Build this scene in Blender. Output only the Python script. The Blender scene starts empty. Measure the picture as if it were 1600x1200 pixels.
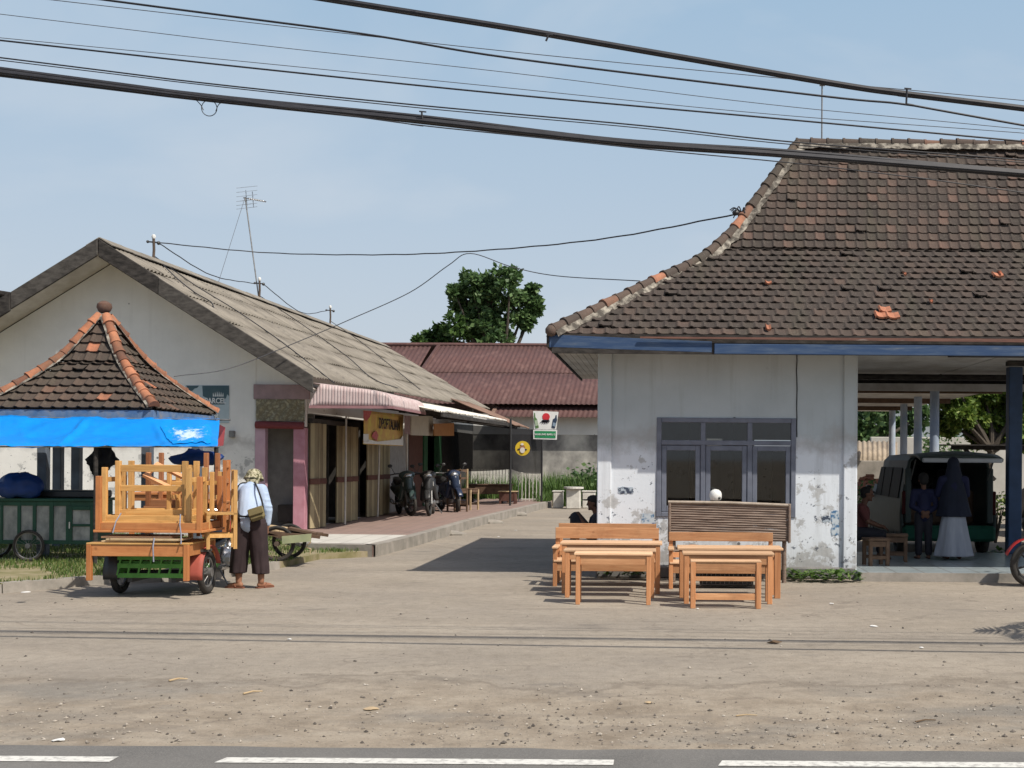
# recreation of a roadside scene
SUN_E, SKY_E, SKY_MILK, EXPO = 4.5, 0.10, .80, 0.17
import bpy, math, random
from mathutils import Vector, Matrix, noise as mnoise
RN = random.Random(11)
PI = math.pi
S = bpy.context.scene
COL = S.collection
F, PX, PY, H, TH = 2000.0, 1030.0, 715.0, 1.75, math.radians(0.4)
CT, ST = math.cos(TH), math.sin(TH)
V = Vector
def rad(d): return math.radians(d)
def at(px, py, Y):
    "world point seen at photo pixel (px,py) when it stands at distance Y"
    u, v = px - PX, py - PY
    return V(((u*CT + v*ST)*Y/F, Y, H + (u*ST - v*CT)*Y/F))
def gnd(px, py, z=0.0):
    u, v = px - PX, py - PY
    return at(px, py, (z - H)*F/(u*ST - v*CT))

# ------------------------------------------------------------------ objects
def tag(o, label=None, cat=None, group=None, kind=None):
    if label: o['label'] = label
    if cat: o['category'] = cat
    if group: o['group'] = group
    if kind: o['kind'] = kind
    return o
def thing(name, label, cat, loc=(0,0,0), rz=0.0, group=None):
    o = bpy.data.objects.new(name, None); COL.objects.link(o)
    o.empty_display_size = 0.1
    o.location = loc; o.rotation_euler = (0, 0, rz)
    return tag(o, label, cat, group)
def root_off(p):
    off = V((0,0,0))
    while p is not None:
        off += V(p.location); p = p.parent
    return off
def dup(root, loc=None, rot=None, label=None, group=None):
    r = root.copy(); COL.objects.link(r)
    if loc is not None: r.location = loc
    if rot is not None: r.rotation_euler = rot
    if label: r['label'] = label
    if group: r['group'] = group
    for ch in list(root.children):
        c = ch.copy(); COL.objects.link(c); c.parent = r
        for g in list(ch.children):
            d = g.copy(); COL.objects.link(d); d.parent = c
    return r

class MB:
    "collects shapes and links them as ONE mesh object"
    def __init__(s): s.v, s.f, s.m, s.t = [], [], [], []
    def add(s, vs, fs, m=0, t=0.5):
        n = len(s.v); s.v += [V(p) for p in vs]
        s.t += [t]*len(vs) if not isinstance(t, (list, tuple)) else list(t)
        for f in fs: s.f.append([i + n for i in f]); s.m.append(m)
        return s
    def bx(s, x0, x1, y0, y1, z0, z1, m=0, t=0.5):
        vs = [(x,y,z) for z in (z0,z1) for y in (y0,y1) for x in (x0,x1)]
        return s.add(vs, [(0,2,3,1),(4,5,7,6),(0,1,5,4),(2,6,7,3),(0,4,6,2),(1,3,7,5)], m, t)
    def box(s, c, d, M=None, m=0, t=0.5):
        vs = [V((x*d[0]/2, y*d[1]/2, z*d[2]/2)) for z in (-1,1) for y in (-1,1) for x in (-1,1)]
        if M is not None: vs = [M @ p for p in vs]
        return s.add([p + V(c) for p in vs], [(0,2,3,1),(4,5,7,6),(0,1,5,4),(2,6,7,3),(0,4,6,2),(1,3,7,5)], m, t)
    def bar(s, a, b, w, h, m=0, t=0.5, up=(0,0,1)):
        a, b = V(a), V(b); d = (b-a).normalized(); up = V(up)
        if abs(d.dot(up)) > .99: up = V((0,1,0))
        x = d.cross(up).normalized(); z = x.cross(d)
        vs = [p + x*sx*w/2 + z*sz*h/2 for p in (a,b) for sz in (-1,1) for sx in (-1,1)]
        return s.add(vs, [(0,1,3,2),(4,6,7,5),(0,4,5,1),(2,3,7,6),(0,2,6,4),(1,5,7,3)], m, t)
    def quad(s, a, b, c, d, m=0, t=0.5): return s.add([a,b,c,d], [(0,1,2,3)], m, t)
    def slab(s, a, b, c, d, th, m=0, t=0.5):
        a,b,c,d = map(V, (a,b,c,d)); n = (b-a).cross(d-a).normalized()*th
        return s.add([a,b,c,d,a-n,b-n,c-n,d-n], [(0,1,2,3),(7,6,5,4),(0,4,5,1),(1,5,6,2),(2,6,7,3),(3,7,4,0)], m, t)
    def tube(s, pts, r, n=8, m=0, t=0.5, caps=True, closed=False):
        pts = [V(p) for p in pts]; rs = r if isinstance(r, (list, tuple)) else [r]*len(pts)
        vs, fs = [], []; N = len(pts); px = None
        for i, p in enumerate(pts):
            if closed: d = pts[(i+1) % N] - pts[i-1]
            else: d = pts[min(i+1, N-1)] - pts[max(i-1, 0)]
            if d.length < 1e-9: d = V((0,0,1))
            d.normalize()
            if px is None:
                up = V((0,0,1)) if abs(d.z) < .95 else V((1,0,0)); x = d.cross(up).normalized()
            else:
                x = px - d*px.dot(d)
                x = x.normalized() if x.length > 1e-6 else d.orthogonal().normalized()
            px = x; y = d.cross(x)
            for k in range(n):
                a = 2*PI*k/n; vs.append(p + (x*math.cos(a) + y*math.sin(a))*rs[i])
        for i in range(N if closed else N-1):
            j = (i+1) % N
            for k in range(n):
                k2 = (k+1) % n; fs.append((i*n+k, i*n+k2, j*n+k2, j*n+k))
        if caps and not closed:
            fs.append(tuple(range(n))[::-1]); fs.append(tuple((N-1)*n + k for k in range(n)))
        return s.add(vs, fs, m, t)
    def lathe(s, prof, c=(0,0,0), n=20, M=None, m=0, t=0.5):
        vs, fs = [], []; c = V(c)
        for r, z in prof:
            for k in range(n):
                a = 2*PI*k/n; p = V((r*math.cos(a), r*math.sin(a), z)); vs.append((M @ p if M is not None else p) + c)
        for i in range(len(prof)-1):
            for k in range(n):
                k2 = (k+1) % n; fs.append((i*n+k, i*n+k2, (i+1)*n+k2, (i+1)*n+k))
        fs.append(tuple(range(n))[::-1]); fs.append(tuple((len(prof)-1)*n + k for k in range(n)))
        return s.add(vs, fs, m, t)
    def ell(s, c, r, n=14, M=None, m=0, t=0.5):
        if not isinstance(r, (list, tuple)): r = (r, r, r)
        vs, fs = [], []; c = V(c); k2 = n//2
        D = Matrix.Diagonal(V(r))
        vs.append(V((0,0,-1)))
        for i in range(1, k2):
            ph = -PI/2 + PI*i/k2
            for k in range(n): vs.append(V((math.cos(ph)*math.cos(2*PI*k/n), math.cos(ph)*math.sin(2*PI*k/n), math.sin(ph))))
        vs.append(V((0,0,1))); L = len(vs)-1
        for k in range(n):
            fs.append((0, 1+(k+1)%n, 1+k)); b = 1+(k2-2)*n; fs.append((L, b+k, b+(k+1)%n))
        for i in range(k2-2):
            for k in range(n):
                a = 1+i*n; fs.append((a+k, a+(k+1)%n, a+n+(k+1)%n, a+n+k))
        vs = [D @ p for p in vs]
        if M is not None: vs = [M @ p for p in vs]
        return s.add([p + c for p in vs], fs, m, t)
    def cap(s, a, ra, b, rb, n=12):
        "tapered limb with round ends (overlapping closed volumes, for blob())"
        s.ell(a, ra, n); s.ell(b, rb, n); return s.tube([a, b], [ra, rb], n)
    def torus(s, c, axis, R_, r, n=28, k=8, m=0, t=0.5):
        ax = V(axis).normalized(); x = ax.orthogonal().normalized(); y = ax.cross(x); c = V(c)
        return s.tube([c + (x*math.cos(2*PI*i/n) + y*math.sin(2*PI*i/n))*R_ for i in range(n)], r, k, m, t, closed=True)
    def prism(s, poly, f0, f1, m=0, t=0.5):
        "poly: list of 2-D points; f0, f1 map (a,b) to the two faces"
        n = len(poly); vs = [f0(*p) for p in poly] + [f1(*p) for p in poly]
        fs = [tuple(range(n))[::-1], tuple(range(n, 2*n))] + [(i, (i+1)%n, n+(i+1)%n, n+i) for i in range(n)]
        return s.add(vs, fs, m, t)
    def grid(s, fn, nu, nv, m=0, t=0.5):
        vs = [fn(i/nu, j/nv) for j in range(nv+1) for i in range(nu+1)]
        fs = [(j*(nu+1)+i, j*(nu+1)+i+1, (j+1)*(nu+1)+i+1, (j+1)*(nu+1)+i) for j in range(nv) for i in range(nu)]
        return s.add(vs, fs, m, t)
    def build(s, name, mats, parent=None, world=False, smooth=False, bevel=0, solid=0, fix=True):
        me = bpy.data.meshes.new(name)
        off = root_off(parent) if (world and parent) else V((0,0,0))
        me.from_pydata([p - off for p in s.v], [], s.f)
        if not isinstance(mats, (list, tuple)): mats = [mats]
        for mt in mats: me.materials.append(mt)
        if len(mats) > 1: me.polygons.foreach_set('material_index', s.m)
        a = me.attributes.new('tint', 'FLOAT', 'POINT'); a.data.foreach_set('value', s.t)
        if fix:
            import bmesh
            b = bmesh.new(); b.from_mesh(me); bmesh.ops.recalc_face_normals(b, faces=b.faces); b.to_mesh(me); b.free()
        if smooth:
            me.polygons.foreach_set('use_smooth', [True]*len(me.polygons))
            try: me.set_sharp_from_angle(angle=rad(40 if smooth is True else smooth))
            except Exception: pass
        me.update()
        o = bpy.data.objects.new(name, me); COL.objects.link(o)
        if parent: o.parent = parent
        if solid:
            md = o.modifiers.new('Solidify', 'SOLIDIFY'); md.thickness = solid; md.offset = 0
        if bevel:
            md = o.modifiers.new('Bevel', 'BEVEL'); md.width = bevel; md.segments = 1; md.limit_method = 'ANGLE'
        return o
def blob(mb, name, mats, parent=None, voxel=0.02, smooth=2, world=False):
    "overlapping closed volumes fused into one continuous surface"
    o = mb.build(name, mats, parent, world, fix=True)
    md = o.modifiers.new('Remesh', 'REMESH'); md.mode = 'VOXEL'; md.voxel_size = voxel; md.use_smooth_shade = True
    if smooth:
        m2 = o.modifiers.new('Smooth', 'SMOOTH'); m2.iterations = smooth; m2.factor = .5
    dg = bpy.context.evaluated_depsgraph_get()
    me = bpy.data.meshes.new_from_object(o.evaluated_get(dg))
    old = o.data; o.modifiers.clear(); o.data = me; me.name = name
    me.materials.clear()
    for mt in (mats if isinstance(mats, (list, tuple)) else [mats]): me.materials.append(mt)
    bpy.data.meshes.remove(old)
    return o
def spline(pts, k=8):
    pts = [V(p) for p in pts]; P = [pts[0]*2 - pts[1]] + pts + [pts[-1]*2 - pts[-2]]; out = []
    for i in range(1, len(P)-2):
        a, b, c, d = P[i-1:i+3]
        for j in range(k):
            t = j/k
            out.append(((b*2) + (c-a)*t + (a*2-b*5+c*4-d)*t*t + (b*3-a-c*3+d)*t**3)*.5)
    return out + [pts[-1]]
def text_mesh(name, txt, size, mat, parent, M, bold=0.0, depth=0.004, align='CENTER', sx=1.0):
    "lettering as a real mesh; M places it (text lies in its own x,y plane)"
    cu = bpy.data.curves.new(name, 'FONT'); cu.body = txt; cu.size = size; cu.extrude = depth; cu.offset = bold
    cu.align_x = align; cu.align_y = 'CENTER'; cu.resolution_u = 3
    o = bpy.data.objects.new(name, cu); COL.objects.link(o)
    dg = bpy.context.evaluated_depsgraph_get(); me = bpy.data.meshes.new_from_object(o.evaluated_get(dg))
    bpy.data.objects.remove(o)
    me.transform(Matrix.Translation(-root_off(parent)) @ M @ Matrix.Diagonal((sx,1,1,1)))
    me.materials.clear(); me.materials.append(mat)
    o = bpy.data.objects.new(name, me); COL.objects.link(o); o.parent = parent
    return o
def face_M(p, xdir=(1,0,0), up=(0,0,1)):
    x = V(xdir).normalized(); y = V(up).normalized(); z = x.cross(y)
    M = Matrix((x, y, z)).transposed().to_4x4(); M.translation = V(p); return M

# ------------------------------------------------------------------ materials
class NT:
    def __init__(s, name):
        s.mat = bpy.data.materials.new(name); s.mat.use_nodes = True
        s.t = s.mat.node_tree; s.n = s.t.nodes; s.b = s.n['Principled BSDF']
        s.o = s.n.new('ShaderNodeTexCoord').outputs['Object']
    def L(s, a, b): s.t.links.new(a, b)
    def put(s, sock, v):
        if hasattr(v, 'is_linked') or isinstance(v, bpy.types.NodeSocket): s.L(v, sock)
        elif isinstance(v, (tuple, list)) and len(v) == 3 and sock.type == 'RGBA': sock.default_value = (*v, 1)
        else: sock.default_value = v
    def mapping(s, scale=(1,1,1), loc=(0,0,0), vec=None):
        k = s.n.new('ShaderNodeMapping'); k.inputs['Scale'].default_value = scale; k.inputs['Location'].default_value = loc
        s.L(vec or s.o, k.inputs['Vector']); return k.outputs[0]
    def noise(s, scale=5, detail=6, rough=.6, vec=None, dist=0):
        k = s.n.new('ShaderNodeTexNoise'); k.inputs['Scale'].default_value = scale; k.inputs['Detail'].default_value = detail
        k.inputs['Roughness'].default_value = rough; k.inputs['Distortion'].default_value = dist
        s.L(vec or s.o, k.inputs['Vector']); return k.outputs['Fac']
    def voro(s, scale=5, vec=None, out='Distance'):
        k = s.n.new('ShaderNodeTexVoronoi'); k.inputs['Scale'].default_value = scale
        s.L(vec or s.o, k.inputs['Vector']); return k.outputs[out]
    def ramp(s, fac, stops, interp='LINEAR'):
        k = s.n.new('ShaderNodeValToRGB'); e = k.color_ramp.elements; k.color_ramp.interpolation = interp
        while len(e) < len(stops): e.new(.5)
        for i, (p, c) in enumerate(stops):
            e[i].position = p; e[i].color = (*c, 1) if isinstance(c, (tuple, list)) else (c, c, c, 1)
        s.L(fac, k.inputs[0]); return k.outputs[0]
    def mix(s, fac, a, b, blend='MIX'):
        k = s.n.new('ShaderNodeMix'); k.data_type = 'RGBA'; k.blend_type = blend
        s.put(k.inputs[0], fac); s.put(k.inputs[6], a); s.put(k.inputs[7], b); return k.outputs[2]
    def math(s, op, a, b=0.0, clamp=False):
        k = s.n.new('ShaderNodeMath'); k.operation = op; k.use_clamp = clamp
        s.put(k.inputs[0], a); s.put(k.inputs[1], b); return k.outputs[0]
    def sep(s, vec=None):
        k = s.n.new('ShaderNodeSeparateXYZ'); s.L(vec or s.o, k.inputs[0]); return k.outputs
    def attr(s, name='tint'):
        k = s.n.new('ShaderNodeAttribute'); k.attribute_name = name; return k.outputs['Fac']
    def bump(s, h, strength=.3, dist=.02):
        k = s.n.new('ShaderNodeBump'); k.inputs['Strength'].default_value = strength; k.inputs['Distance'].default_value = dist
        s.L(h, k.inputs['Height']); s.L(k.outputs[0], s.b.inputs['Normal'])
    def done(s, col, rough=.8, metal=0.0, spec=.3):
        s.put(s.b.inputs['Base Color'], col); s.put(s.b.inputs['Roughness'], rough)
        s.put(s.b.inputs['Metallic'], metal); s.b.inputs['Specular IOR Level'].default_value = spec
        return s.mat
def M(name, c1, c2=None, scale=5, rough=.8, metal=0, spec=.3, stretch=(1,1,1), lo=.35, hi=.65, bump=0, bscale=60, c3=None, detail=6):
    k = NT(name); vec = k.mapping(stretch)
    c2 = c2 or tuple(x*.82 for x in c1)
    st = [(lo, c1), (hi, c2)] if c3 is None else [(lo, c1), ((lo+hi)/2, c2), (hi, c3)]
    col = k.ramp(k.noise(scale, detail, .6, vec), st)
    if bump: k.bump(k.noise(bscale, 4, .6, vec), bump, .01)
    return k.done(col, rough, metal, spec)
# ------------------------------------------------------------------ material library
def m_ground():
    k = NT('lot_ground'); xyz = k.sep()
    big = k.noise(.35, 5, .6); mid = k.noise(2.2, 6, .65); fine = k.noise(38, 4, .7); st = k.noise(.9, 7, .68, k.mapping((.55,1.15,1)))
    lot = k.ramp(st, [(.3, (.25,.217,.176)), (.5, (.31,.27,.22)), (.72, (.36,.317,.262))])
    lot = k.mix(k.ramp(big, [(.40, 0.0), (.62, .6)]), lot, (.245,.218,.186))
    # dirt verge by the road: Y below about 10, with a ragged edge and worn grey patches
    edge = k.math('ADD', xyz[1], k.math('MULTIPLY', k.math('SUBTRACT', k.noise(.7, 6, .7), .5), 2.6))
    mk = k.ramp(k.math('DIVIDE', k.math('SUBTRACT', edge, 9.2), 1.0, True), [(0, 1.0), (1, 0.0)])
    dirt = k.ramp(mid, [(.3, (.205,.168,.128)), (.5, (.288,.243,.19)), (.7, (.35,.303,.242))])
    patch = k.ramp(k.noise(.55, 4, .6, k.mapping((.6,1.3,1), (3.1,1.7,0))), [(.50, 0.0), (.62, .85)])
    dirt = k.mix(patch, dirt, (.195,.182,.162))
    col = k.mix(mk, lot, dirt)
    # darker broken lip where the old paving ends
    lip = k.math('ABSOLUTE', k.math('SUBTRACT', edge, 9.9))
    col = k.mix(k.ramp(lip, [(0, .55), (.16, 0.0)]), col, (.15,.125,.10))
    sp = k.ramp(fine, [(.33, .45), (.47, 0.0)])
    col = k.mix(sp, col, (.14,.12,.10))
    md_ = k.noise(7.5, 6, .75); col = k.mix(k.ramp(md_, [(.36, .34), (.50, 0.0)]), col, (.155,.132,.105)); col = k.mix(k.ramp(md_, [(.54, 0.0), (.70, .30)]), col, (.42,.375,.31))
    lt = k.ramp(k.noise(75, 2, .6), [(.62, 0.0), (.72, .45)])
    col = k.mix(lt, col, (.48,.44,.38))
    warp = k.n.new('ShaderNodeVectorMath'); warp.operation = 'ADD'; wn = k.n.new('ShaderNodeTexNoise'); wn.inputs['Scale'].default_value = 1.6; wn.inputs['Detail'].default_value = 5
    k.L(k.o, wn.inputs['Vector']); k.L(k.o, warp.inputs[0]); k.L(wn.outputs['Color'], warp.inputs[1])
    vo = k.n.new('ShaderNodeTexVoronoi'); vo.feature = 'DISTANCE_TO_EDGE'; vo.inputs['Scale'].default_value = .42; k.L(warp.outputs[0], vo.inputs['Vector'])
    ck = k.math('MULTIPLY', k.ramp(vo.outputs['Distance'], [(.002, .38), (.010, 0.0)]), k.ramp(k.noise(.8, 3), [(.42, 0.0), (.58, 1.0)]))
    col = k.mix(ck, col, (.12,.10,.085))
    oil = k.ramp(k.noise(.85, 6, .62, k.mapping((1,1.5,1), (7.3,2.1,0))), [(.60, 0.0), (.70, .55)])
    col = k.mix(oil, col, (.15,.135,.12))
    # faint tyre tracks sweeping in from the road
    trk = k.noise(.5, 3, .5, k.mapping((.10,1.0,1)), .6)
    tw_ = k.math('ABSOLUTE', k.math('SUBTRACT', k.math('FRACT', k.math('MULTIPLY', trk, 9.0)), .5))
    col = k.mix(k.math('MULTIPLY', k.ramp(tw_, [(.02, .38), (.10, 0.0)]), k.ramp(k.noise(.45, 4), [(.45, 0.0), (.62, 1.0)])), col, (.19,.165,.14))
    k.bump(k.math('ADD', k.math('MULTIPLY', mid, 1.0), k.math('MULTIPLY', fine, .5)), .55, .035)
    return k.done(col, .93, 0, .15)
def m_asphalt():
    k = NT('road_asphalt'); f = k.noise(120, 3, .7); b = k.noise(1.2, 5, .6)
    c = k.mix(k.ramp(b, [(.35, 0.0), (.7, 1.0)]), (.11,.106,.10), (.155,.148,.138))
    c = k.mix(k.ramp(f, [(.45, 0.0), (.65, .6)]), c, (.23,.22,.205)); k.bump(f, .4, .006)
    return k.done(c, .85, 0, .3)
def m_white_wall(name, base, dark, flaky=True, low=None):
    "old lime-washed plaster: rain streaks, grey bare patches, flecks of older dark blue paint"
    k = NT(name); xyz = k.sep()
    c = k.ramp(k.noise(1.3, 6, .6), [(.3, base), (.7, tuple(x*.86 for x in base))])
    streak = k.noise(3.2, 5, .65, k.mapping((1.6,1.6,.12)))
    if low: c = k.mix(k.ramp(k.math('ADD', xyz[2], k.math('MULTIPLY', k.math('SUBTRACT', k.noise(2.2, 7, .7), .5), .5)), [(.0, 0.0), (1.0, 0.0)]), c, low) if False else k.mix(k.ramp(k.math('DIVIDE', k.math('ADD', xyz[2], k.math('MULTIPLY', k.math('SUBTRACT', k.noise(2.4, 8, .72), .5), .75)), 4.0), [(.455, 1.0), (.515, 0.0)]), c, low)  # paler lower wall: newer whitewash, with bounced light put into the colour
    c = k.mix(k.ramp(streak, [(.54, 0.0), (.78, .45)]), c, dark)
    if flaky:
        zz = k.math('ADD', xyz[2], k.math('MULTIPLY', k.math('SUBTRACT', k.noise(1.7, 6, .65), .5), 1.1))
        band = k.ramp(k.math('DIVIDE', zz, 3.4, True), [(.0, .42), (.35, .34), (.50, .26), (.60, .0)])
        pn = k.noise(2.6, 9, .68)
        peel = k.ramp(k.math('ADD', k.math('MULTIPLY', pn, 1.0), k.math('MULTIPLY', band, .62)), [(.745, 0.0), (.785, .8)])
        c = k.mix(peel, c, k.ramp(k.noise(14, 5), [(.3, (.29,.29,.29)), (.7, (.44,.44,.435))]))
        # a stained bare band where an old sign hung
        bz = k.math('ABSOLUTE', k.math('SUBTRACT', zz, 2.0))
        c = k.mix(k.ramp(bz, [(0.0, .55), (.22, 0.0)]), c, (.33,.31,.30))
        fl = k.ramp(k.math('ADD', k.noise(9.5, 8, .72), k.math('MULTIPLY', band, .26)), [(.70, 0.0), (.725, .85)])
        c = k.mix(fl, c, (.045,.058,.085))
    damp = k.math('ADD', xyz[2], k.math('MULTIPLY', k.math('SUBTRACT', k.noise(3.0, 7, .7, k.mapping((1.5,1.5,.35))), .5), 1.3))
    c = k.mix(k.ramp(damp, [(.05, .55), (.55, 0.0)]), c, (.27,.255,.23))
    spots = k.ramp(k.voro(1.9), [(.035, .9), (.055, 0.0)])
    c = k.mix(spots, c, (.10,.10,.10))
    k.bump(k.noise(18, 8, .7), .25, .012)
    return k.done(c, .9, 0, .15)
def m_tiles(name, stops, moss=(.075,.070,.050)):
    k = NT(name); t = k.attr()
    c = k.ramp(t, stops)
    n = k.noise(2.3, 7, .7)
    c = k.mix(k.ramp(n, [(.38, .0), (.68, .6)]), c, (.056,.048,.043)); st_ = k.noise(1.1, 6, .65, k.mapping((1.6,.35,.35)))
    c = k.mix(k.ramp(st_, [(.50, 0.0), (.70, .5)]), c, moss)
    c = k.mix(k.ramp(k.noise(22, 5, .7), [(.55, 0.0), (.72, .55)]), c, (.15,.135,.11))
    k.bump(k.noise(45, 5, .7), .4, .01)
    return k.done(c, .9, 0, .2)
def m_wood(name, a, b, c=None, vertical=False, rough=.55):
    k = NT(name)
    sc = (14, 14, 1.1) if vertical else (1.1, 14, 14)
    oi = k.n.new('ShaderNodeObjectInfo').outputs['Random']
    v = k.n.new('ShaderNodeVectorMath'); v.operation = 'ADD'
    cb = k.n.new('ShaderNodeCombineXYZ'); k.L(k.math('MULTIPLY', oi, 31.0), cb.inputs[0]); k.L(k.math('MULTIPLY', oi, 17.0), cb.inputs[2])
    k.L(k.o, v.inputs[0]); k.L(cb.outputs[0], v.inputs[1])
    vec = k.mapping(sc, (0,0,0), v.outputs[0])
    g = k.noise(1.6, 8, .62, vec, 1.2)
    col = k.ramp(g, [(.28, a), (.5, c or tuple((x+y)/2 for x, y in zip(a, b))), (.72, b)])
    kn = k.ramp(k.voro(2.1, k.mapping((1,1,1), (0,0,0), v.outputs[0])), [(.03, .8), (.07, 0.0)])
    col = k.mix(kn, col, tuple(x*.35 for x in a))
    tone = k.math('ADD', .76, k.math('MULTIPLY', oi, .40))
    hs = k.n.new('ShaderNodeHueSaturation'); k.L(tone, hs.inputs['Value']); k.L(col, hs.inputs['Color'])
    dirt_ = k.ramp(k.noise(3.1, 7, .7, v.outputs[0]), [(.52, 0.0), (.74, .5)]); col = k.mix(dirt_, col, tuple(x*.55 for x in a)); k.L(col, hs.inputs['Color'])
    k.bump(g, .25, .004)
    return k.done(hs.outputs[0], rough, 0, .35)
def m_glass(name, tint=(.75,.8,.8)):
    m = bpy.data.materials.new(name); m.use_nodes = True; t = m.node_tree; n = t.nodes; n.clear()
    o = n.new('ShaderNodeOutputMaterial'); tr = n.new('ShaderNodeBsdfTransparent'); gl = n.new('ShaderNodeBsdfGlossy'); mx = n.new('ShaderNodeMixShader'); fr = n.new('ShaderNodeFresnel')
    tr.inputs[0].default_value = (*tint, 1); gl.inputs['Roughness'].default_value = .03; fr.inputs[0].default_value = 1.6
    t.links.new(fr.outputs[0], mx.inputs[0]); t.links.new(tr.outputs[0], mx.inputs[1]); t.links.new(gl.outputs[0], mx.inputs[2]); t.links.new(mx.outputs[0], o.inputs[0])
    return m
def m_leaf(name, a, b, c):
    k = NT(name); col = k.ramp(k.attr(), [(0, a), (.55, b), (1, c)])
    k.b.inputs['Transmission Weight'].default_value = 0
    m = k.done(col, .55, 0, .35)
    # thin leaves let some light through
    n = k.n; out = n['Material Output']; tl = n.new('ShaderNodeBsdfTranslucent'); mx = n.new('ShaderNodeMixShader'); mx.inputs[0].default_value = .3
    k.L(col, tl.inputs[0]); k.L(k.b.outputs[0], mx.inputs[1]); k.L(tl.outputs[0], mx.inputs[2]); k.L(mx.outputs[0], out.inputs[0])
    return m
GROUND, ASPH = m_ground(), m_asphalt()
PAINT = M('road_paint', (.62,.61,.57), (.36,.35,.33), 24, .7, lo=.48, hi=.66, detail=9)
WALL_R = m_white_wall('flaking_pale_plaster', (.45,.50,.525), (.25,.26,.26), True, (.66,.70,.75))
WALL_L = m_white_wall('old_white_plaster', (.66,.65,.62), (.50,.48,.45), False)
WALL_LF = m_white_wall('stained_white_plaster', (.78,.77,.745), (.60,.585,.56), True)
WALL_FAR = M('mouldy_plaster', (.50,.48,.43), (.30,.29,.265), .8, .95, lo=.36, hi=.66, stretch=(1,1,.8), detail=9, bump=.4, bscale=8, c3=(.13,.125,.12))
TILE_R = m_tiles('weathered_clay_tiles', [(0, (.044,.036,.032)), (.45, (.066,.052,.045)), (.75, (.088,.064,.053)), (.92, (.125,.082,.066)), (.985, (.15,.092,.072)), (1, (.50,.20,.115))])
TILE_L = m_tiles('sooty_clay_tiles', [(0, (.060,.048,.040)), (.6, (.095,.068,.053)), (.9, (.17,.095,.068)), (1, (.40,.16,.09))])
RIDGE_R = m_tiles('weathered_ridge_tiles', [(0, (.07,.057,.05)), (.6, (.13,.09,.072)), (1, (.46,.20,.12))])
RIDGE_L = m_tiles('orange_ridge_tiles', [(0, (.17,.075,.048)), (.5, (.40,.16,.085)), (1, (.52,.22,.12))])
MORTAR = M('lime_mortar', (.34,.31,.26), (.075,.066,.056), 7, .95, lo=.36, hi=.56, bump=.6, bscale=30)
BLUE_F = M('faded_blue_board', (.028,.060,.135), (.055,.09,.16), 6, .6, stretch=(.4,1,3), lo=.42, hi=.8, c3=(.17,.18,.19))
SOFFIT = M('white_board_ceiling', (.62,.60,.57), (.42,.39,.35), 2, .85, stretch=(1,.5,1))
DARKWOOD = M('black_weathered_wood', (.018,.016,.015), (.062,.055,.05), 6, .9, stretch=(1,1,2.5), lo=.35, hi=.7, bump=.3, bscale=25)
GREYWOOD = M('grey_weathered_wood', (.040,.036,.033), (.088,.080,.072), 7, .9, stretch=(1,1,2.5), bump=.3, bscale=25)
ASBESTOS = None
def m_asbestos():
    k = NT('old_fibre_cement'); n = k.noise(1.1, 8, .65); s = k.noise(3.5, 7, .7, k.mapping((.5,3.2,.5)))
    c = k.ramp(n, [(.3, (.165,.148,.125)), (.55, (.25,.225,.19)), (.75, (.315,.285,.24))])
    c = k.mix(k.ramp(s, [(.5, 0.0), (.68, .65)]), c, (.13,.118,.10))
    c = k.mix(k.ramp(k.noise(30, 4, .7), [(.55, 0.0), (.7, .5)]), c, (.14,.13,.11))
    yy = k.math('ADD', k.math('DIVIDE', k.sep()[1], 2.15), k.math('MULTIPLY', k.noise(.6, 2), .18))
    sm = k.math('ABSOLUTE', k.math('SUBTRACT', k.math('FRACT', yy), .5))
    c = k.mix(k.ramp(sm, [(.006, .8), (.014, 0.0)]), c, (.06,.054,.048))
    k.bump(k.noise(25, 5), .4, .01)
    return k.done(c, .95, 0, .1)
ASBESTOS = m_asbestos()
RUSTROOF = M('red_oxide_sheet', (.125,.062,.055), (.095,.05,.046), 1.2, .75, stretch=(2,1,.4), lo=.3, hi=.7, c3=(.155,.085,.075))
TANROOF = M('tan_sheet', (.38,.31,.23), (.22,.18,.14), 2, .85)
PINKSHEET = M('faded_pink_sheet', (.40,.29,.285), (.52,.44,.43), 6, .7, stretch=(5,5,.5))
WHITESHEET = M('weathered_white_sheet', (.70,.67,.60), (.40,.37,.32), 3, .8, stretch=(1,1,1), lo=.5, hi=.75)
BROWNSHEET = M('brown_sheet', (.25,.16,.12), (.16,.10,.075), 5, .8)
def m_fold_toned(name, a, b):
    k = NT(name); f = k.math('FRACT', k.math('MULTIPLY', k.sep()[1], 4.6)); c = k.ramp(f, [(0, b), (.06, tuple(x*.45 for x in b)), (.10, a), (.5, a), (.56, tuple(x*.7 for x in a)), (.9, b)])  # joint grooves, plus light and dark tones standing in for fold shading
    c = k.mix(k.ramp(k.noise(5, 7, .7, k.mapping((1,1,.35))), [(.45, 0.0), (.75, .55)]), c, tuple(x*.5 for x in b)); return k.done(c, .75, 0, .2)
PINK = M('pink_paint', (.47,.24,.29), (.38,.17,.21), 4, .7); LAV = M('lavender_paint', (.34,.24,.25), (.26,.19,.20), 5, .8)
PINKLIT = M('lit_pink_paint', (.52,.36,.42), (.44,.29,.35), 4, .7)  # paler copy of the jamb pink, light put into the colour
CREAM = m_fold_toned('cream_door_fold_tones', (.37,.31,.19), (.25,.20,.125)); BAND = M('brown_band_paint', (.13,.06,.045))
DOORBROWN = M('red_brown_door', (.11,.050,.038), (.08,.038,.03)); GREENP = M('dark_green_paint', (.03,.11,.05), (.022,.075,.036), 4, .6)
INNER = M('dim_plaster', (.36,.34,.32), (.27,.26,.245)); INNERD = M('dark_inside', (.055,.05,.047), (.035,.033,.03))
TILEFLOOR = None
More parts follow.
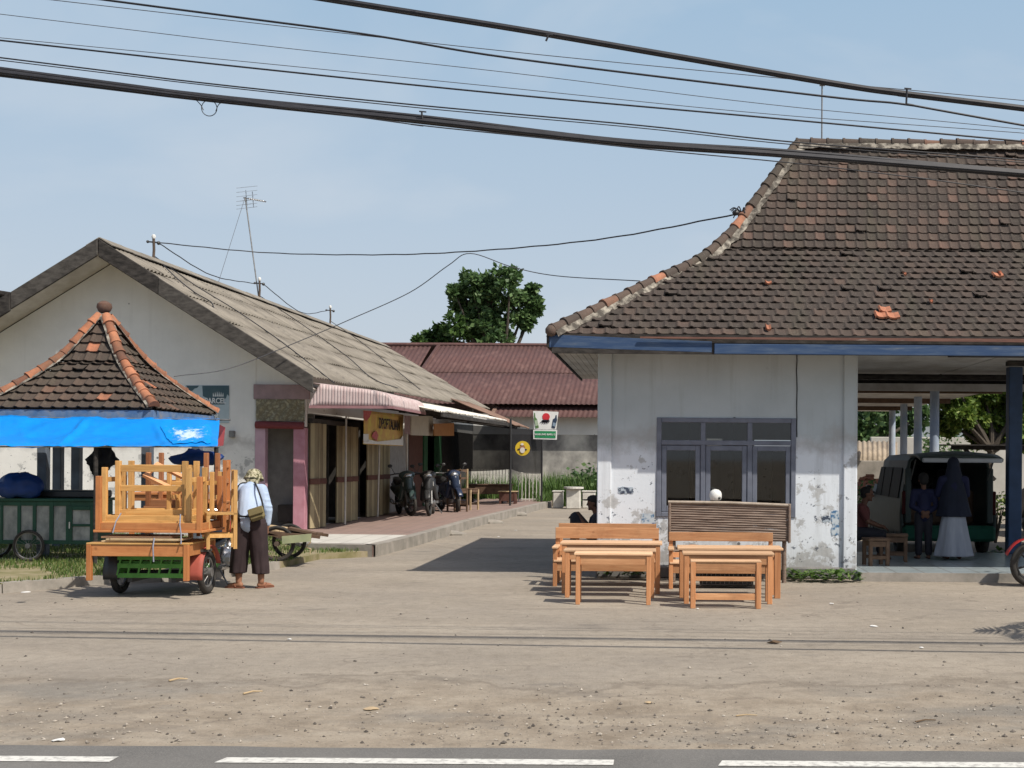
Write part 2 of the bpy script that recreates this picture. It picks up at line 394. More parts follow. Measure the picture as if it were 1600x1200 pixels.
def m_brickgrid(name, a, b, mortar, sx, sy, rough=.6, msz=.012):
    k = NT(name); br = k.n.new('ShaderNodeTexBrick'); br.offset = 0; br.inputs['Scale'].default_value = 1
    br.inputs['Color1'].default_value = (*a,1); br.inputs['Color2'].default_value = (*b,1); br.inputs['Mortar'].default_value = (*mortar,1)
    br.inputs['Brick Width'].default_value = sx; br.inputs['Row Height'].default_value = sy; br.inputs['Mortar Size'].default_value = msz
    k.L(k.o, br.inputs['Vector']); c = k.mix(k.ramp(k.noise(3, 6, .7), [(.45, 0.0), (.75, .55)]), br.outputs[0], tuple(x*.6 for x in a))
    return k.done(c, rough, 0, .4)
TILEFLOOR = m_brickgrid('pale_floor_tiles', (.30,.35,.37), (.27,.315,.335), (.17,.17,.17), .4, .4, .28)
REDTILE = m_brickgrid('red_paving_tiles', (.285,.20,.17), (.25,.175,.15), (.19,.155,.14), .3, .3, .75)
WHITETILE = m_brickgrid('white_paving_tiles', (.62,.60,.55), (.57,.55,.50), (.38,.36,.33), .4, .4, .5)
CONC = M('rough_concrete', (.33,.30,.265), (.20,.185,.16), 3, .92, lo=.35, hi=.7, bump=.5, bscale=22, detail=9)
CONCW = M('pale_concrete', (.62,.60,.55), (.48,.46,.42), 5, .85); DARKBASE = M('dark_plinth', (.15,.145,.14), (.22,.21,.20), 3, .9, detail=9)  # plinth is a plain darker grey than the wall
WOOD = m_wood('fresh_planed_wood', (.43,.195,.088), (.63,.345,.175), (.53,.27,.13))
WOODV = m_wood('fresh_planed_wood_legs', (.41,.17,.072), (.60,.30,.145), (.51,.235,.105), True)
WOODL = m_wood('lit_planed_top', (.60,.36,.20), (.72,.48,.30), (.66,.42,.25))  # tops and seats paler: their sunlit brightness is put into the colour
YEL = m_wood('yellow_varnished_wood', (.45,.235,.075), (.66,.40,.15), (.56,.315,.105)); YELV = m_wood('yellow_varnished_legs', (.45,.23,.072), (.64,.38,.14), None, True)
ORG = m_wood('orange_varnished_wood', (.40,.15,.05), (.52,.23,.085)); ORGV = m_wood('orange_varnished_legs', (.40,.14,.045), (.52,.215,.075), None, True)
BRN = m_wood('red_brown_varnished_wood', (.27,.115,.05), (.40,.19,.09)); BRNV = m_wood('red_brown_varnished_legs', (.25,.095,.04), (.36,.15,.065), None, True)
BAMBOO = M('weathered_bamboo', (.125,.085,.065), (.235,.18,.145), 8, .7, stretch=(.5,6,6)); BAMBOOL = M('lit_bamboo_edge', (.40,.34,.28), (.29,.24,.19), 12, .8)  # top rail paler: sun on that edge is put into its colour
OLDWOOD = M('old_brown_wood', (.085,.052,.034), (.135,.085,.055), 7, .8, stretch=(1,1,1)); PALEWOOD = M('pale_raw_plank', (.50,.38,.23), (.36,.26,.15), 8, .8)
BLUETARP = M('bright_blue_tarpaulin', (.001,.24,.72), (.001,.205,.64), 2.5, .38, spec=.4, bump=.3, bscale=6); NAVYTARP = M('navy_tarpaulin', (.012,.045,.20), (.008,.03,.13), 3, .5)
REDTARP = M('dull_red_cloth', (.20,.035,.04)); SLATE = M('slate_blue_paint', (.125,.15,.19), (.09,.105,.13), 4, .6)
WINFRAME = M('grey_blue_window_paint', (.165,.18,.225), (.12,.13,.165), 5, .5); GLASS = m_glass('window_glass', (.72,.74,.74)); CARGLASS = m_glass('tinted_car_glass', (.35,.40,.40))
BLACKP = M('black_paint', (.018,.018,.02), (.03,.03,.03), 6, .45, spec=.5); RUBBER = M('tyre_rubber', (.022,.021,.02), (.05,.045,.04), 9, .85); CHROME = M('worn_chrome', (.55,.55,.56), (.38,.38,.38), 9, .25, .9)
STEEL = M('dull_steel', (.28,.28,.28), (.18,.17,.16), 9, .5, .7); RUSTIRON = M('rusty_iron', (.12,.085,.065), (.07,.055,.045), 9, .8)
REDP = M('red_gloss_paint', (.42,.022,.02), (.36,.018,.016), 3, .3, spec=.6); MUDRED = M('faded_red_mudguard', (.37,.085,.06), (.28,.065,.045), 6, .6)
CARTGREEN = M('bright_green_paint', (.10,.30,.055), (.06,.20,.035), 5, .55); DKGREEN = M('bottle_green_paint', (.018,.075,.048), (.012,.05,.03), 4, .5)
GREYGREEN = M('dark_teal_fairing', (.035,.06,.06), (.028,.048,.048), 4, .3, spec=.6); WHITEP = M('white_gloss_paint', (.72,.72,.70), (.62,.62,.60), 4, .35)
BLUEPOST = M('dark_blue_post_paint', (.045,.085,.175), (.035,.065,.13), 4, .55); COLBLUE = M('pale_blue_column', (.24,.31,.42), (.42,.46,.52), 2, .7, stretch=(1,1,.6))
CABLE = M('black_cable', (.022,.022,.026), (.035,.035,.04), 9, .5); THINCABLE = M('grey_cable', (.06,.062,.07), (.09,.09,.10), 9, .6)
NET = None
def m_net():
    m = bpy.data.materials.new('black_shade_net'); m.use_nodes = True; t = m.node_tree; n = t.nodes; n.clear()
    o = n.new('ShaderNodeOutputMaterial'); tr = n.new('ShaderNodeBsdfTransparent'); d = n.new('ShaderNodeBsdfDiffuse'); mx = n.new('ShaderNodeMixShader')
    d.inputs[0].default_value = (.02,.02,.022,1); mx.inputs[0].default_value = .86
    t.links.new(tr.outputs[0], mx.inputs[1]); t.links.new(d.outputs[0], mx.inputs[2]); t.links.new(mx.outputs[0], o.inputs[0]); return m
NET = m_net()
SIGNW = M('sign_white', (.70,.70,.68), (.62,.62,.60), 3, .5); SIGNRED = M('sign_red', (.55,.03,.045)); SIGNGREEN = M('sign_green', (.02,.22,.085)); SIGNDARK = M('sign_dark', (.03,.028,.04)); SIGNNAVY = M('bottle_navy', (.03,.05,.09)); SIGNBOT = M('bottle_green', (.10,.20,.07))
LABELG = M('bottle_label', (.34,.42,.30)); LABELB = M('bottle_label_blue', (.25,.33,.42))
YELSIGN = M('sign_yellow', (.62,.43,.03), (.55,.38,.03)); BEARD = M('emblem_white', (.68,.64,.58)); EMSKIN = M('emblem_brown', (.34,.16,.08))
TEAL = M('poster_dark_teal', (.055,.10,.125), (.075,.125,.145)); POSTERPALE = M('poster_pale_blue', (.44,.52,.56), (.38,.46,.50)); POSTERW = M('poster_white', (.72,.75,.76))
ORANGEBOARD = M('orange_board', (.36,.17,.06), (.30,.135,.05)); PAPER = M('white_paper', (.74,.73,.70)); CARD = M('torn_cardboard', (.48,.36,.22)); LEAFDRY = M('dry_leaf', (.13,.085,.05))
SKIN = M('brown_skin', (.28,.135,.08), (.24,.11,.065), 6, .6); SKIND = M('dark_brown_skin', (.115,.055,.034), (.095,.045,.028), 6, .6); HAIR = M('black_hair', (.012,.011,.011))
SHIRT = M('pale_blue_cotton', (.45,.54,.68), (.34,.43,.58), 5, .9, stretch=(1,1,.5), bump=.5, bscale=7); TROUSERS = M('dark_plum_cotton', (.040,.026,.028), (.028,.018,.02), 5, .9, bump=.4, bscale=8)
CAMO = M('camouflage_cloth', (.10,.095,.05), (.50,.46,.33), 15, .9, lo=.44, hi=.56, c3=(.17,.16,.09), bump=.5, bscale=14); OLIVE = M('olive_canvas', (.185,.155,.075), (.14,.115,.055), 9, .9); BLACKCLOTH = M('black_cloth', (.02,.02,.022))
PRINT = M('faded_shirt_print', (.50,.42,.40), (.42,.46,.56), 20, .9)
NAVYC = M('dark_blue_cloth', (.010,.013,.045), (.008,.01,.034)); NAVYH = M('navy_veil', (.010,.014,.030), (.008,.011,.022)); WHITESK = M('white_skirt_cloth', (.34,.36,.41), (.27,.29,.34), 3, .9, stretch=(3,3,.3)); REDC = M('dull_red_cotton', (.10,.030,.028)); DARKC = M('dark_trouser_cloth', (.022,.022,.03)); SANDAL = M('brown_sandal', (.19,.075,.045))
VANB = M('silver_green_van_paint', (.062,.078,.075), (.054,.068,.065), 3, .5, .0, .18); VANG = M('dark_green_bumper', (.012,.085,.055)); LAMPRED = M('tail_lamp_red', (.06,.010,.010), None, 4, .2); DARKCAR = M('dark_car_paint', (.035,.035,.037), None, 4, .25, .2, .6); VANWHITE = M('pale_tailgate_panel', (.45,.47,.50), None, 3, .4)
LEAF_A = m_leaf('dark_glossy_leaves', (.042,.086,.032), (.082,.150,.050), (.145,.225,.082)); LEAF_B = m_leaf('feathery_leaves', (.05,.095,.016), (.115,.185,.03), (.23,.29,.06)); LEAF_C = m_leaf('tall_grass_blades', (.04,.09,.018), (.085,.165,.032), (.16,.235,.07))
LEAF_D = m_leaf('lawn_blades', (.055,.105,.022), (.10,.165,.035), (.21,.215,.08)); BARK = M('tree_bark', (.09,.075,.06), (.05,.042,.035), 8, .95, bump=.6, bscale=20); TERRA = M('reddish_bricks', (.30,.13,.085), (.20,.09,.06), 18, .9)
LAWNSOIL = M('lawn_soil', (.155,.145,.062), (.23,.20,.11), 3, .95, lo=.35, hi=.65, c3=(.30,.25,.175), detail=9)
FLOWERED = M('drape_cloth', (.30,.27,.18), (.15,.13,.09), 9, .9, c3=(.36,.34,.25)); REDTUBE = M('dark_red_vinyl', (.17,.04,.045)); BEIGE = M('plain_pale_board', (.48,.44,.37), (.42,.38,.32))
BANNERY = M('banner_yellow', (.66,.50,.13), (.56,.33,.12), 2.2, .7, c3=(.62,.56,.12)); BANNERP = M('banner_pink', (.42,.07,.09), (.50,.14,.14), 12, .7)
# ------------------------------------------------------------------ camera, sky, sun
cam = bpy.data.objects.new('camera', bpy.data.cameras.new('camera')); COL.objects.link(cam); S.camera = cam
cam.data.sensor_width = 36; cam.data.lens = 36*F/1600; cam.data.clip_end = 6000
cam.data.shift_x = -(PX-800)/1600; cam.data.shift_y = (PY-600)/1600
Mx = Matrix(((CT, -ST, 0), (0, 0, -1), (ST, CT, 0))).to_4x4(); Mx.translation = V((0, 0, H)); cam.matrix_world = Mx
SUND = V((.64, -.48, 1.0)).normalized()            # towards the sun: high, right and a little in front
sd = bpy.data.lights.new('sun', 'SUN'); sd.energy = SUN_E; sd.angle = rad(.53); sd.color = (1, .93, .82)
so = bpy.data.objects.new('sun', sd); COL.objects.link(so); so.rotation_euler = (-SUND).to_track_quat('-Z', 'Y').to_euler()
w = bpy.data.worlds.new('World'); S.world = w; w.use_nodes = True
t = w.node_tree; n = t.nodes; bg = n['Background']; bg.inputs[1].default_value = SKY_E
sk = n.new('ShaderNodeTexSky'); sk.sky_type = 'NISHITA'; sk.sun_disc = False
sk.sun_elevation = math.asin(SUND.z); sk.sun_rotation = math.atan2(SUND.x, SUND.y)
sk.altitude = 0; sk.air_density = 1.0; sk.dust_density = 2.6; sk.ozone_density = 2.2
tc = n.new('ShaderNodeTexCoord'); mp = n.new('ShaderNodeMapping'); mp.inputs['Scale'].default_value = (1, 1, 2.2); mp.inputs['Location'].default_value = (3.75, .6, .35)
nz = n.new('ShaderNodeTexNoise'); nz.inputs['Scale'].default_value = 4.0; nz.inputs['Detail'].default_value = 5; nz.inputs['Roughness'].default_value = .5; nz.inputs['Distortion'].default_value = .4
rp = n.new('ShaderNodeValToRGB'); rp.color_ramp.elements[0].position = .46; rp.color_ramp.elements[0].color = (0,0,0,1); rp.color_ramp.elements[1].position = .72; rp.color_ramp.elements[1].color = (.34,.34,.34,1)
mx = n.new('ShaderNodeMix'); mx.data_type = 'RGBA'; mx.inputs[7].default_value = (6.9, 7.0, 7.15, 1)
hz = n.new('ShaderNodeMix'); hz.data_type = 'RGBA'; hc = n.new('ShaderNodeValToRGB'); hc.color_ramp.elements[0].position = .02; hc.color_ramp.elements[0].color = (.80,.865,.95,1); hc.color_ramp.elements[1].position = .36; hc.color_ramp.elements[1].color = (.505,.73,.955,1)
hs_ = n.new('ShaderNodeVectorMath'); hs_.operation = 'SCALE'; hs_.inputs['Scale'].default_value = 7.0; t.links.new(hc.outputs[0], hs_.inputs[0]); t.links.new(hs_.outputs[0], hz.inputs[7])
spz = n.new('ShaderNodeSeparateXYZ'); hr_ = n.new('ShaderNodeValToRGB'); hr_.color_ramp.elements[0].position = 0; hr_.color_ramp.elements[0].color = (.85,.85,.85,1); hr_.color_ramp.elements[1].position = .60; hr_.color_ramp.elements[1].color = (0,0,0,1); e_ = hr_.color_ramp.elements.new(.36); e_.color = (SKY_MILK,)*3 + (1,)
t.links.new(tc.outputs['Generated'], spz.inputs[0]); t.links.new(spz.outputs[2], hr_.inputs[0]); t.links.new(spz.outputs[2], hc.inputs[0]); t.links.new(hr_.outputs[0], hz.inputs[0])
t.links.new(tc.outputs['Generated'], mp.inputs[0]); t.links.new(mp.outputs[0], nz.inputs['Vector']); t.links.new(nz.outputs['Fac'], rp.inputs[0])
t.links.new(sk.outputs[0], hz.inputs[6]); t.links.new(rp.outputs[0], mx.inputs[0]); t.links.new(hz.outputs[2], mx.inputs[6]); t.links.new(mx.outputs[2], bg.inputs[0])
S.view_settings.view_transform = 'Standard'; S.view_settings.look = 'None'; S.view_settings.exposure = EXPO; S.view_settings.gamma = 1
S.cycles.max_bounces = 5; S.cycles.transparent_max_bounces = 12; S.cycles.use_denoising = True

# ------------------------------------------------------------------ ground, road, platform, lawn
def structure(mb, name, mats, **kw): return tag(mb.build(name, mats, **kw), kind='structure')
b = MB()
def gz(x, y): return 0.0
b.quad((-900,-900,0), (900,-900,0), (900,1800,0), (-900,1800,0)); structure(b, 'ground', GROUND)
rd = MB(); xs = [-60 + i*.25 for i in range(481)]
ye = [7.66 + .035*mnoise.noise(V((x*1.3, 0, 0))) + .03*mnoise.noise(V((x*5, 3, 0))) + .0024*(x-1) for x in xs]
for i in range(480): rd.quad((xs[i],-14,.005), (xs[i+1],-14,.005), (xs[i+1],ye[i+1],.005), (xs[i],ye[i],.005))
structure(rd, 'road', ASPH)
mk = MB()
for k in range(-12, 12):
    x0 = gnd(340,1190).x + k*(gnd(1119,1184).x - gnd(340,1190).x); x1 = x0 + gnd(960,1186).x - gnd(340,1190).x
    y0 = gnd(340, 1189.5).y + .0024*(x0+2.5)
    mk.quad((x0,y0-.065,.009), (x1,y0-.058,.009), (x1,y0+.068,.009), (x0+.03,y0+.062,.009))
structure(mk, 'road_marking', PAINT)
# raised platform along the kiosks
PZ = .20
kp = [(-8.0,26.2), (-6.22,22.45), (-4.93,22.1), (-4.80,24), (-4.68,27), (-4.55,32), (-4.2,38), (-3.9,43), (-3.75,44.2), (-3.9,52), (-7.6,52)]
KERB = kp
pl = MB()
def Zp(z): return (lambda x, y: V((x, y, z)))
pl.prism(kp, Zp(-.05), Zp(PZ)); structure(pl, 'platform', [REDTILE])
kb = MB(); kerbpts = spline([(x,y,0) for x,y in kp[2:9]], 5)
kerbpts = [V((-8.0,26.2,0)), V((-6.22,22.45,0))] + kerbpts
for i in range(len(kerbpts)-1):
    a, c = kerbpts[i], kerbpts[i+1]; d = (c-a).normalized(); nn = V((d.y,-d.x,0))
    j0 = .03*mnoise.noise(V((i*.9,0,0))); up = V((0,0,PZ+.006))
    kb.prism([(0,0),(0,1)], lambda s_, q: a + nn*.03, lambda s_, q: a) if False else None
    A, B = a + nn*(.05+j0), c + nn*(.05+.03*mnoise.noise(V(((i+1)*.9,0,0)))); A2, B2 = a - nn*.16, c - nn*.16
    kb.add([A, B, B+up, A+up, A2+up, B2+up, A2, B2], [(0,1,2,3),(3,2,5,4),(4,5,7,6)])
structure(kb, 'kerb', CONC)
wt = MB(); wt.add([V((p.x,p.y,PZ+.005)) for p in (V((-7.28,25.2,0)), V((-4.9,25.0,0)), V((-5.0,22.4,0)), V((-6.15,22.6,0)))], [(0,3,2,1)])
structure(wt, 'tiled_pavement', WHITETILE)
# broken concrete lumps along the kerb foot
for (px, py, s_) in ((700,836,.42), (772,818,.26), (812,806,.22)):
    p = gnd(px, py); q = MB()
    q.ell((0,0,.0), (s_, s_*.62, .12), 10)
    for i, vv in enumerate(q.v):
        q.v[i] = vv*(1 + .35*mnoise.noise(vv*4 + V((px,0,0))))
    o = q.build('concrete_rubble', CONC, smooth=20); o.location = p
    tag(o, {700: 'large lump of broken concrete at the kerb foot, nearest the white tiles', 772: 'middle lump of broken concrete along the kerb', 812: 'farthest small lump of broken concrete along the kerb'}[px], 'rubble', 'concrete lumps along the kerb')
# lawn
LZ = .10
lp = [gnd(-260,945), gnd(0,927), gnd(140,914), gnd(250,909), gnd(345,903), gnd(432,889), gnd(500,874), V((-5.15,21.95,0))]
lp = [V((p.x, p.y, 0)) for p in lp] + [V((-4.98,22.12,0)), V((-6.2,22.5,0)), V((-7.9,26.1,0)), V((-30,26.1,0)), V((-30,15,0))]
lw = MB(); lw.prism([(p.x,p.y) for p in lp], Zp(-.02), Zp(LZ)); structure(lw, 'lawn_soil', LAWNSOIL)
lk = MB()
for i in range(5):
    a, c = lp[i], lp[i+1]; d = (c-a).normalized(); nn = V((d.y,-d.x,0))
    for j in range(6):
        p, q = a.lerp(c, j/6), a.lerp(c, (j+1)/6); r1 = .02*mnoise.noise(V((p.x*3,0,0)))
        lk.add([p+nn*.06, q+nn*.06, q+nn*.05+V((0,0,.12+r1)), p+nn*.05+V((0,0,.12+r1)), p-nn*.09+V((0,0,.12+r1)), q-nn*.09+V((0,0,.12+r1))], [(0,1,2,3),(3,2,5,4)])
structure(lk, 'lawn_kerb', CONC)
def inside(poly, x, y):
    r = False; j = len(poly)-1
    for i in range(len(poly)):
        if (poly[i].y > y) != (poly[j].y > y) and x < (poly[j].x-poly[i].x)*(y-poly[i].y)/(poly[j].y-poly[i].y)+poly[i].x: r = not r
        j = i
    return r
def blades(mb, x, y, z, h, n, spread, w_=.006):
    for _ in range(n):
        a = RN.uniform(0, 2*PI); r = spread*math.sqrt(RN.random()); p = V((x+r*math.cos(a), y+r*math.sin(a), z))
        b_ = RN.uniform(0, 2*PI); lean = RN.uniform(.1, .55)*h; hh = h*RN.uniform(.55, 1.1)
        d = V((math.cos(b_), math.sin(b_), 0)); s_ = V((-d.y, d.x, 0))*w_
        tt = RN.random()
        mb.add([p-s_, p+s_, p+s_*.8+d*lean*.35+V((0,0,hh*.6)), p-s_*.8+d*lean*.35+V((0,0,hh*.6)), p+d*lean+V((0,0,hh))], [(0,1,2,3),(3,2,4)], 0, tt)
gl = MB()
cnt = 0
while cnt < 5200:
    x, y = RN.uniform(-15,-4.9), RN.uniform(15.9, 26)
    if not inside(lp, x, y): continue
    nz_ = mnoise.noise(V((x*.55, y*.55, 2))) 
    if nz_ < -.12 + .25*RN.random() - (.1 if x > -8 else 0): 
        cnt += .3; continue
    blades(gl, x, y, LZ, .07 + .05*max(0, nz_), 5, .10, .006); cnt += 1
tag(gl.build('lawn_grass', LEAF_D, fix=False), kind='stuff')
# ------------------------------------------------------------------ clay tile roofs
def tile_face(mb, O, U, SL, L, lf, rf, e, tw, tint, lift=.020, roll=.022):
    "rows of pan tiles on the plane O + u*U + t*SL; lf/rf bound u at height t"
    O, U, SL = V(O), V(U).normalized(), V(SL).normalized(); N = U.cross(SL).normalized()
    if N.z < 0: N = -N
    rows = int(math.ceil(L/e))
    prof = [(0.0,.55), (.10,1.0), (.22,.75), (.34,.12), (.62,0.0), (.88,.08), (1.0,.5)]
    for i in range(rows):
        t0, t1 = i*e, min((i+1)*e + .02, L + .01)
        l0, l1, r0, r1 = lf(t0), lf(t1), rf(t0), rf(t1)
        a = min(l0, l1) - RN.random()*.02 + (tw/2 if i % 2 else 0) - tw
        while a < max(r0, r1):
            j = RN.uniform(-.003, .003) + .012*mnoise.noise(V((a*.5, i*3.7, 1))); jl = lift + RN.uniform(-.003, .005) + (.03 if RN.random() < .008 else 0) + .013*mnoise.noise(O*.37 + U*(a*.6) + SL*(t0*.7)); tt = tint(i)
            lo, up = [], []
            for f_, h_ in prof:
                u = a + f_*tw; u0 = min(max(u, l0), r0); u1 = min(max(u, l1), r1)
                lo.append(O + U*u0 + SL*(t0+j) + N*(jl + h_*roll)); up.append(O + U*u1 + SL*t1 + N*(h_*roll*.9 - .004))
            if (lo[-1]-lo[0]).length > .02 or (up[-1]-up[0]).length > .02:
                n_ = len(prof); dn = [p - N*.022 for p in lo]
                fs = [(k, k+1, n_+k+1, n_+k) for k in range(n_-1)] + [(2*n_+k, 2*n_+k+1, k+1, k) for k in range(n_-1)]
                mb.add(lo + up + dn, fs, 0, tt)
            a += tw
def ridge_tiles(mb, mort, pts, ln, r, tint, side=None, drop=.10):
    "overlapping half-round tiles along a line, on a ragged mortar bed"
    pts = [V(p) for p in pts]; acc = [0]
    for i in range(1, len(pts)): acc.append(acc[-1] + (pts[i]-pts[i-1]).length)
    def pos(s_):
        s_ = max(0, min(s_, acc[-1]))
        for i in range(1, len(pts)):
            if s_ <= acc[i] + 1e-9: return pts[i-1].lerp(pts[i], (s_-acc[i-1])/(acc[i]-acc[i-1]))
        return pts[-1]
    s_ = 0
    while s_ < acc[-1] - .05:
        a, b_ = pos(s_ - .03), pos(s_ + ln); d = (b_-a).normalized(); x = d.cross(V((0,0,1))).normalized(); y = x.cross(d)
        tt = tint(); rr = r*RN.uniform(.95, 1.06); y2 = V((0,0,RN.uniform(-.01,.012)))
        vs = []; K = 8
        for p, q in ((a, rr*1.13), (a.lerp(b_, .12), rr*1.13), (a.lerp(b_, .13), rr*1.0), (b_, rr*.86)):
            for k in range(K+1):
                an = PI*(k/K)*1.12 - PI*.06; vs.append(p + y2 + x*math.cos(an)*q + y*math.sin(an)*q)
        fs = [(i*(K+1)+k, i*(K+1)+k+1, (i+1)*(K+1)+k+1, (i+1)*(K+1)+k) for i in range(3) for k in range(K)]
        vs.append(a + y2); fs += [(len(vs)-1, k+1, k) for k in range(K)]
        mb.add(vs, fs, 0, tt); s_ += ln
    if mort is not None:
        n_ = int(acc[-1]/.09)
        for sg in (-1, 1):
            rows = []
            for i in range(n_+1):
                p = pos(acc[-1]*i/n_); q = pos(acc[-1]*i/n_ + .05) if i < n_ else p; d = (pts[-1]-pts[0]).normalized(); x = d.cross(V((0,0,1))).normalized()
                w_ = r*1.0 + drop*(.5 + .7*abs(mnoise.noise(V((i*.55, sg*3.1, acc[-1])))))
                rows.append((p + x*sg*r*.55 + V((0,0,r*.45)), p + x*sg*w_ + V((0,0,-drop*1.05*(w_/r - .55)))))
            vs = [v_ for r_ in rows for v_ in r_]; mort.add(vs, [(2*i, 2*i+1, 2*i+3, 2*i+2) for i in range(n_)])

# ------------------------------------------------------------------ right-hand building
XW, XE, YF, YB = -.865, 2.85, 18.65, 24.4
sh = thing('station_house', 'pale flaking plaster house with a steep dark clay tile roof and open tiled terrace', 'house', (1.0, 21.0, 0))
# walls
zt = 3.38
WX0, WX1, WZ0, WZ1 = at(1026,700,YF).x, at(1243.5,700,YF).x, at(1130,808,YF).z, at(1130,653,YF).z
m = MB(); m.bx(XW, WX0, YF, YF+.15, 0, zt); m.bx(WX1, XE, YF, YF+.15, 0, zt); m.bx(WX0, WX1, YF, YF+.15, 0, WZ0); m.bx(WX0, WX1, YF, YF+.15, WZ1, zt)
m.bx(XW, XW+.15, YF+.15, YB, 0, zt); m.bx(XE-.15, XE, YF+.15, YB, 0, zt)
m.bx(XW+.15, .9, YB-.15, YB, 0, zt); m.bx(.9, 1.2, YB-.15, YB, 0, 1.98); m.bx(.9, 1.2, YB-.15, YB, 2.12, zt); m.bx(1.2, 1.8, YB-.15, YB, 0, zt); m.bx(1.8, 2.6, YB-.15, YB, 0, 1.9); m.bx(1.8, 2.6, YB-.15, YB, 2.1, zt); m.bx(2.6, XE-.15, YB-.15, YB, 0, zt)
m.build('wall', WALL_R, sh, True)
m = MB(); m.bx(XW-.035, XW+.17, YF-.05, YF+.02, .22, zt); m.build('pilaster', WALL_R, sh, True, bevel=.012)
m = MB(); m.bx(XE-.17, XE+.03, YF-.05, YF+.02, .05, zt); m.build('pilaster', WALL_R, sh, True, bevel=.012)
m = MB(); m.bx(XW-.045, XE+.02, YF-.062, YF+.01, 0, .17); m.build('plinth', DARKBASE, sh, True, bevel=.02)
m = MB(); m.bx(XW+.15, XE-.15, YF+.15, YB-.15, .02, .06); m.build('inner_floor', INNER, sh, True)
for a_ in ((.50,.72,21.2,21.3,.06,3.28), (1.28,1.5,22.0,22.1,.06,3.28), (2.0,2.4,22.6,22.7,.06,1.9)):
    m = MB(); m.bx(*a_); m.build('inner_partition', INNERD, sh, True)
m = MB(); m.bx(XW, XE, YF+.16, YB, 3.30, 3.36); m.build('inner_ceiling', INNER, sh, True)
# crack / cable down the wall
m = MB(); cp = [at(1245+3*mnoise.noise(V((i*.8,0,0)))*.4, 548+i*15, YF-.008) for i in range(10)]; m.tube(cp, .008, 5); m.build('wall_cable', BLACKP, sh, True)
# window: frame, transom, three casements, panes
fr = MB(); y0, y1 = YF-.02, YF+.09
fr.bx(WX0, WX0+.07, y0, y1, WZ0, WZ1); fr.bx(WX1-.07, WX1, y0, y1, WZ0, WZ1); fr.bx(WX0+.07, WX1-.07, y0, y1, WZ1-.07, WZ1); fr.bx(WX0+.07, WX1-.07, y0, y1, WZ0, WZ0+.07)
ZT = at(1130,692,YF).z; fr.bx(WX0+.07, WX1-.07, y0+.003, y1, ZT-.035, ZT+.035)
mx_ = [at(px,700,YF).x for px in (1098.5, 1171.5)]
for x in mx_: fr.bx(x-.035, x+.035, y0+.006, y1, WZ0+.07, WZ1-.07)
wf = fr.build('window_frame', WINFRAME, sh, True, bevel=.006)
edges = [WX0+.07, mx_[0]-.035, mx_[0]+.035, mx_[1]-.035, mx_[1]+.035, WX1-.07]
for k in range(3):
    a, c = edges[2*k], edges[2*k+1]
    s_ = MB(); s_.bx(a+.004, a+.075, y0+.02, y1-.02, WZ0+.075, ZT-.04); s_.bx(c-.075, c-.004, y0+.02, y1-.02, WZ0+.075, ZT-.04); s_.bx(a+.075, c-.075, y0+.02, y1-.02, WZ0+.075, WZ0+.16); s_.bx(a+.075, c-.075, y0+.02, y1-.02, ZT-.115, ZT-.04)
    cs = s_.build('casement', WINFRAME, sh, True, bevel=.005)
    g = MB(); g.bx(a+.07, c-.07, YF+.03, YF+.036, WZ0+.155, ZT-.11); g.build('pane', GLASS, cs, True)
    g = MB(); g.bx(a, c, YF+.03, YF+.036, ZT+.03, WZ1-.065); g.build('transom_pane', GLASS, sh, True)
# peeling posters and scraps on the wall
def flaky_sheet(px0, py0, px1, py1, Y, mat, name, parent, seed, rag=.03):
    q = MB(); P = []
    K = 26
    for i in range(K):
        f_ = i/K*4; s_ = int(f_); u = f_-s_
        px = [px0+(px1-px0)*u, px1, px1-(px1-px0)*u, px0][s_]; py = [py0, py0+(py1-py0)*u, py1, py1-(py1-py0)*u][s_]
        p = at(px, py, Y); P.append(p + V((rag*mnoise.noise(V((i*1.7, seed, 0))), 0, rag*mnoise.noise(V((i*1.3, seed, 5))))))
    q.add(P + [p + V((0,.003,0)) for p in P], [tuple(range(K)), tuple(range(2*K-1, K-1, -1))] + [(i, (i+1) % K, K+(i+1) % K, K+i) for i in range(K)])
    return q.build(name, mat, parent, world=bool(parent))
POSTB = M('faded_blue_poster', (.07,.16,.29), (.36,.42,.48), 13, .7, lo=.42, hi=.55, c3=(.48,.53,.57)); POSTD = M('old_sticker_remnant', (.05,.065,.10), (.40,.46,.52), 14, .8, lo=.47, hi=.53)
for a in ((1002,803,1022,822,POSTB,'poster_remnant',1), (997,820,1030,834,POSTD,'poster_remnant',2), (966,761,989,771,POSTD,'poster_remnant',5), (1299,798,1311,836,POSTB,'poster_remnant',3), (1284,806,1297,815,POSTD,'poster_remnant',4)):
    flaky_sheet(*a[:4], YF-.006, a[4], a[5], sh, a[6])
# terrace floor, ceiling, posts
TF = 18.3
m = MB(); m.bx(XE+.03, 14, TF, 22.35, -.02, .13); m.build('terrace_floor', TILEFLOOR, sh, True)
m = MB(); m.bx(XE+.04, 14, TF-.03, TF-.002, -.02, .128); m.build('terrace_step', CONC, sh, True)
m = MB()
for i in range(9):
    m.bx(XE+.02+i*1.22, XE+.02+i*1.22+1.205, 18.05, 24.15 + .35*mnoise.noise(V((i*1.7,2,0))), 3.36 + .012*mnoise.noise(V((i*3.3,0,0))), 3.375)
m.build('terrace_ceiling', SOFFIT, sh, True)
for (x0, x1, y0, y1, z) in ((4.3,14,18.9,19.15,3.28), (5.6,14,20.6,20.75,3.27), (2.9,14,23.3,23.5,3.20)):
    m = MB(); m.bx(x0, x1, y0, y1, z, z+.075); m.build('ceiling_beam', DARKWOOD, sh, True, bevel=.01)
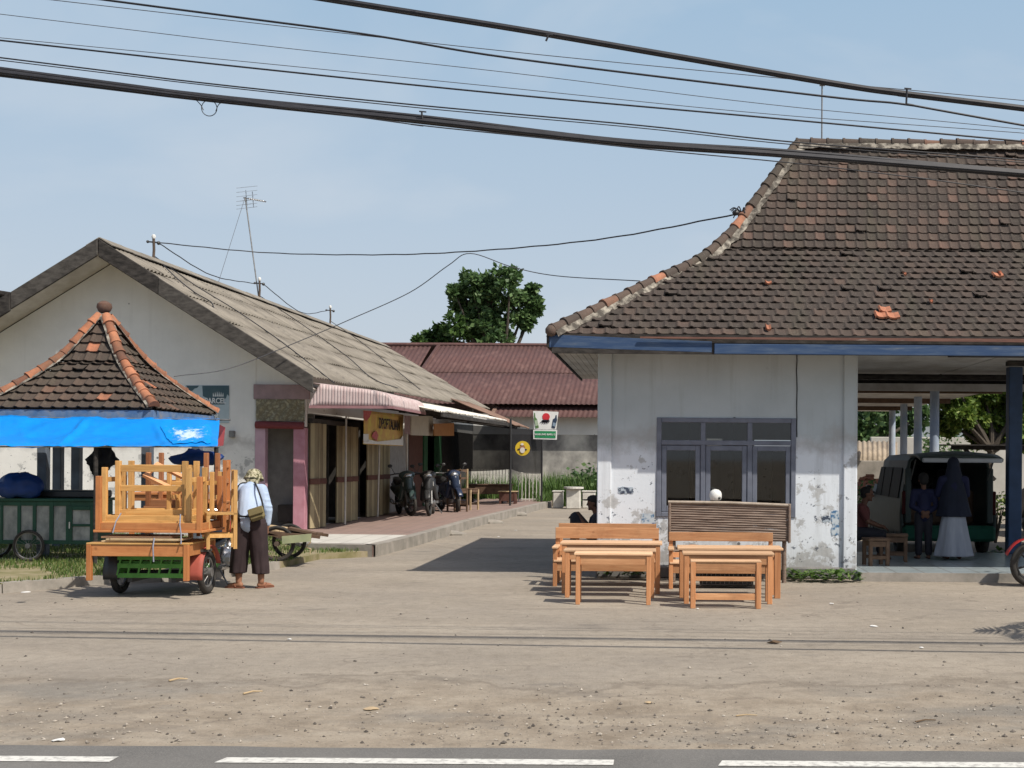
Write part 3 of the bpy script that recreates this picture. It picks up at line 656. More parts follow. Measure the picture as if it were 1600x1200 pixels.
m = MB(); m.bx(XE, 14, 25.15, 25.3, 3.10, 3.24); m.build('back_fascia', SOFFIT, sh, True)
m = MB(); m.bx(XE, 14, 25.35, 25.4, 3.24, 3.9); m.bx(XE, 14, 25.302, 25.352, 3.15, 3.3); m.build('back_board', DARKWOOD, sh, True)
for (x, y) in ((6.15, 22.2), (10.4, 22.2), (10.4, 18.7)):
    m = MB(); m.bx(x-.115, x+.115, y-.115, y+.115, .13, 3.36); m.build('terrace_post', BLUEPOST, sh, True, bevel=.012)
# west eave soffit boards
m = MB()
for i in range(7): m.bx(-1.54+.095*i, -1.54+.095*i+.088, 18.0, 25.5, 3.305, 3.32)
m.build('eave_soffit', SOFFIT, sh, True)
m = MB()
for i in range(7): m.bx(-.87, 14, 18.0+.093*i, 18.0+.093*i+.086, 3.325, 3.34)
m.build('eave_soffit', SOFFIT, sh, True)
# roof
EX, EY, EB, EZ = -1.49, 17.9, 25.7, 3.46; D1, Z1, D2, Z2 = 2.45, 5.08, 3.82, 7.02; XR = 14.0
def tint_up(i): return min(.95, max(0, RN.gauss(.55, .25)))
def tint_lo(i):
    r = RN.random()
    return .97 if r < .004 else min(.84, max(0, RN.gauss(.42 + (.24 if i == 0 else 0), .15)))
rf_ = MB(); sl1 = V((0, D1, Z1-EZ)); L1 = sl1.length; sl2 = V((0, D2-D1, Z2-Z1)); L2 = sl2.length
tile_face(rf_, (EX, EY, EZ), (1,0,0), sl1, L1, lambda t: D1*t/L1, lambda t: XR-EX, .205, .183, tint_lo)
tile_face(rf_, (EX+D1, EY+D1, Z1+.012), (1,0,0), sl2, L2, lambda t: (D2-D1)*t/L2, lambda t: XR-EX-D1, .178, .165, tint_up)
W = EB-EY
tile_face(rf_, (EX, EB, EZ), (0,-1,0), (D1,0,Z1-EZ), L1, lambda t: D1*t/L1, lambda t: W-D1*t/L1, .222, .183, tint_lo)
tile_face(rf_, (EX+D1, EB-D1, Z1+.03), (0,-1,0), (D2-D1,0,Z2-Z1), L2, lambda t: (D2-D1)*t/L2, lambda t: W-2*D1-(D2-D1)*t/L2, .178, .165, tint_up)
# a patch of three new orange tiles, a pair, and single ones
def spot(px, py, w_, hh):
    "loose bright tile lying on the lower front slope"
    d = (px - PX)/F
    k = D1/(Z1-EZ)                                   # point on the slope plane
    # solve for y: z = EZ + (y-EY)/k and the pixel row
    u, v = px - PX, py - PY; g = (u*ST - v*CT)/F
    y = (EZ - H - EY/k)/(g - 1/k); p = at(px, py, y); sl = sl1.normalized(); N = V((0,-sl.z,sl.y))
    q = p + N*.045
    pr = [(0,.02), (.12,.045), (.3,.02), (.65,.012), (1,.03)]
    vs = [q + V((f_*w_,0,0)) + N*h_ for f_, h_ in pr] + [q + V((f_*w_,0,0)) + N*(h_-.02) + sl*hh for f_, h_ in pr]
    vs += [q + V((f_*w_,0,0)) + N*(h_-.03) for f_, h_ in pr]
    rf_.add(vs, [(i, i+1, 6+i, 5+i) for i in range(4)] + [(10+i, 11+i, i+1, i) for i in range(4)], 0, 1.0)
for a in ((1367,501,.18,.2), (1384,502,.2,.2), (1373,492,.18,.18), (1551,437,.16,.16), (1562,436,.05,.2), (1195,448,.10,.1), (1411,434,.05,.1), (1196,520,.08,.16), (1452,477,.05,.1)): spot(*a)
roof = rf_.build('roof', TILE_R, sh, True, fix=False)
m = MB(); under = [(EX+.05,EY+.05,EZ-.03), (XR,EY+.05,EZ-.03), (XR,EY+D1,Z1-.05), (EX+D1,EY+D1,Z1-.05)]
m.add(under, [(0,1,2,3)]); m.add([(EX+D1,EY+D1,Z1-.05), (XR,EY+D1,Z1-.05), (XR,EY+D2,Z2-.05), (EX+D2,EY+D2,Z2-.05)], [(0,1,2,3)])
m.add([(EX+.05,EB,EZ-.03), (EX+.05,EY+.05,EZ-.03), (EX+D1,EY+D1,Z1-.05), (EX+D1,EB-D1,Z1-.05)], [(0,1,2,3)]); m.add([(EX+D1,EB-D1,Z1-.05), (EX+D1,EY+D1,Z1-.05), (EX+D2,EY+D2,Z2-.05)], [(0,1,2)])
m.add([(XR,EB,EZ), (EX,EB,EZ), (EX+D1,EB-D1,Z1), (XR,EB-D1,Z1)], [(0,1,2,3)]); m.add([(XR,EB-D1,Z1), (EX+D1,EB-D1,Z1), (EX+D2,EB-D2,Z2), (XR,EB-D2,Z2)], [(0,1,2,3)])
m.build('roof_underlay', INNERD, roof, True, fix=False)
rg, mo = MB(), MB(); tr = lambda: 1.0 if RN.random() < .06 else min(.75, max(0, RN.gauss(.3, .22)))
hip = [V((EX-.02, EY-.02, EZ+.06)), V((EX+D1*.5, EY+D1*.5, EZ+(Z1-EZ)*.47+.08)), V((EX+D1, EY+D1, Z1+.09)), V((EX+D2, EY+D2, Z2+.1))]
hs = spline(hip, 6)
ridge_tiles(rg, mo, hs, .27, .085, tr, drop=.085)
ridge_tiles(rg, mo, [V((EX+D2-.05, EY+D2, Z2+.08)), V((XR, EY+D2, Z2+.08))], .275, .085, tr, drop=.09)
ridge_tiles(rg, mo, [V((EX-.02, EB+.02, EZ+.06)), V((EX+D1, EB-D1, Z1+.09)), V((EX+D2, EB-D2, Z2+.1))], .27, .085, tr)
rg.build('ridge_tiles', RIDGE_R, roof, True, smooth=30, fix=False); mo.build('mortar_bed', MORTAR, roof, True, smooth=True, fix=False)
m = MB(); m.ell(V((EX-.03, EY-.05, EZ+.05)), (.085,.07,.085), 10); m.build('hip_end_tile', RIDGE_R, roof, True, smooth=True)
# fascia boards and rusty flashing
fa = at(856,522,EY-.03); fb = at(1113,534,EY-.03)
m = MB(); m.slab((EX-.06,EY-.03,fa.z), (fb.x,EY-.03,fb.z+.01), (fb.x,EY-.03,fb.z-.155), (EX-.06,EY-.03,fa.z-.185), -.035); m.build('fascia_board', BLUE_F, sh, True, bevel=.008)
fc = at(1116,537,EY-.05); fd = at(1600,542,EY-.05)
m = MB(); m.slab((fc.x,EY-.06,fc.z), (14,EY-.06,fd.z+.02), (14,EY-.06,fd.z-.135), (fc.x,EY-.06,fc.z-.145), -.035); m.build('fascia_board', BLUE_F, sh, True, bevel=.008)
m = MB(); m.bx(EX-.095, EX-.06, EY-.03, EB, fa.z-.185, fa.z); m.build('fascia_board', DARKWOOD, sh, True, bevel=.008)
m = MB(); m.bx(EX-.02, 14, EY-.028, EY+.03, 3.2, 3.47); m.build('eave_gap_stop', DARKWOOD, sh, True)  # added to stop sun leaking through the eave gap onto the wall
m = MB(); fe = at(1000,527,EY-.08); ff = at(1600,533,EY-.08)
m.slab((fe.x,EY-.085,fe.z+.01), (14,EY-.085,ff.z+.04), (14,EY-.085,ff.z-.05), (fe.x,EY-.085,fe.z-.012), -.02); m.build('rusty_flashing', M('rusty_flashing_iron', (.17,.085,.065), (.12,.06,.048), 5, .8, stretch=(.4,1,3), c3=(.40,.34,.30), lo=.42, hi=.78), sh, True)
# bent mast on the ridge
mt = MB(); p0, p1 = at(1284,222,21.8), at(1284.5,130,21.8); mt.tube([p0 - V((0,0,.4)), p0, p1], .014, 6); mt.bx(p1.x-.04, p1.x+.05, 21.76, 21.84, p1.z-.04, p1.z+.05)
tag(mt.build('roof_mast', STEEL), 'thin steel mast standing on the tiled roof ridge', 'mast')
# ------------------------------------------------------------------ kiosk row on the left
GY, RY = 26.5, 25.6; YE = 51.0
RIDN, RIDF = at(155,378,RY), at(605,541,YE); EAVN, EAVF = at(490,592,RY), at(768,640,YE)
RIDF.x = RIDN.x + .25; EAVF.x = EAVN.x + .15
WEVN, WEVF = V((2*RIDN.x - EAVN.x, RY, EAVN.z)), V((2*RIDF.x - EAVF.x, YE, EAVF.z))
SX = -7.33
ks = thing('shop_row', 'long low white kiosk row with a grey corrugated roof and open shop fronts', 'shop building', (-9.5, 30, 0))
def corr(mb, a0, a1, b0, b1, pitch, amp, nv, per=6, laps=0, lapz=.02, m=0, jit=0):
    "corrugated sheet: a0->a1 along the eave, b0->b1 along the top; waves run from a to b"
    a0, a1, b0, b1 = map(V, (a0, a1, b0, b1)); n_ = max(4, int((a1-a0).length/pitch*per)); N = (a1-a0).cross(b0-a0).normalized()
    if N.z < 0 or (abs(N.z) < .05 and N.y > 0): N = -N
    segs = laps + 1
    for s_ in range(segs):
        v0, v1 = s_/segs, min(1, (s_+1)/segs + (.012 if s_ < segs-1 else 0))
        def fn(u, v):
            vv = v0 + (v1-v0)*v; p = a0.lerp(a1, u).lerp(b0.lerp(b1, u), vv)
            k = u*n_/per*2*PI
            j = jit*mnoise.noise(V((u*n_/per*.13, vv*4, s_))) if jit else 0
            return p + N*(amp*math.sin(k) + (lapz*(1-v) if laps else 0) + j)
        mb.grid(fn, n_, max(1, nv//segs), m)
r = MB(); corr(r, EAVN, EAVF, RIDN, RIDF, .19, .024, 12, 6, 4, .03, jit=.03)
corr(r, WEVN, WEVF, RIDN, RIDF, .38, .024, 6, 4)
roofL = r.build('roof', ASBESTOS, ks, True, smooth=60, solid=.012, fix=False)
m = MB()
for i in range(26):
    a, c = RIDN.lerp(RIDF, i/26), RIDN.lerp(RIDF, (i+1.04)/26); z = .05 + .015*mnoise.noise(V((i*1.3,0,0)))
    m.slab(a+V((-.26,0,z-.13)), c+V((-.26,0,z-.13)), c+V((0,0,z+.03)), a+V((0,0,z+.03)), .02); m.slab(a+V((0,0,z+.03)), c+V((0,0,z+.03)), c+V((.26,0,z-.13)), a+V((.26,0,z-.13)), .02)
m.build('ridge_cap', ASBESTOS, roofL, True)
# rake boards (two lengths each side, different wear) and soffit
up = V((0,0,1))
def rake(a, c, hgt, mat, y=RY-.05, th=.05):
    q = MB(); a, c = V(a), V(c); a.y = c.y = y
    q.slab(a+up*.06, c+up*.06, c-up*hgt, a-up*hgt, -th); q.build('bargeboard', mat, ks, True, bevel=.012)
pE = RIDN.lerp(EAVN, .28); pW = RIDN.lerp(WEVN, .40)
rake(RIDN, pE, .30, DARKWOOD); rake(pE+V((0,0,-.01)), EAVN, .29, GREYWOOD, RY-.062); rake(RIDN, pW, .29, GREYWOOD, RY-.044); rake(pW, WEVN, .32, DARKWOOD, RY-.06)
for e in (EAVN, WEVN):
    q = MB(); q.slab(V((RIDN.x,RY,RIDN.z-.2)), V((e.x,RY,e.z-.2)), V((e.x,GY,e.z-.2)), V((RIDN.x,GY,RIDN.z-.2)), .03); q.build('rake_soffit', SOFFIT, ks, True, fix=True)
# gable wall with the corner shop opening
KX0, KX1 = at(399,700,GY).x, SX
OX0, OX1, OZ1 = at(415,700,GY).x, at(459,700,GY).x, at(430,668,GY).z
pitch = (RIDN.z-EAVN.z)/(EAVN.x-RIDN.x)
def gz_(x): return RIDN.z - .22 - pitch*abs(x-RIDN.x)
g = MB()
def wallpoly(mb, pts, y0, y1): mb.prism(pts, lambda x, z: V((x, y0, z)), lambda x, z: V((x, y1, z)))
wl = 2*RIDN.x - SX
wallpoly(g, [(wl,0), (KX0,0), (KX0,gz_(KX0)), (RIDN.x,gz_(RIDN.x)), (wl,gz_(wl))], GY, GY+.15)
wallpoly(g, [(KX0,OZ1+.02), (KX1,OZ1+.02), (KX1,gz_(KX1)), (KX0,gz_(KX0))], GY+.01, GY+.14)
g.build('gable_wall', WALL_LF, ks, True)
g = MB(); g.bx(wl, wl+.15, GY+.15, YE-.6, 0, 3.2); g.bx(wl+.15, SX, YE-.75, YE-.6, 0, 3.6); g.bx(SX-3.2, SX-3.1, GY+.15, YE-.75, 0, 4.9); g.build('back_wall', INNER, ks, True)
def part(name, mat, bxs, bevel=.006, parent=None, **kw):
    q = MB()
    for b_ in bxs: q.bx(*b_)
    return q.build(name, mat, parent or ks, True, bevel=bevel, **kw)
part('pink_jamb', PINKLIT, [(KX0, OX0, GY-.03, GY+.16, PZ, OZ1)]); part('pink_jamb', PINK, [(OX1, KX1, GY-.035, GY+.2, PZ, OZ1)])
zz = lambda py, Y=GY: at(450, py, Y).z
part('lavender_header', LAV, [(KX0-.03, KX1+.1, GY-.06, GY-.004, zz(624), zz(601))])
q = MB(); x0, x1 = KX0+.03, KX1-.0
q.grid(lambda u, v: V((x0+(x1-x0)*u, GY-.06-.018*math.sin(u*9+v*4)*v - .014*math.sin(u*31+v*11), zz(624)-(zz(624)-zz(658))*v)), 48, 14); q.build('cloth_drape', FLOWERED, ks, True, smooth=True)
q = MB(); q.tube([V((KX0+.02,GY-.05,zz(664))), V((KX1-.02,GY-.05,zz(665)))], .075, 12); q.build('rolled_blind', REDTUBE, ks, True, smooth=True)
# inside of the corner shop
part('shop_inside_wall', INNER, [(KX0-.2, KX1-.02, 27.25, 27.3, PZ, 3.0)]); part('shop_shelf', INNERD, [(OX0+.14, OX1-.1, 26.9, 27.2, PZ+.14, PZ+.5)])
# east side: piers, doors, header; floor plan along Y
part('header_wall', WALL_L, [(SX-.12, SX, GY+.2, YE-.75, 2.62, 3.46)]); part('header_beam', INNERD, [(SX, SX+.10, 26.7, 29.6, 2.42, 2.52)])
def folding(y0, y1, n_, mat, name='folding_door', z1=2.42, out=.16):
    q = MB(); pts = []
    for i in range(n_+1): pts.append((SX + (out if i % 2 else .02), y0 + (y1-y0)*i/n_))
    for i in range(n_):
        a, c = pts[i], pts[i+1]; q.bar((a[0],a[1],(PZ+z1)/2+.01), (c[0],c[1],(PZ+z1)/2+.01), .035, z1-PZ-.02)
    o = q.build(name, mat, ks, True)
    q = MB()
    for i in range(n_):
        a, c = pts[i], pts[i+1]; q.bar((a[0]+.012,a[1]-.012,1.2), (c[0]+.012,c[1]-.012,1.2), .045, .12)
    q.build('painted_band', BAND, o, True); return o
folding(26.75, 27.75, 4, CREAM); folding(29.0, 30.7, 6, CREAM); folding(32.0, 34.4, 6, CREAM)
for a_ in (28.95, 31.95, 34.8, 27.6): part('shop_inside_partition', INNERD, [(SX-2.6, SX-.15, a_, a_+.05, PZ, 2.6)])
part('pale_pier', INNER, [(SX-.12, SX+.02, 34.4, 37.3, PZ, 2.62)]); part('flush_door', DOORBROWN, [(SX-.1, SX+.03, 37.35, 39.5, PZ, 2.5)])
part('green_door_frame', GREENP, [(SX-.1, SX+.06, 39.6, 40.2, PZ, 2.55), (SX-.1, SX+.06, 42.2, 42.8, PZ, 2.55), (SX-.1, SX+.06, 40.2, 42.2, 2.4, 2.55)]); part('dark_pier', INNERD, [(SX-.1, SX+.02, 42.8, YE-.8, PZ, 2.6)])
q = MB(); q.bx(SX-.9, SX-.35, 28.0, 28.9, PZ, 1.55); q.build('drinks_cabinet', M('pale_cabinet', (.36,.37,.30)), ks, True, bevel=.02)
q = MB(); q.bx(SX-3.1, SX-.12, GY+.16, YE-.76, PZ, PZ+.012); q.build('shop_floor', INNER, ks, True)
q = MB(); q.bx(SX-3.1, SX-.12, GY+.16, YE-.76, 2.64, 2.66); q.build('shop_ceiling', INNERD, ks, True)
# awnings
AZ = .0
pinkprof = [(EAVN.x-.05, 3.20), (-6.1, 3.10), (-5.62, 3.03), (-5.42, 2.93), (-5.36, 2.74)]
y0, y1 = 25.75, 29.3
q = MB(); pp = spline([(x,0,z) for x,z in pinkprof], 4)
n_ = int((y1-y0)/.09*5)
for i in range(n_):
    pass
def pk(u, v):
    k = v*(len(pp)-1); i = min(int(k), len(pp)-2); p = pp[i].lerp(pp[i+1], k-i); nrm = V((-(pp[i+1]-pp[i]).z, 0, (pp[i+1]-pp[i]).x)).normalized()
    return V((p.x, y0+(y1-y0)*u, p.z)) + nrm*.010*math.sin(u*n_/5*2*PI)
q.grid(pk, n_, 16)
aw = q.build('pink_awning', PINKSHEET, ks, True, smooth=60, solid=.006, fix=False)
q = MB(); xs0, xs1 = at(484,600,y0).x, -5.37; n2 = int((xs1-xs0)/.06*5)
def endcap(u, v):
    x = xs0 + (xs1-xs0)*u; top = None
    for i in range(len(pp)-1):
        if pp[i].x <= x <= pp[i+1].x: top = pp[i].z + (pp[i+1].z-pp[i].z)*(x-pp[i].x)/(pp[i+1].x-pp[i].x)
    if top is None: top = pp[0].z + (pp[0].x-x)*.2 if x < pp[0].x else 2.74
    if x < pp[0].x + .18: top = min(top, 2.78 + (x-xs0)*1.9)
    return V((x, y0-.03 + .007*math.sin(u*n2/5*2*PI), 2.735 + (max(top, 2.74)-2.735)*v))
q.grid(endcap, n2, 4); q.build('awning_end', PINKSHEET, aw, True, smooth=60, solid=.006, fix=False)
q = MB(); q.bar((xs0,y0-.035,2.72), (xs1,y0-.035,2.72), .03, .05); q.bar((xs1+.01,y0-.03,2.72), (xs1+.01,y1,2.72), .03, .05); q.build('awning_valance', M('dull_pink_trim', (.30,.16,.17)), aw, True)
def awn(name, mat, y0, y1, xo, zi, zo, rag, pitch_=.2, zo2=None):
    q = MB(); a0, a1 = V((xo,y0,zo)), V((xo+.05,y1,zo2 or zo)); n_ = int((y1-y0)/pitch_*6)
    def fn(u, v):
        ed = rag*mnoise.noise(V((math.floor(u*(y1-y0)/.9)*3.1, 0, 1)))
        p = a0.lerp(a1, u); i_ = V((EAVN.x+.08, p.y, zi + (zo2 or zo)*0 + (EAVF.z-EAVN.z)*((p.y-RY)/(YE-RY))*.8))
        pt = (p + V((ed, 0, -ed*.3))).lerp(i_, v); return pt + V((0,0,.022*math.sin(u*n_/6*2*PI) - .05*math.sin(PI*v)*0 + .02*mnoise.noise(V((p.y*.8, v*2, 0)))))
    q.grid(fn, n_, 4); return q.build(name, mat, ks, True, smooth=60, solid=.008, fix=False)
awn('white_awning', WHITESHEET, 28.6, 41.8, -5.05, 3.14, 2.78, .14, zo2=2.93); awn('brown_awning', BROWNSHEET, 41.9, 46.0, -4.72, 3.45, 2.78, .04, .14)
q = MB(); q.bar((-5.0,29.4,2.70), (-4.85,44.4,2.80), .05, .09); q.bar((-6.2,29.4,2.86), (-6.2,46,3.0), .05, .07)
for y in (30,33,36,39,42,45): q.bar((SX,y,3.0), (-5.0,y,2.74), .05, .07)
q.build('awning_beam', DARKWOOD, ks, True)
# poster on the gable
pt = thing('wall_poster', 'dark teal poster with pale lettering and a crown mark on the white gable wall', 'poster', at(325,630,GY-.02))
Yp = GY-.012
q = MB(); a, c, d, e = at(290,602,Yp), at(358,602,Yp), at(358,661,Yp), at(290,661,Yp); q.slab(a, c, d, e, -.006); q.build('sheet', POSTERPALE, pt, True)
q = MB(); q.slab(at(316,602.5,Yp-.004), at(358,603,Yp-.004), at(357,620,Yp-.004), at(351,622,Yp-.004), .0); 
q = MB()
def flat(mb, pix, Y, th=.004): 
    P = [at(x, y, Y) for x, y in pix]; n_ = len(P)
    mb.add(P + [p + V((0,th,0)) for p in P], [tuple(range(n_)), tuple(range(2*n_-1, n_-1, -1))] + [(i, (i+1) % n_, n_+(i+1) % n_, n_+i) for i in range(n_)])
flat(q, [(316,602.5), (358,602.5), (358,619), (355,616), (353,622), (350,624), (351,632), (323,632), (323,622), (317,619)], Yp-.005)
flat(q, [(291,602.5), (311,602.5), (308,606), (304,607), (300,611), (296,610), (293,607)], Yp-.005); q.build('teal_panel', TEAL, pt, True)
q = MB()
for i in range(6):
    x = 332.5 + i*2.9; flat(q, [(x,619.5), (x+1.0-(2.5-i)*.25,611+abs(2.5-i)*.9), (x+2.3,619.5)], Yp-.010)
q.build('crown_mark', POSTERW, pt, True)
text_mesh('lettering', 'PARCEL', .155, POSTERW, pt, face_M(at(336.5,626.5,Yp-.013)), .004, .002, sx=.82); text_mesh('lettering', 'AR', .17, POSTERW, pt, face_M(at(334,650.5,Yp-.013)), .004, .002)
# meter box and cables on the wall
q = MB(); a = at(362,679,GY-.06); q.bx(a.x-.05, a.x+.06, GY-.09, GY-.002, a.z-.06, a.z+.08); q.build('meter_box', STEEL, ks, True, bevel=.01)
# banner, boards under the awning
bn = thing('hanging_banner', 'yellow and pink vinyl banner hanging under the pink awning', 'banner', at(598,668,28.0))
def P3(px, py, X):                                     # point on the vertical plane x = X
    Y = (X*F)/(px-PX); return at(px, py, Y)
XB = -6.62
B0, B1 = P3(567,641,XB), P3(630,648,XB)
ybl, yb1 = P3(567,694,XB).z, P3(630,697,XB).z
q = MB(); q.grid(lambda u, v: V((XB+.015*math.sin(u*9+v*3), B0.y+(B1.y-B0.y)*u, (B0.z+(B1.z-B0.z)*u)*(1-v) + (ybl+(yb1-ybl)*u)*v)), 24, 8); q.build('banner_sheet', BANNERY, bn, True, smooth=True, solid=.004)
q = MB()
def bflat(mb, pix, X):
    P = [P3(x, y, X) for x, y in pix]; n_ = len(P); mb.add(P + [p - V((.003,0,0)) for p in P], [tuple(range(n_)), tuple(range(2*n_-1, n_-1, -1))] + [(i, (i+1) % n_, n_+(i+1) % n_, n_+i) for i in range(n_)])
bflat(q, [(568,642), (581,642), (578,652), (572,658), (568,652)], XB+.03); bflat(q, [(583,676), (588,673), (591,680), (589,689), (585,686), (581,682)], XB+.03); q.build('pink_splash', BANNERP, bn, True)
q = MB(); bflat(q, [(568,678), (576,678), (576,690), (568,690)], XB+.03); bflat(q, [(577,687), (590,690), (626,686), (630,680), (630,696), (568,693), (568,691)], XB+.03); q.build('white_patch', SIGNW, bn, True)
text_mesh('lettering', 'DPOPTAUAN', .36, SIGNDARK, bn, face_M(P3(609,664,XB+.034), (0,1,0)), .004, .003, sx=1.12)
XC = -6.45
def board(name, label, pix, mat, X, cat='signboard'):
    q = MB(); P = [P3(x, y, X) for x, y in pix]; q.slab(*P, .03); return tag(q.build(name, mat), label, cat)
sbw = thing('photo_board', 'pale board with two dark product photos hung under the awning', 'signboard', P3(655,668,XC))
q = MB(); q.slab(*[P3(x, y, XC) for x, y in ((641,650), (675,650), (675,681), (641,680))], .03); q.build('panel', BEIGE, sbw, True)
q = MB(); bflat(q, [(654,654), (664,654), (664,677), (654,677)], XC+.012); q.build('photo_print', DOORBROWN, sbw, True)
q = MB(); bflat(q, [(632,649), (641,650), (641,679), (632,678)], XC+.012); q.build('photo_print', M('dull_print', (.28,.20,.20), (.20,.12,.13)), sbw, True)
board('orange_board', 'blank orange board under the white awning, right of the photo board', ((677,662), (708,661), (708,681), (677,681)), ORANGEBOARD, -6.3)
# poles of the awnings and the shade net
def pole(name, label, a, c, r_, mat, group, cat='post'):
    q = MB(); q.tube([a, c], r_, 8); return tag(q.build(name, mat, smooth=True), label, cat, group)
pole('metal_post', 'white leaning pole under the pink awning, left of the banner', P3(539,819,-7.05), P3(541,650,-7.0), .022, CONCW, 'posts along the kiosk fronts')
pole('metal_post', 'white leaning pole below the middle of the banner', P3(590,807,-7.0), P3(594,650,-6.85), .022, CONCW, 'posts along the kiosk fronts')
pole('metal_post', 'thin white pole beside the parked motorbikes', P3(636,780,-6.6), P3(636,660,-6.5), .022, CONCW, 'posts along the kiosk fronts')
NP0, NP1 = gnd(797,790,PZ), gnd(846,784,PZ)
pole('metal_post', 'dark post with white patches at the left edge of the round emblem', NP0, NP0+V((0,0,2.75)), .035, BLACKP, 'posts along the kiosk fronts')
pole('metal_post', 'dark post carrying the bottle sign at the far platform corner', NP1, NP1+V((0,0,3.15)), .035, BLACKP, 'posts along the kiosk fronts')
# black shade net with the emblem
nt = MB(); n0 = at(702,672,46.5); n0.x = SX+.1; A = at(702,664,46); 
def net(u, v):
    if u < .62: k = u/.62; p0, p1 = at(702,662,46.0), at(797,668,NP0.y); b0, b1 = at(702,735,46.0), at(797,733,NP0.y)
    else: k = (u-.62)/.38; p0, p1 = at(797,668,NP0.y), at(845,672,NP1.y); b0, b1 = at(797,733,NP0.y), at(845,740,NP1.y)
    p = p0.lerp(p1, k).lerp(b0.lerp(b1, k), v); return p + V((.05*math.sin(u*14), .06*math.sin(u*11+v*2), -.05*v*math.sin(PI*k)))
nt.grid(net, 40, 10); tag(nt.build('shade_net', NET, smooth=True), 'black shade net stretched between posts at the far end of the kiosks', 'shade net')
em = thing('round_emblem', 'round yellow disc with a white bearded face hung on the black net', 'emblem', at(816.5,700,NP0.y-.12))
def disc(mb, cx, cy, rx, ry, Y, n_=28, th=.012): flat(mb, [(cx+rx*math.cos(2*PI*i/n_), cy-ry*math.sin(2*PI*i/n_)) for i in range(n_)], Y, th)
Ye = NP0.y-.12
q = MB(); disc(q, 816.5, 700.5, 11.5, 11.5, Ye, th=.03); q.build('disc', YELSIGN, em, True)
q = MB(); disc(q, 816.5, 699, 4.2, 3.6, Ye-.014); q.build('brown_mark', EMSKIN, em, True)
q = MB(); disc(q, 816.3, 703.5, 3.8, 4.4, Ye-.026); disc(q, 815.8, 694.2, 2.3, 1.7, Ye-.026); q.build('white_mark', BEARD, em, True)
q = MB(); disc(q, 810.5, 702, 2.0, 1.2, Ye-.014); disc(q, 821.5, 702.5, 1.8, 1.3, Ye-.014); q.build('dark_mark', SIGNDARK, em, True)
# drinks sign on the corner post
sg = thing('drinks_sign', 'white sign with a red disc and two bottles above a green name panel', 'sign', at(852,664,NP1.y-1.3)); Yg = NP1.y-1.3
q = MB(); flat(q, [(833,642), (872.5,643.5), (869,671), (834.5,671)], Yg, .06); q.build('white_panel', SIGNW, sg, True)
q = MB(); flat(q, [(833.2,671.5), (870.5,671.8), (869.8,687), (833.4,686)], Yg-.004, .06); q.build('name_panel_frame', SIGNW, sg, True)
q = MB(); flat(q, [(835.2,673.2), (868.6,673.8), (868,684.8), (835.4,684)], Yg-.012); gp = q.build('green_name_panel', SIGNGREEN, sg, True)
text_mesh('lettering', 'WARUNG BARU 2', .085, SIGNW, sg, face_M(at(851.5,678.8,Yg-.02)), .002, .002)
q = MB(); disc(q, 853.2, 651.3, 5.9, 5.9, Yg-.012); q.build('red_disc', SIGNRED, sg, True)
q = MB(); disc(q, 852.5, 657.8, 6.5, 2.2, Yg-.018)
for i, (dx, dy) in enumerate(((-8,3.5), (-5,5), (-1.5,5.5), (2,5), (5,4), (6,-1.5))): flat(q, [(852+dx*.4,657), (852+dx*.4+1.6,657.5), (852+dx+.6,657+dy), (852+dx-.6,657+dy-.4)], Yg-.018)
q.build('dark_tentacle_mark', SIGNDARK, sg, True)
q = MB(); flat(q, [(834.8,645), (836,645), (836.6,652), (839.2,655), (842,668), (836.8,669.5), (834.4,657)], Yg-.012); q.build('green_bottle', SIGNBOT, sg, True)
q = MB(); flat(q, [(835.4,657), (839.2,656), (841.2,664.5), (836.4,666)], Yg-.02); q.build('bottle_label', LABELG, sg, True)
q = MB(); flat(q, [(868.2,648.5), (869.8,648.6), (870,653), (870.5,656), (867,669.5), (861.6,668.2), (864,655), (867.4,653)], Yg-.012); q.build('dark_bottle', SIGNNAVY, sg, True)
q = MB(); flat(q, [(864.2,660), (868.8,661), (867.4,666.5), (863.2,665.5)], Yg-.02); q.build('bottle_label', LABELB, sg, True)
# aerial mast on the ridge, three wire posts
def ridge_at(px):
    lo, hi = 0.0, 1.0
    for _ in range(40):
        md = (lo+hi)/2; p = RIDN.lerp(RIDF, md)
        if PX + p.x*F/p.y < px: lo = md
        else: hi = md
    return RIDN.lerp(RIDF, lo)
RP = []
for i, (px, h_) in enumerate(((237,.52), (403,.56), (514,.62))):
    p = ridge_at(px); o = thing('wire_post', ['rusty wire post on the kiosk roof ridge nearest the gable', 'white topped wire post at the middle of the kiosk ridge', 'small wire post on the kiosk ridge farthest from the gable'][i], 'post', p, 0, 'wire posts along the kiosk roof ridge')
    q = MB(); q.tube([(0,0,-.1), (.02,0,h_*.5), (.01,0,h_)], .03, 7); q.build('post', RUSTIRON, o)
    q = MB(); q.ell((.01,0,h_+.03), (.05,.05,.06), 8); q.build('insulator', WHITEP, o, smooth=True)
    q = MB(); q.bar((-.13,0,h_-.08), (.13,0,h_-.10), .03, .03); q.ell((.12,0,h_-.11), .045, 8); q.ell((-.12,0,h_-.08), .035, 8); q.build('bracket', BLACKP, o)
    RP.append(p + V((.1,0,h_-.1)))
p = ridge_at(404); ta = thing('roof_antenna', 'television aerial on a tall leaning mast above the kiosk ridge', 'antenna', p)
tp = at(383,308,p.y); q = MB(); q.tube([p - V((0,0,.1)), tp], .018, 6); q.build('mast', STEEL, ta, True)
q = MB(); g = at(339,441,p.y-3); q.tube([tp, ridge_at(338)], .006, 5); q.build('guy_wire', THINCABLE, ta, True)
q = MB(); bm0, bm1 = at(380,309,p.y), at(416,315,p.y); q.tube([bm0, bm1], .016, 6)
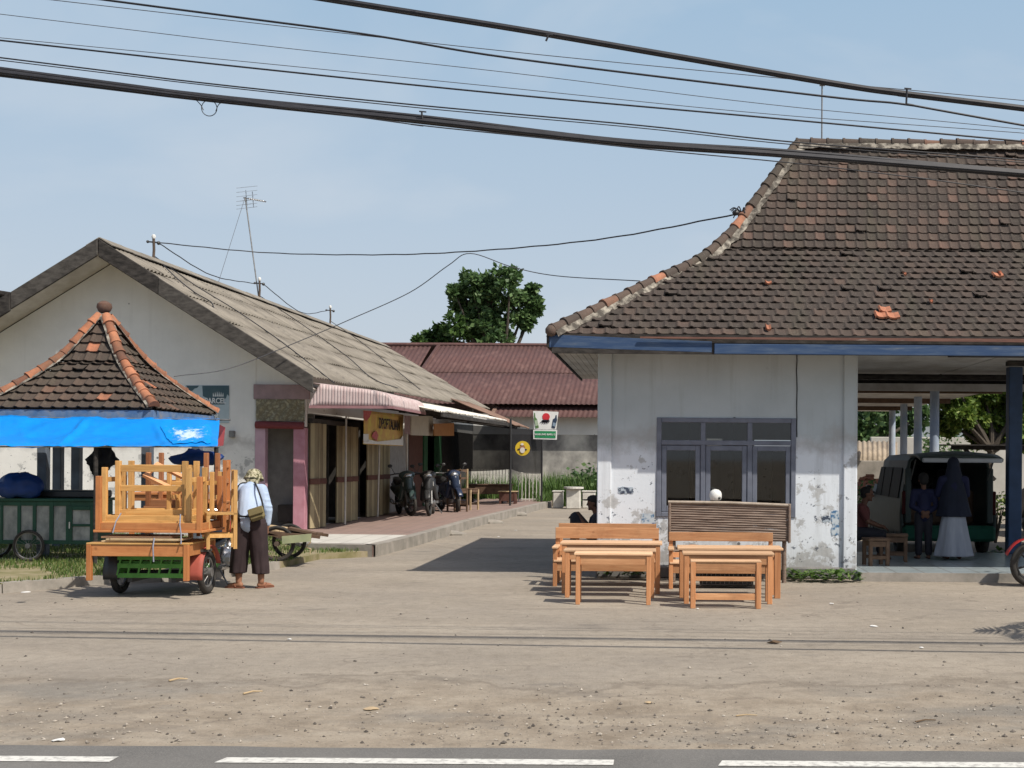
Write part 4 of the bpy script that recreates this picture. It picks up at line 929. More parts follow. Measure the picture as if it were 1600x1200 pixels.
for i in range(9): c_ = bm0.lerp(bm1, .30+.075*i); q.bar(c_+V((0,-.16,0)), c_+V((0,.16,0)), .012, .012)
for dz in (.28,.16,.04,-.09,-.2,-.3): c_ = at(385,308,p.y)+V((.02,0,dz)); q.bar(c_+V((-.2,-.28,-.09)), c_+V((.19,.28,.09)), .014, .014)
q.bar(at(384,297,p.y), at(386,322,p.y), .02, .02); q.bar(at(384,297,p.y)+V((.12,.2,0)), at(386,322,p.y)+V((.12,.2,0)), .02, .02); q.build('aerial_elements', CHROME, ta, True)
# ------------------------------------------------------------------ tiled pavilion, tarpaulin, food cart
PYF, PS, PXR = 20.3, 2.80, at(240,640,20.3).x
PZE = at(245,640,PYF).z; PXL = PXR - PS; PC = V((PXR-PS/2, PYF+PS/2, 0)); PZA = at(167,497,PC.y).z
pv = thing('tiled_pavilion', 'small square pavilion with a sooty clay tile roof, orange hip tiles and blue posts', 'pavilion', (PC.x, PC.y, LZ))
d1, d2, zm = .90, PS/2, PZE + .80
rfp = MB(); tl = lambda i: 1.0 if RN.random() < .02 else min(.9, max(0, RN.gauss(.35, .2)))
for k in range(4):
    Rm = Matrix.Rotation(k*PI/2, 3, 'Z')
    def loc(p): return Rm @ V(p) + V((PC.x, PC.y, 0))
    O = loc((-d2, -d2, PZE)); U = Rm @ V((1,0,0)); s1 = V((0,d1,zm-PZE)); s2 = V((0,d2-d1,PZA-zm)); L1_, L2_ = s1.length, s2.length
    tile_face(rfp, O, U, Rm @ s1, L1_, lambda t: d1*t/L1_, lambda t: PS-d1*t/L1_, .19, .20, tl, .036, .03)
    O2 = loc((-d2+d1, -d2+d1, zm+.02)); w2 = PS-2*d1
    tile_face(rfp, O2, U, Rm @ s2, L2_, lambda t: (d2-d1)*t/L2_, lambda t: w2-(d2-d1)*t/L2_, .19, .20, tl, .036, .03)
pr = rfp.build('roof', TILE_L, pv, True, fix=False)
q = MB()
for k in range(4):
    Rm = Matrix.Rotation(k*PI/2, 3, 'Z'); f_ = lambda x, y, z: Rm @ V((x,y,0)) + V((PC.x, PC.y, z))
    q.add([f_(-d2,-d2,PZE-.03), f_(d2,-d2,PZE-.03), f_(d2-d1,-d2+d1,zm-.04), f_(-d2+d1,-d2+d1,zm-.04), f_(0,0,PZA-.05)], [(0,1,2,3),(3,2,4)])
q.build('roof_underlay', INNERD, pr, True, fix=False)
rg, mo = MB(), MB()
for sx, sy in ((1,-1), (-1,-1), (1,1), (-1,1)):
    hp = spline([V((PC.x+sx*d2*1.01, PC.y+sy*d2*1.01, PZE+.05)), V((PC.x+sx*(d2-d1*.52), PC.y+sy*(d2-d1*.52), PZE+.45)), V((PC.x+sx*(d2-d1), PC.y+sy*(d2-d1), zm+.09)), V((PC.x+sx*.24, PC.y+sy*.24, PZA-.28)), V((PC.x+sx*.05, PC.y+sy*.05, PZA+.04))], 6)
    ridge_tiles(rg, mo, hp, .235, .085, lambda: min(1, max(0, RN.gauss(.42,.32))), drop=.03)
rg.build('hip_tiles', RIDGE_L, pr, True, smooth=30, fix=False); mo.build('mortar_bed', MORTAR, pr, True, smooth=True, fix=False)
q = MB(); q.lathe([(.085,-.1), (.085,.02), (.055,.05), (.10,.09), (.125,.15), (.115,.21), (.06,.25), (.02,.262)], (PC.x, PC.y, PZA+.03), 18); q.build('finial', m_tiles('dark_terracotta', [(0,(.13,.075,.055)),(1,(.17,.09,.065))]), pr, True, smooth=True)
PBLUE = M('sun_bleached_blue_board', (.065,.14,.30), (.12,.19,.33), 5, .6, c3=(.22,.22,.24), lo=.4, hi=.75)
for a in ((PXL,PXR,PYF,PYF+.04), (PXL,PXR,PYF+PS-.04,PYF+PS), (PXL,PXL+.04,PYF+.04,PYF+PS-.04), (PXR-.04,PXR,PYF+.04,PYF+PS-.04)):
    q = MB(); q.bx(*a, PZE-.17, PZE-.01); q.build('fascia_board', PBLUE, pv, True, bevel=.006)
for (x, y) in ((at(68,750,20.5).x, 20.5), (PXR-.17, 20.5), (at(120,750,22.7).x, 22.7), (PXR-.17, 22.7), (PXL+.17, 22.7)):
    q = MB(); q.bx(x-.075, x+.075, y-.075, y+.075, LZ, PZE-.05); q.build('post', SLATE, pv, True, bevel=.01)
# tarpaulin canopy
tc_ = thing('tarp_canopy', 'bright blue tarpaulin canopy slung over poles in front of the pavilion', 'tarpaulin', at(170,700,19.3))
T0, T1, T2, T3 = at(-180,648,20.15), at(343,654,20.15), at(340,697,18.7), at(-180,697,18.7)
def tarp(u, v):
    a, c = T0.lerp(T1, u), T3.lerp(T2, u); p = a.lerp(c, v)
    sag = .085*math.sin(PI*v)*abs(math.sin(u*3*PI+.4)); ck = .03*mnoise.noise(V((u*9+v*1.5, v*3, 0))) + .016*mnoise.noise(V((u*26+v*5, v*6, 3))) + .007*mnoise.noise(V((u*70, v*14, 6)))
    fold = .085*math.exp(-((u-(.62-.10*v))/.010)**2) + .025*math.exp(-((u-(.80+.05*v))/.008)**2) + .02*math.exp(-((u-(.40+.03*v))/.012)**2)
    return p + V((0, -ck*.7, -sag + ck + fold + fold*(min(1, 3*v)*min(1, 3*(1-v)+.15)-1) - (.012*abs(math.sin(u*19)) if v > .97 else 0)))
q = MB(); q.grid(tarp, 150, 20); q.build('tarp_sheet', BLUETARP, tc_, True, smooth=70, solid=.004)
SCUFF = NT('scuffed_silver_tarp'); SCUFF.done(SCUFF.mix(SCUFF.ramp(SCUFF.math('ADD', SCUFF.noise(11, 8, .72, None, .8), SCUFF.math('MULTIPLY', SCUFF.attr(), .30)), [(.66, 0.0), (.76, .9)]), (.001,.24,.72), (.55,.66,.78)), .5)
q = MB(); q.grid(lambda u, v: tarp(.845+.135*(u+.5*(v-.5)*(1-u)*.6) , .22+.66*v + .06*mnoise.noise(V((u*5,v*5,1)))) + V((0,-.010,.014)), 40, 22, 0, [min(1, 2.4*min(i/40, 1-i/40, j/22, 1-j/22)) for j in range(23) for i in range(41)]); q.build('scuffed_patch', SCUFF.mat, tc_, True, smooth=70)
q = MB(); q.add([at(341,662,20.1), at(352,668,19.6), at(349,696,19.0), at(333,699,18.8), at(335,690,19.4)], [(0,1,2,3,4)]); q.build('red_flap', REDTARP, tc_, True, solid=.004)
for i, (px, py, Y) in enumerate(((150,700,18.8), (338,697,18.8), (339,655,20.1), (-60,697,18.8))):
    p = at(px, py, Y); q = MB(); q.tube([V((p.x,p.y,LZ-.02)), p], .033, 8); q.build('pole', DARKWOOD if i != 2 else SLATE, tc_, True, smooth=True)
q = MB(); q.tube([at(-180,650,20.15), at(360,656,20.1)], .015, 6); q.tube([at(-180,698,18.72), at(343,698,18.72)], .013, 6); q.build('cross_pole', STEEL, tc_, True)
# rolled dark blue tarps hanging under the canopy
def cloth_lump(name, label, cen, r, mat, seed, amp=.35, cat='tarpaulin'):
    q = MB(); q.ell((0,0,0), r, 28)
    for i, p in enumerate(q.v): q.v[i] = p*(1 + amp*mnoise.noise(p.normalized()*1.6 + V((seed,0,0))) + amp*.35*mnoise.noise(p.normalized()*5 + V((0,seed,0))))
    o = q.build(name, mat, smooth=60); o.location = cen; return tag(o, label, cat)
cloth_lump('tarp_bundle', 'navy tarpaulin bundle on the left end of the green food cart', at(28,759,19.7), (.42,.26,.19), NAVYTARP, 3)
cloth_lump('rolled_tarp', 'crumpled navy tarpaulin hanging under the canopy behind the raised table legs', at(305,716,20.3), (.42,.12,.13), NAVYTARP, 8, .5)
cloth_lump('hanging_bundle', 'dark bundle hanging from the pavilion between two blue posts', at(160,718,20.9), (.20,.15,.22), BLACKCLOTH, 5, .5, 'bundle')
# green food cart
CY = 19.6; fcx0, fcx1 = at(-58,800,CY).x, at(147,800,CY).x; fz0, fz1 = at(50,850,CY).z, at(50,780,CY).z
fc_ = thing('food_cart', 'bottle green street food cart with dusty glass panes on spoked wheels', 'cart', ((fcx0+fcx1)/2, CY+.4, LZ))
q = MB(); q.bx(fcx0+.03, fcx1-.03, CY+.05, CY+.75, fz0, fz1-.03); q.build('body', DKGREEN, fc_, True, bevel=.01)
q = MB(); q.bx(fcx0-.02, fcx1+.02, CY-.03, CY+.80, fz1-.03, fz1+.012); q.build('counter', DKGREEN, fc_, True, bevel=.006)
PANE = M('dusty_pane', (.36,.36,.34), (.13,.14,.14), 4, .5, stretch=(1.5,1,1), lo=.35, hi=.7)
bars = [-36,-28, 0,4, 27,32, 51,56, 77,83, 103,110]
q = MB(); xs = lambda px: at(px,800,CY).x
for i in range(0, len(bars), 2): q.bx(xs(bars[i]), xs(bars[i+1]), CY, CY+.05, fz0, fz1-.035)
q.bx(fcx0, fcx1, CY+.004, CY+.05, fz1-.10, fz1-.034); q.bx(fcx0, xs(110), CY+.004, CY+.05, fz0, fz0+.06); q.build('panel_frame', DKGREEN, fc_, True)
for i in range(len(bars)//2-1):
    q = MB(); q.bx(xs(bars[2*i+1])-.005, xs(bars[2*i+2])+.005, CY+.025, CY+.04, fz0+.05, fz1-.09); q.build('pane', PANE, fc_, True)
q = MB(); a, c = xs(108), xs(146); q.bx(a, a+.05, CY-.012, CY+.05, fz0, fz1-.10); q.bx(c-.05, c, CY-.012, CY+.05, fz0, fz1-.10); q.bx(a+.05, c-.05, CY-.012, CY+.05, fz0, fz0+.06); q.bx(a+.05, c-.05, CY-.012, CY+.05, fz1-.16, fz1-.10)
zm_ = (fz0+fz1-.1)/2; q.bx(a+.05, c-.05, CY-.008, CY+.05, zm_-.018, zm_+.018); dr = q.build('door', DKGREEN, fc_, True, bevel=.004)
for z0, z1 in ((fz0+.055, zm_-.016), (zm_+.016, fz1-.158)):
    q = MB(); q.bx(a+.045, c-.045, CY+.012, CY+.02, z0, z1); q.build('door_pane', PANE, dr, True)
q = MB(); q.bx(a+.012, a+.03, CY-.035, CY-.012, zm_-.05, zm_+.05); q.build('handle', CHROME, dr, True)
def wheel(parent, c, r, wid, axis, name='wheel', tyre=RUBBER, rimm=STEEL, spokes=16, hub=.04, world=True, rimr=None):
    c = V(c); ax = V(axis).normalized(); x = ax.orthogonal().normalized(); y = ax.cross(x)
    q = MB(); q.torus(c, ax, r-wid*.5, wid*.5, 32, 8); o = q.build(name, tyre, parent, world, smooth=60)
    q = MB(); rr = r - wid*1.05; q.torus(c, ax, rr, wid*.22, 28, 6)
    for i in range(spokes):
        a = 2*PI*i/spokes; d = x*math.cos(a) + y*math.sin(a); e = ax*wid*.35*(1 if i % 2 else -1)
        q.tube([c+e+d*hub*.6, c+d*rr], wid*.045 if spokes > 8 else wid*.16, 4)
    q.tube([c-ax*wid*.8, c+ax*wid*.8], hub, 10); q.build('rim', rimm, o, world, smooth=40); return o
wheel(fc_, (xs(50), CY-.10, LZ+.24), .245, .045, (1,0,.0) if False else (0,1,0), spokes=20); wheel(fc_, (xs(-36), CY+.60, LZ+.24), .245, .045, (0,1,0), spokes=20)
q = MB(); q.tube([(fcx1-.2,CY+.3,fz0), (fcx1-.2,CY+.3,LZ)], .03, 6); q.build('prop_leg', DARKWOOD, fc_, True)
q = MB(); q.bx(fcx0+.5, fcx1-.02, CY+.3, CY+.7, fz1+.014, fz1+.13); tag(q.build('stove_tray', BLACKP, bevel=.02), 'black tray lying on the counter of the green food cart', 'tray')

# ------------------------------------------------------------------ furniture builders (origin on the floor, x wide, y deep)
def table(name, label, cat, w, d, h, top, apr, leg, tt=.028, ah=.09, lw_=.055, over=.04, rails=(), siderails=(), loc=(0,0,0), rot=(0,0,0), group=None, lx=None, railmat=None):
    o = thing(name, label, cat, loc, 0, group); o.rotation_euler = rot
    q = MB(); q.bx(-w/2, w/2, -d/2, d/2, h-tt, h); q.build('tabletop', top, o, bevel=.004)
    x = w/2 - over; y = d/2 - over*.5
    if lx: x = lx
    for sx in (-1, 1):
        for sy in (-1, 1):
            a, c = sx*x, sy*y; q = MB(); x0, x1 = sorted((a, a - sx*lw_)); y0_, y1_ = sorted((c, c - sy*lw_)); q.bx(x0, x1, y0_, y1_, 0, h-tt-.001); q.build('leg', leg, o, bevel=.004)
    for sy in (-1, 1):
        q = MB(); y0_ = sy*(y-.012); q.bx(-x+lw_, x-lw_, min(y0_, y0_-sy*.024), max(y0_, y0_-sy*.024), h-tt-ah, h-tt-.002); q.build('apron', apr, o, bevel=.003)
    for sx in (-1, 1):
        q = MB(); x0 = sx*(x-.012); q.bx(min(x0, x0-sx*.024), max(x0, x0-sx*.024), -y+lw_, y-lw_, h-tt-ah, h-tt-.002); q.build('side_apron', apr, o, bevel=.003)
    for z, hh, ys in rails:
        for sy in ys:
            q = MB(); y0_ = sy*(y-.015); q.bx(-x+lw_, x-lw_, min(y0_, y0_-sy*.022), max(y0_, y0_-sy*.022), z, z+hh); q.build('stretcher', railmat or apr, o, bevel=.003)
    for z, hh in siderails:
        for sx in (-1, 1):
            q = MB(); x0 = sx*(x-.015); q.bx(min(x0, x0-sx*.022), max(x0, x0-sx*.022), -y+lw_, y-lw_, z, z+hh); q.build('side_stretcher', railmat or apr, o, bevel=.003)
    return o
def bench(name, label, w, d, sh_, bh, loc, group=None, gaps=True, rot=(0,0,0), arms=True, mats=None, boards=((.0,.16),)):
    wd, wv, wl_ = mats or (WOOD, WOODV, WOODL)
    o = thing(name, label, 'bench', loc, 0, group); o.rotation_euler = rot; lw_ = .055
    q = MB(); q.bx(-w/2+.01, w/2-.01, -d/2-.01, d/2-.03, sh_-.026, sh_); q.build('seat', wl_, o, bevel=.004)
    q = MB(); q.bx(-w/2+lw_, w/2-lw_, -d/2+.01, -d/2+.034, sh_-.15, sh_-.028); q.build('seat_rail', wd, o, bevel=.003)
    for sx in (-1, 1):
        x0, x1 = sorted((sx*w/2, sx*(w/2-lw_))); q = MB(); q.bx(x0, x1, -d/2, -d/2+lw_, 0, sh_+(.15 if arms else -.03)); q.build('front_leg', wv, o, bevel=.004)
        q = MB(); q.bx(x0, x1, d/2-lw_, d/2, 0, bh-.02); q.build('back_leg', wv, o, bevel=.004)
        if arms: q = MB(); q.bx(x0-.012, x1+.012, -d/2-.04, d/2-lw_, sh_+.152, sh_+.182); q.build('armrest', wl_, o, bevel=.006)
        q = MB(); xx = sx*(w/2-.025); q.bx(xx-.012, xx+.012, -d/2+lw_, d/2-lw_, sh_-.12, sh_-.03); q.build('side_rail', wd, o)
    for a, c in boards:
        q = MB(); q.bx(-w/2+.0, w/2-.0, d/2-lw_-.026, d/2-lw_-.001, bh-a-c, bh-a); q.build('backrest_board', wd, o, bevel=.004)
    if gaps:
        for f_ in (-.27, .27): q = MB(); q.bx(f_*w-.05, f_*w+.05, d/2-lw_-.024, d/2-lw_-.004, sh_+.01, bh-.17); q.build('backrest_slat', wv, o, bevel=.003)
        q = MB(); q.bx(-w/2+lw_, w/2-lw_, d/2-lw_-.022, d/2-lw_-.002, sh_+.03, sh_+.10); q.build('lower_back_rail', wd, o, bevel=.003)
    return o
def mid(pxl, pxr, py, d):
    a, c = gnd(pxl, py), gnd(pxr, py); return V(((a.x+c.x)/2, (a.y+c.y)/2 + d/2, 0)), abs(c.x-a.x)
gL = 'unvarnished wooden furniture in front of the pale house'
p, wd_ = mid(900,1015,945.5,.34); table('wooden_bench', 'bare wood bench at the front of the left set, its legs nearest the road', 'bench', .93, .32, .615, WOODL, WOOD, WOODV, ah=.115, lw_=.052, over=.02, loc=p, group=gL)
p, wd_ = mid(884,1020,934.5,.34); table('wooden_bench', 'longer bare wood bench between the front bench and the table of the left set', 'bench', 1.15, .34, .60, WOODL, WOOD, WOODV, ah=.10, lw_=.055, over=.02, loc=p, group=gL)
p, wd_ = mid(877,1031,928,.5); table('wooden_table', 'bare wood table of the left set, in front of the backrest bench', 'table', 1.31, .5, .655, WOODL, WOOD, WOODV, tt=.03, ah=.09, lw_=.062, over=.025, loc=p, group=gL)
p, wd_ = mid(864,1028,917,.5); bench('backrest_bench', 'bare wood bench with armrests and a broad top board, left of the window', 1.43, .5, .36, .775, p, gL, boards=((.0,.15),))
p, wd_ = mid(868,1024,911,.4); bench('backrest_bench', 'hindmost bare wood bench of the left set, close to the house wall', 1.40, .36, .40, .80, p+V((0,.24,0)), gL, gaps=False, arms=False, boards=((0,.07),))
p, wd_ = mid(1080,1188,951.5,.22); table('wooden_rack', 'narrow bare wood rack with two cross rails, nearest the road in the right set', 'rack', .82, .2, .56, WOODL, WOOD, WOODV, tt=.022, ah=.10, lw_=.058, over=.0, rails=((.10,.075,(-1,)), (.32,.05,(-1,))), loc=p, group=gL)
p, wd_ = mid(1066,1209,944,.34); table('wooden_bench', 'bare wood bench just behind the two railed rack of the right set', 'bench', 1.10, .36, .615, WOODL, WOOD, WOODV, ah=.115, lw_=.06, over=.02, loc=p, group=gL)
p, wd_ = mid(1061,1220,935,.5); table('wooden_table', 'longest bare wood table of the right set, before the bamboo seat', 'table', 1.32, .5, .63, WOODL, WOOD, WOODV, tt=.03, ah=.085, lw_=.075, over=.03, loc=p, group=gL)
p, wd_ = mid(1047,1209,921,.5); bench('backrest_bench', 'bare wood backrest bench under the window with gaps below its top board', 1.42, .5, .36, .735, p, gL, boards=((.0,.12),))
# bamboo seat with slatted back
bo = thing('bamboo_seat', 'grey brown split bamboo seat with a long slatted back under the window', 'seat', (0,0,0))
bx0, bx1, by = at(1046,810,17.95).x, at(1233,815,17.95).x, 17.95; bo.location = ((bx0+bx1)/2, by+.3, 0)
bz1, bz0 = at(1140,787,by).z, at(1140,845,by).z; tl_ = .018
q = MB(); NB = 15
for i in range(NB):
    z = bz0+.03 + (bz1-bz0-.05)*i/(NB-1); r_ = .021 + .003*mnoise.noise(V((i*2.1,0,0)))
    pts = [V((bx0+.01+(bx1-bx0-.02)*k/7, by+.012*mnoise.noise(V((i*1.7,k*.8,0))), z+tl_*(.5-k/7)*2 + .008*mnoise.noise(V((i*2.3,k*.9,4))))) for k in range(8)]
    q.tube(pts, [r_*(1+.12*math.sin(k*2.2+i)) for k in range(8)], 6, 0, RN.random())
q.build('backrest', BAMBOO, bo, True, smooth=50)
q = MB(); q.tube([V((bx0-.02,by-.02,bz1+tl_)), V(((bx0+bx1)/2,by-.02,bz1+.012)), V((bx1+.02,by-.02,bz1-tl_))], .022, 8); q.build('top_rail', BAMBOOL, bo, True, smooth=50)
for x in (bx0, bx1): q = MB(); q.tube([V((x,by-.024,bz0-.02)), V((x,by-.024,bz1))], .022, 8); q.build('end_rail', BAMBOO, bo, True, smooth=50)
q = MB()
for i in range(10): q.tube([V((bx0+.04,by+.06+i*.055,.44)), V((bx1-.04,by+.06+i*.055,.43))], .024, 6)
q.build('seat_slats', BAMBOO, bo, True, smooth=50)
for x in (bx0+.06, bx1-.06):
    for y in (by+.06, by+.55): q = MB(); q.tube([V((x,y,0)), V((x,y,.44 if y > by+.3 else bz0+.05))], .032, 8); q.build('leg', BAMBOO, bo, True, smooth=50)
hm = thing('safety_helmet', 'round white helmet sitting above the bamboo back in front of the window', 'helmet', at(1118,783,18.0))
q = MB(); M0 = Matrix.Rotation(.2, 3, 'Y')
q.lathe([(.012,.088), (.045,.080), (.075,.055), (.088,.02), (.088,-.02), (.080,-.050), (.066,-.068), (.06,-.065)], (0,0,.08), 20); q.build('shell', WHITEP, hm, smooth=True)
q = MB(); q.ell((.045,-.062,.045), (.026,.02,.024), 10); q.build('visor_knob', BLACKP, hm, smooth=True)
q = MB(); q.tube([(0,.0,-.1), (0,0,.03)], .035, 8); q.build('neck_stub', BLACKP, hm)
q = MB()
wb = thing('wire_basket', 'dark wire basket standing under the right set of benches', 'basket', gnd(1135,918))
for i in range(12): a = -.33+.06*i; q.tube([(a,-.1,.05), (a,-.12,.27)], .006, 4)
for z in (.05,.16,.27): q.tube([(-.35,-.11,z), (.35,-.11,z)], .007, 4)
q.build('wire_grid', STEEL, wb); q = MB(); q.bx(-.36,.36,-.09,.2,.03,.24); q.build('tray_body', BLACKP, wb, bevel=.02)

# ------------------------------------------------------------------ loaded cargo tricycle
tk = thing('cargo_tricycle', 'three wheeled cargo motorcycle with a green slatted bed and faded red mudguards', 'cargo tricycle', (-6.25, 16.6, 0))
BX0, BX1, BY0, BY1 = -6.64, -5.84, 15.72, 17.0; bz = .26
q = MB(); q.bx(BX0, BX1, BY0+.03, BY1, bz+.13, bz+.17); q.build('bed_floor', CARTGREEN, tk, True)
q = MB()
for z in (bz-.03, bz+.09, bz+.19): q.bx(BX0, BX1, BY0-.01, BY0+.02, z-.0, z+.055)
for i in range(7): x = BX0+.02+(BX1-BX0-.04)*i/6; q.bar((x-.025,BY0+.004,bz), (x+.025,BY0+.004,bz+.24), .03, .02)
q.build('tailgate', CARTGREEN, tk, True)
for x in (BX0, BX1): 
    q = MB(); q.bx(x-.015, x+.015, BY0+.03, BY1, bz+.02, bz+.08); q.bx(x-.015, x+.015, BY0+.03, BY1, bz+.18, bz+.24)
    for k in range(5): y = BY0+.1+k*.27; q.bx(x-.012, x+.012, y, y+.04, bz+.0, bz+.25)
    q.build('side_rack', CARTGREEN, tk, True)
q = MB(); q.tube([(-6.8,16.05,.27), (-5.6,16.05,.27)], .03, 8); q.bx(BX0+.1, BX0+.16, BY0+.05, 17.6, bz-.09, bz-.03); q.bx(BX1-.16, BX1-.1, BY0+.05, 17.6, bz-.09, bz-.03); q.build('chassis', BLACKP, tk, True)
for x in (-6.74, -5.66): wheel(tk, (x,16.05,.275), .275, .085, (1,0,0), spokes=18, hub=.06)
wheel(tk, (-6.05,18.5,.275), .275, .075, (1,.1,0), spokes=18, hub=.05)
for sgn, xc in ((1,-5.70), (-1,-6.72)):
    q = MB(); arc = [rad(a) for a in (-12,10,35,60,90,115,140,165)]
    def mg(u, v): a = arc[0]+(arc[-1]-arc[0])*u; return V((xc-.10+.20*v, 16.05-.335*math.cos(a), .275+.335*math.sin(a)))
    q.grid(mg, 14, 3); q.build('mudguard', MUDRED if sgn > 0 else BLACKP, tk, True, smooth=60, solid=.012)
q = MB(); q.bx(-5.86,-5.58,15.80,16.0,.545,.575); q.build('step_plate', GREYWOOD, tk, True)
q = MB(); q.tube([(-6.05,17.3,.5), (-6.05,17.7,.55), (-6.05,18.05,.72)], .06, 8); q.tube([(-6.05,18.05,.80), (-6.05,18.5,.28)], .03, 8); q.tube([(-6.05,17.3,.5), (-6.05,17.6,.25), (-6.05,17.9,.3), (-6.05,18.05,.72)], .025, 8); q.build('frame', BLACKP, tk, True, smooth=50)
q = MB(); q.ell((-6.05,17.80,.34), (.14,.17,.14), 12); q.ell((-6.0,17.9,.44), (.08,.1,.12), 10); q.tube([(-5.93,17.85,.40), (-5.88,17.6,.22), (-5.86,17.1,.24)], .035, 8); q.build('engine', CHROME, tk, True, smooth=50)
q = MB(); q.ell((-6.05,17.5,.66), (.13,.30,.07), 12); q.build('saddle', BLACKP, tk, True, smooth=True)
q = MB(); q.ell((-6.05,17.92,.72), (.13,.2,.12), 12); q.build('fuel_tank', REDP, tk, True, smooth=True)
q = MB(); q.tube(spline([(-6.42,17.95,.95), (-6.25,18.05,.97), (-6.05,18.1,.88), (-5.85,18.05,.97), (-5.68,17.95,.95)], 5), .014, 6); q.build('handlebar', CHROME, tk, True)
q = MB(); q.ell((-6.05,18.22,.83), (.10,.09,.10), 12); q.build('headlight', CHROME, tk, True, smooth=True)
q = MB(); q.ell((-5.80,17.35,.34), (.10,.16,.09), 10); q.ell((-5.78,17.5,.28), (.06,.1,.05), 8); q.build('white_side_cover', WHITEP, tk, True, smooth=True)
q = MB(); q.tube([(-5.95,17.4,.25), (-5.72,17.45,.20)], .014, 6); q.tube([(-5.85,17.1,.2), (-5.72,17.0,.03), (-5.66,16.98,.02)], .012, 6); q.build('foot_rest', STEEL, tk, True)
# the load: tables and benches, most of them upside down
gT = 'varnished furniture piled on the cargo tricycle'
UP = (PI, 0, 0)
def up_loc(px0, px1, Y, z): a, c = at(px0,800,Y), at(px1,800,Y); return V(((a.x+c.x)/2, Y, z)), c.x-a.x
p, w_ = up_loc(133,293,15.33,.225); table('low_table', 'orange brown low table right way up at the bottom of the tricycle load', 'table', w_, .95, .455, YEL, ORG, ORGV, tt=.02, ah=.14, lw_=.06, over=.0, loc=(p.x, 15.36+.475, .225), group=gT)
q = MB(); 
for i, (a, c, y0_, y1_, z, mt_) in enumerate(((157,272,15.42,15.95,.682,PALEWOOD), (165,281,15.40,15.8,.706,PALEWOOD), (152,262,15.50,15.95,.730,WOODL))):
    q = MB(); x0, x1 = at(a,840,15.4).x, at(c,840,15.4).x; q.bx(0, x1-x0, 0, y1_-y0_, 0, .022); o = q.build('loose_plank', mt_, bevel=.003); o.location = (x0, y0_, z); o.rotation_euler = (0, 0, (.03,-.02,.04)[i])
    tag(o, ['lowest pale plank on the low table of the tricycle load', 'middle pale plank on the low table of the tricycle load', 'topmost reddish plank on the low table of the tricycle load'][i], 'plank', 'planks on the tricycle load')
p, w_ = up_loc(145,316,15.45,.80); table('wooden_table', 'orange brown table lying upside down lowest in the tricycle pile', 'table', w_, .80, .68, ORG, ORG, ORGV, tt=.03, ah=.085, lw_=.06, over=.02, loc=(p.x, 15.46+.40, .80+.68), rot=UP, group=gT)
p, w_ = up_loc(160,303,15.7,.90); table('wooden_table', 'yellow varnished table upside down inside the orange brown one', 'table', w_, .62, .69, YEL, YEL, YELV, tt=.03, ah=.075, lw_=.06, over=.015, siderails=((.12,.06),), loc=(p.x, 15.62+.31, .895+.69), rot=UP, group=gT)
p, w_ = up_loc(184,298,15.9,.98); table('wooden_bench', 'yellow varnished bench upside down on top of the pile with double rails', 'bench', w_, .46, .70, YEL, YEL, YELV, tt=.03, ah=.07, lw_=.062, over=.01, rails=((.05,.085,(-1,1)), (.30,.075,(1,))), loc=(p.x, 15.78+.23, .965+.70), rot=UP, group=gT)
p, w_ = up_loc(224,326,16.5,1.1); table('wooden_table', 'red brown table upside down at the back of the tricycle pile', 'table', w_, .5, .72, BRN, BRN, BRNV, tt=.03, ah=.08, lw_=.055, over=.02, rails=((.36,.06,(1,-1)),), loc=(p.x, 16.75, 1.05+.72), rot=UP, group=gT)
p, w_ = up_loc(255,331,16.1,1.0); table('wooden_bench', 'yellow varnished stool bench upside down at the right of the pile', 'bench', w_, .36, .60, YEL, YEL, YELV, tt=.03, ah=.07, lw_=.05, over=.01, rails=((.12,.05,(-1,1)),), siderails=((.30,.05),), loc=(p.x, 16.35, .93+.60), rot=UP, group=gT)
p, w_ = up_loc(196,300,16.9,.8); table('wooden_table', 'orange brown table standing upright deep inside the tricycle load', 'table', w_, .6, .62, ORG, ORG, ORGV, tt=.03, ah=.08, lw_=.055, over=.02, loc=(p.x, 17.25, .62), group=gT)
q = MB()
c0 = at(262,747,15.95); M0 = Matrix.Rotation(rad(26), 3, 'Y') @ Matrix.Rotation(rad(35), 3, 'X')
for a, c, d_ in (((-.22,0),( .22,0), 0),): pass
for (cx, cy, sx, sy) in ((0,-.13,.5,.05), (0,.13,.5,.05), (-.225,0,.05,.21), (.225,0,.05,.21)): q.box(c0 + M0 @ V((cx,cy,0)), (sx,sy,.04), M0)
tag(q.build('wooden_frame', WOOD), 'small reddish open frame tilted among the upturned table legs', 'frame', gT)  # small open wood frame lying tilted in the pile
def chair(label, loc, rz, mats, group=gT, h=.98, sh_=.45, w=.36, d=.36):
    o = thing('wooden_chair', label, 'chair', loc, rz, group); wd, wv = mats; l_ = .042
    q = MB(); q.bx(-w/2, w/2, -d/2, d/2, sh_-.03, sh_); q.build('seat', wd, o, bevel=.004)
    for sx in (-1, 1):
        x0, x1 = sorted((sx*w/2, sx*(w/2-l_))); q = MB(); q.bx(x0, x1, -d/2, -d/2+l_, 0, sh_-.031); q.build('front_leg', wv, o); q = MB(); q.bx(x0, x1, d/2-l_, d/2+.002, 0, h); q.build('back_leg', wv, o)
        q = MB(); xx = sx*(w/2-.02); q.bx(xx-.01, xx+.01, -d/2+l_, d/2-l_, .14, .19); q.build('side_rail', wd, o); 
    for z, hh in ((h-.10,.09), (h-.30,.06), (.2,.05), (sh_-.10,.06)):
        q = MB(); q.bx(-w/2+l_, w/2-l_, d/2-.03, d/2-.01, z, z+hh); q.build('back_rail', wd, o)
    q = MB(); q.bx(-w/2+l_, w/2-l_, -d/2+.01, -d/2+.03, sh_-.10, sh_-.035); q.build('front_rail', wd, o); return o
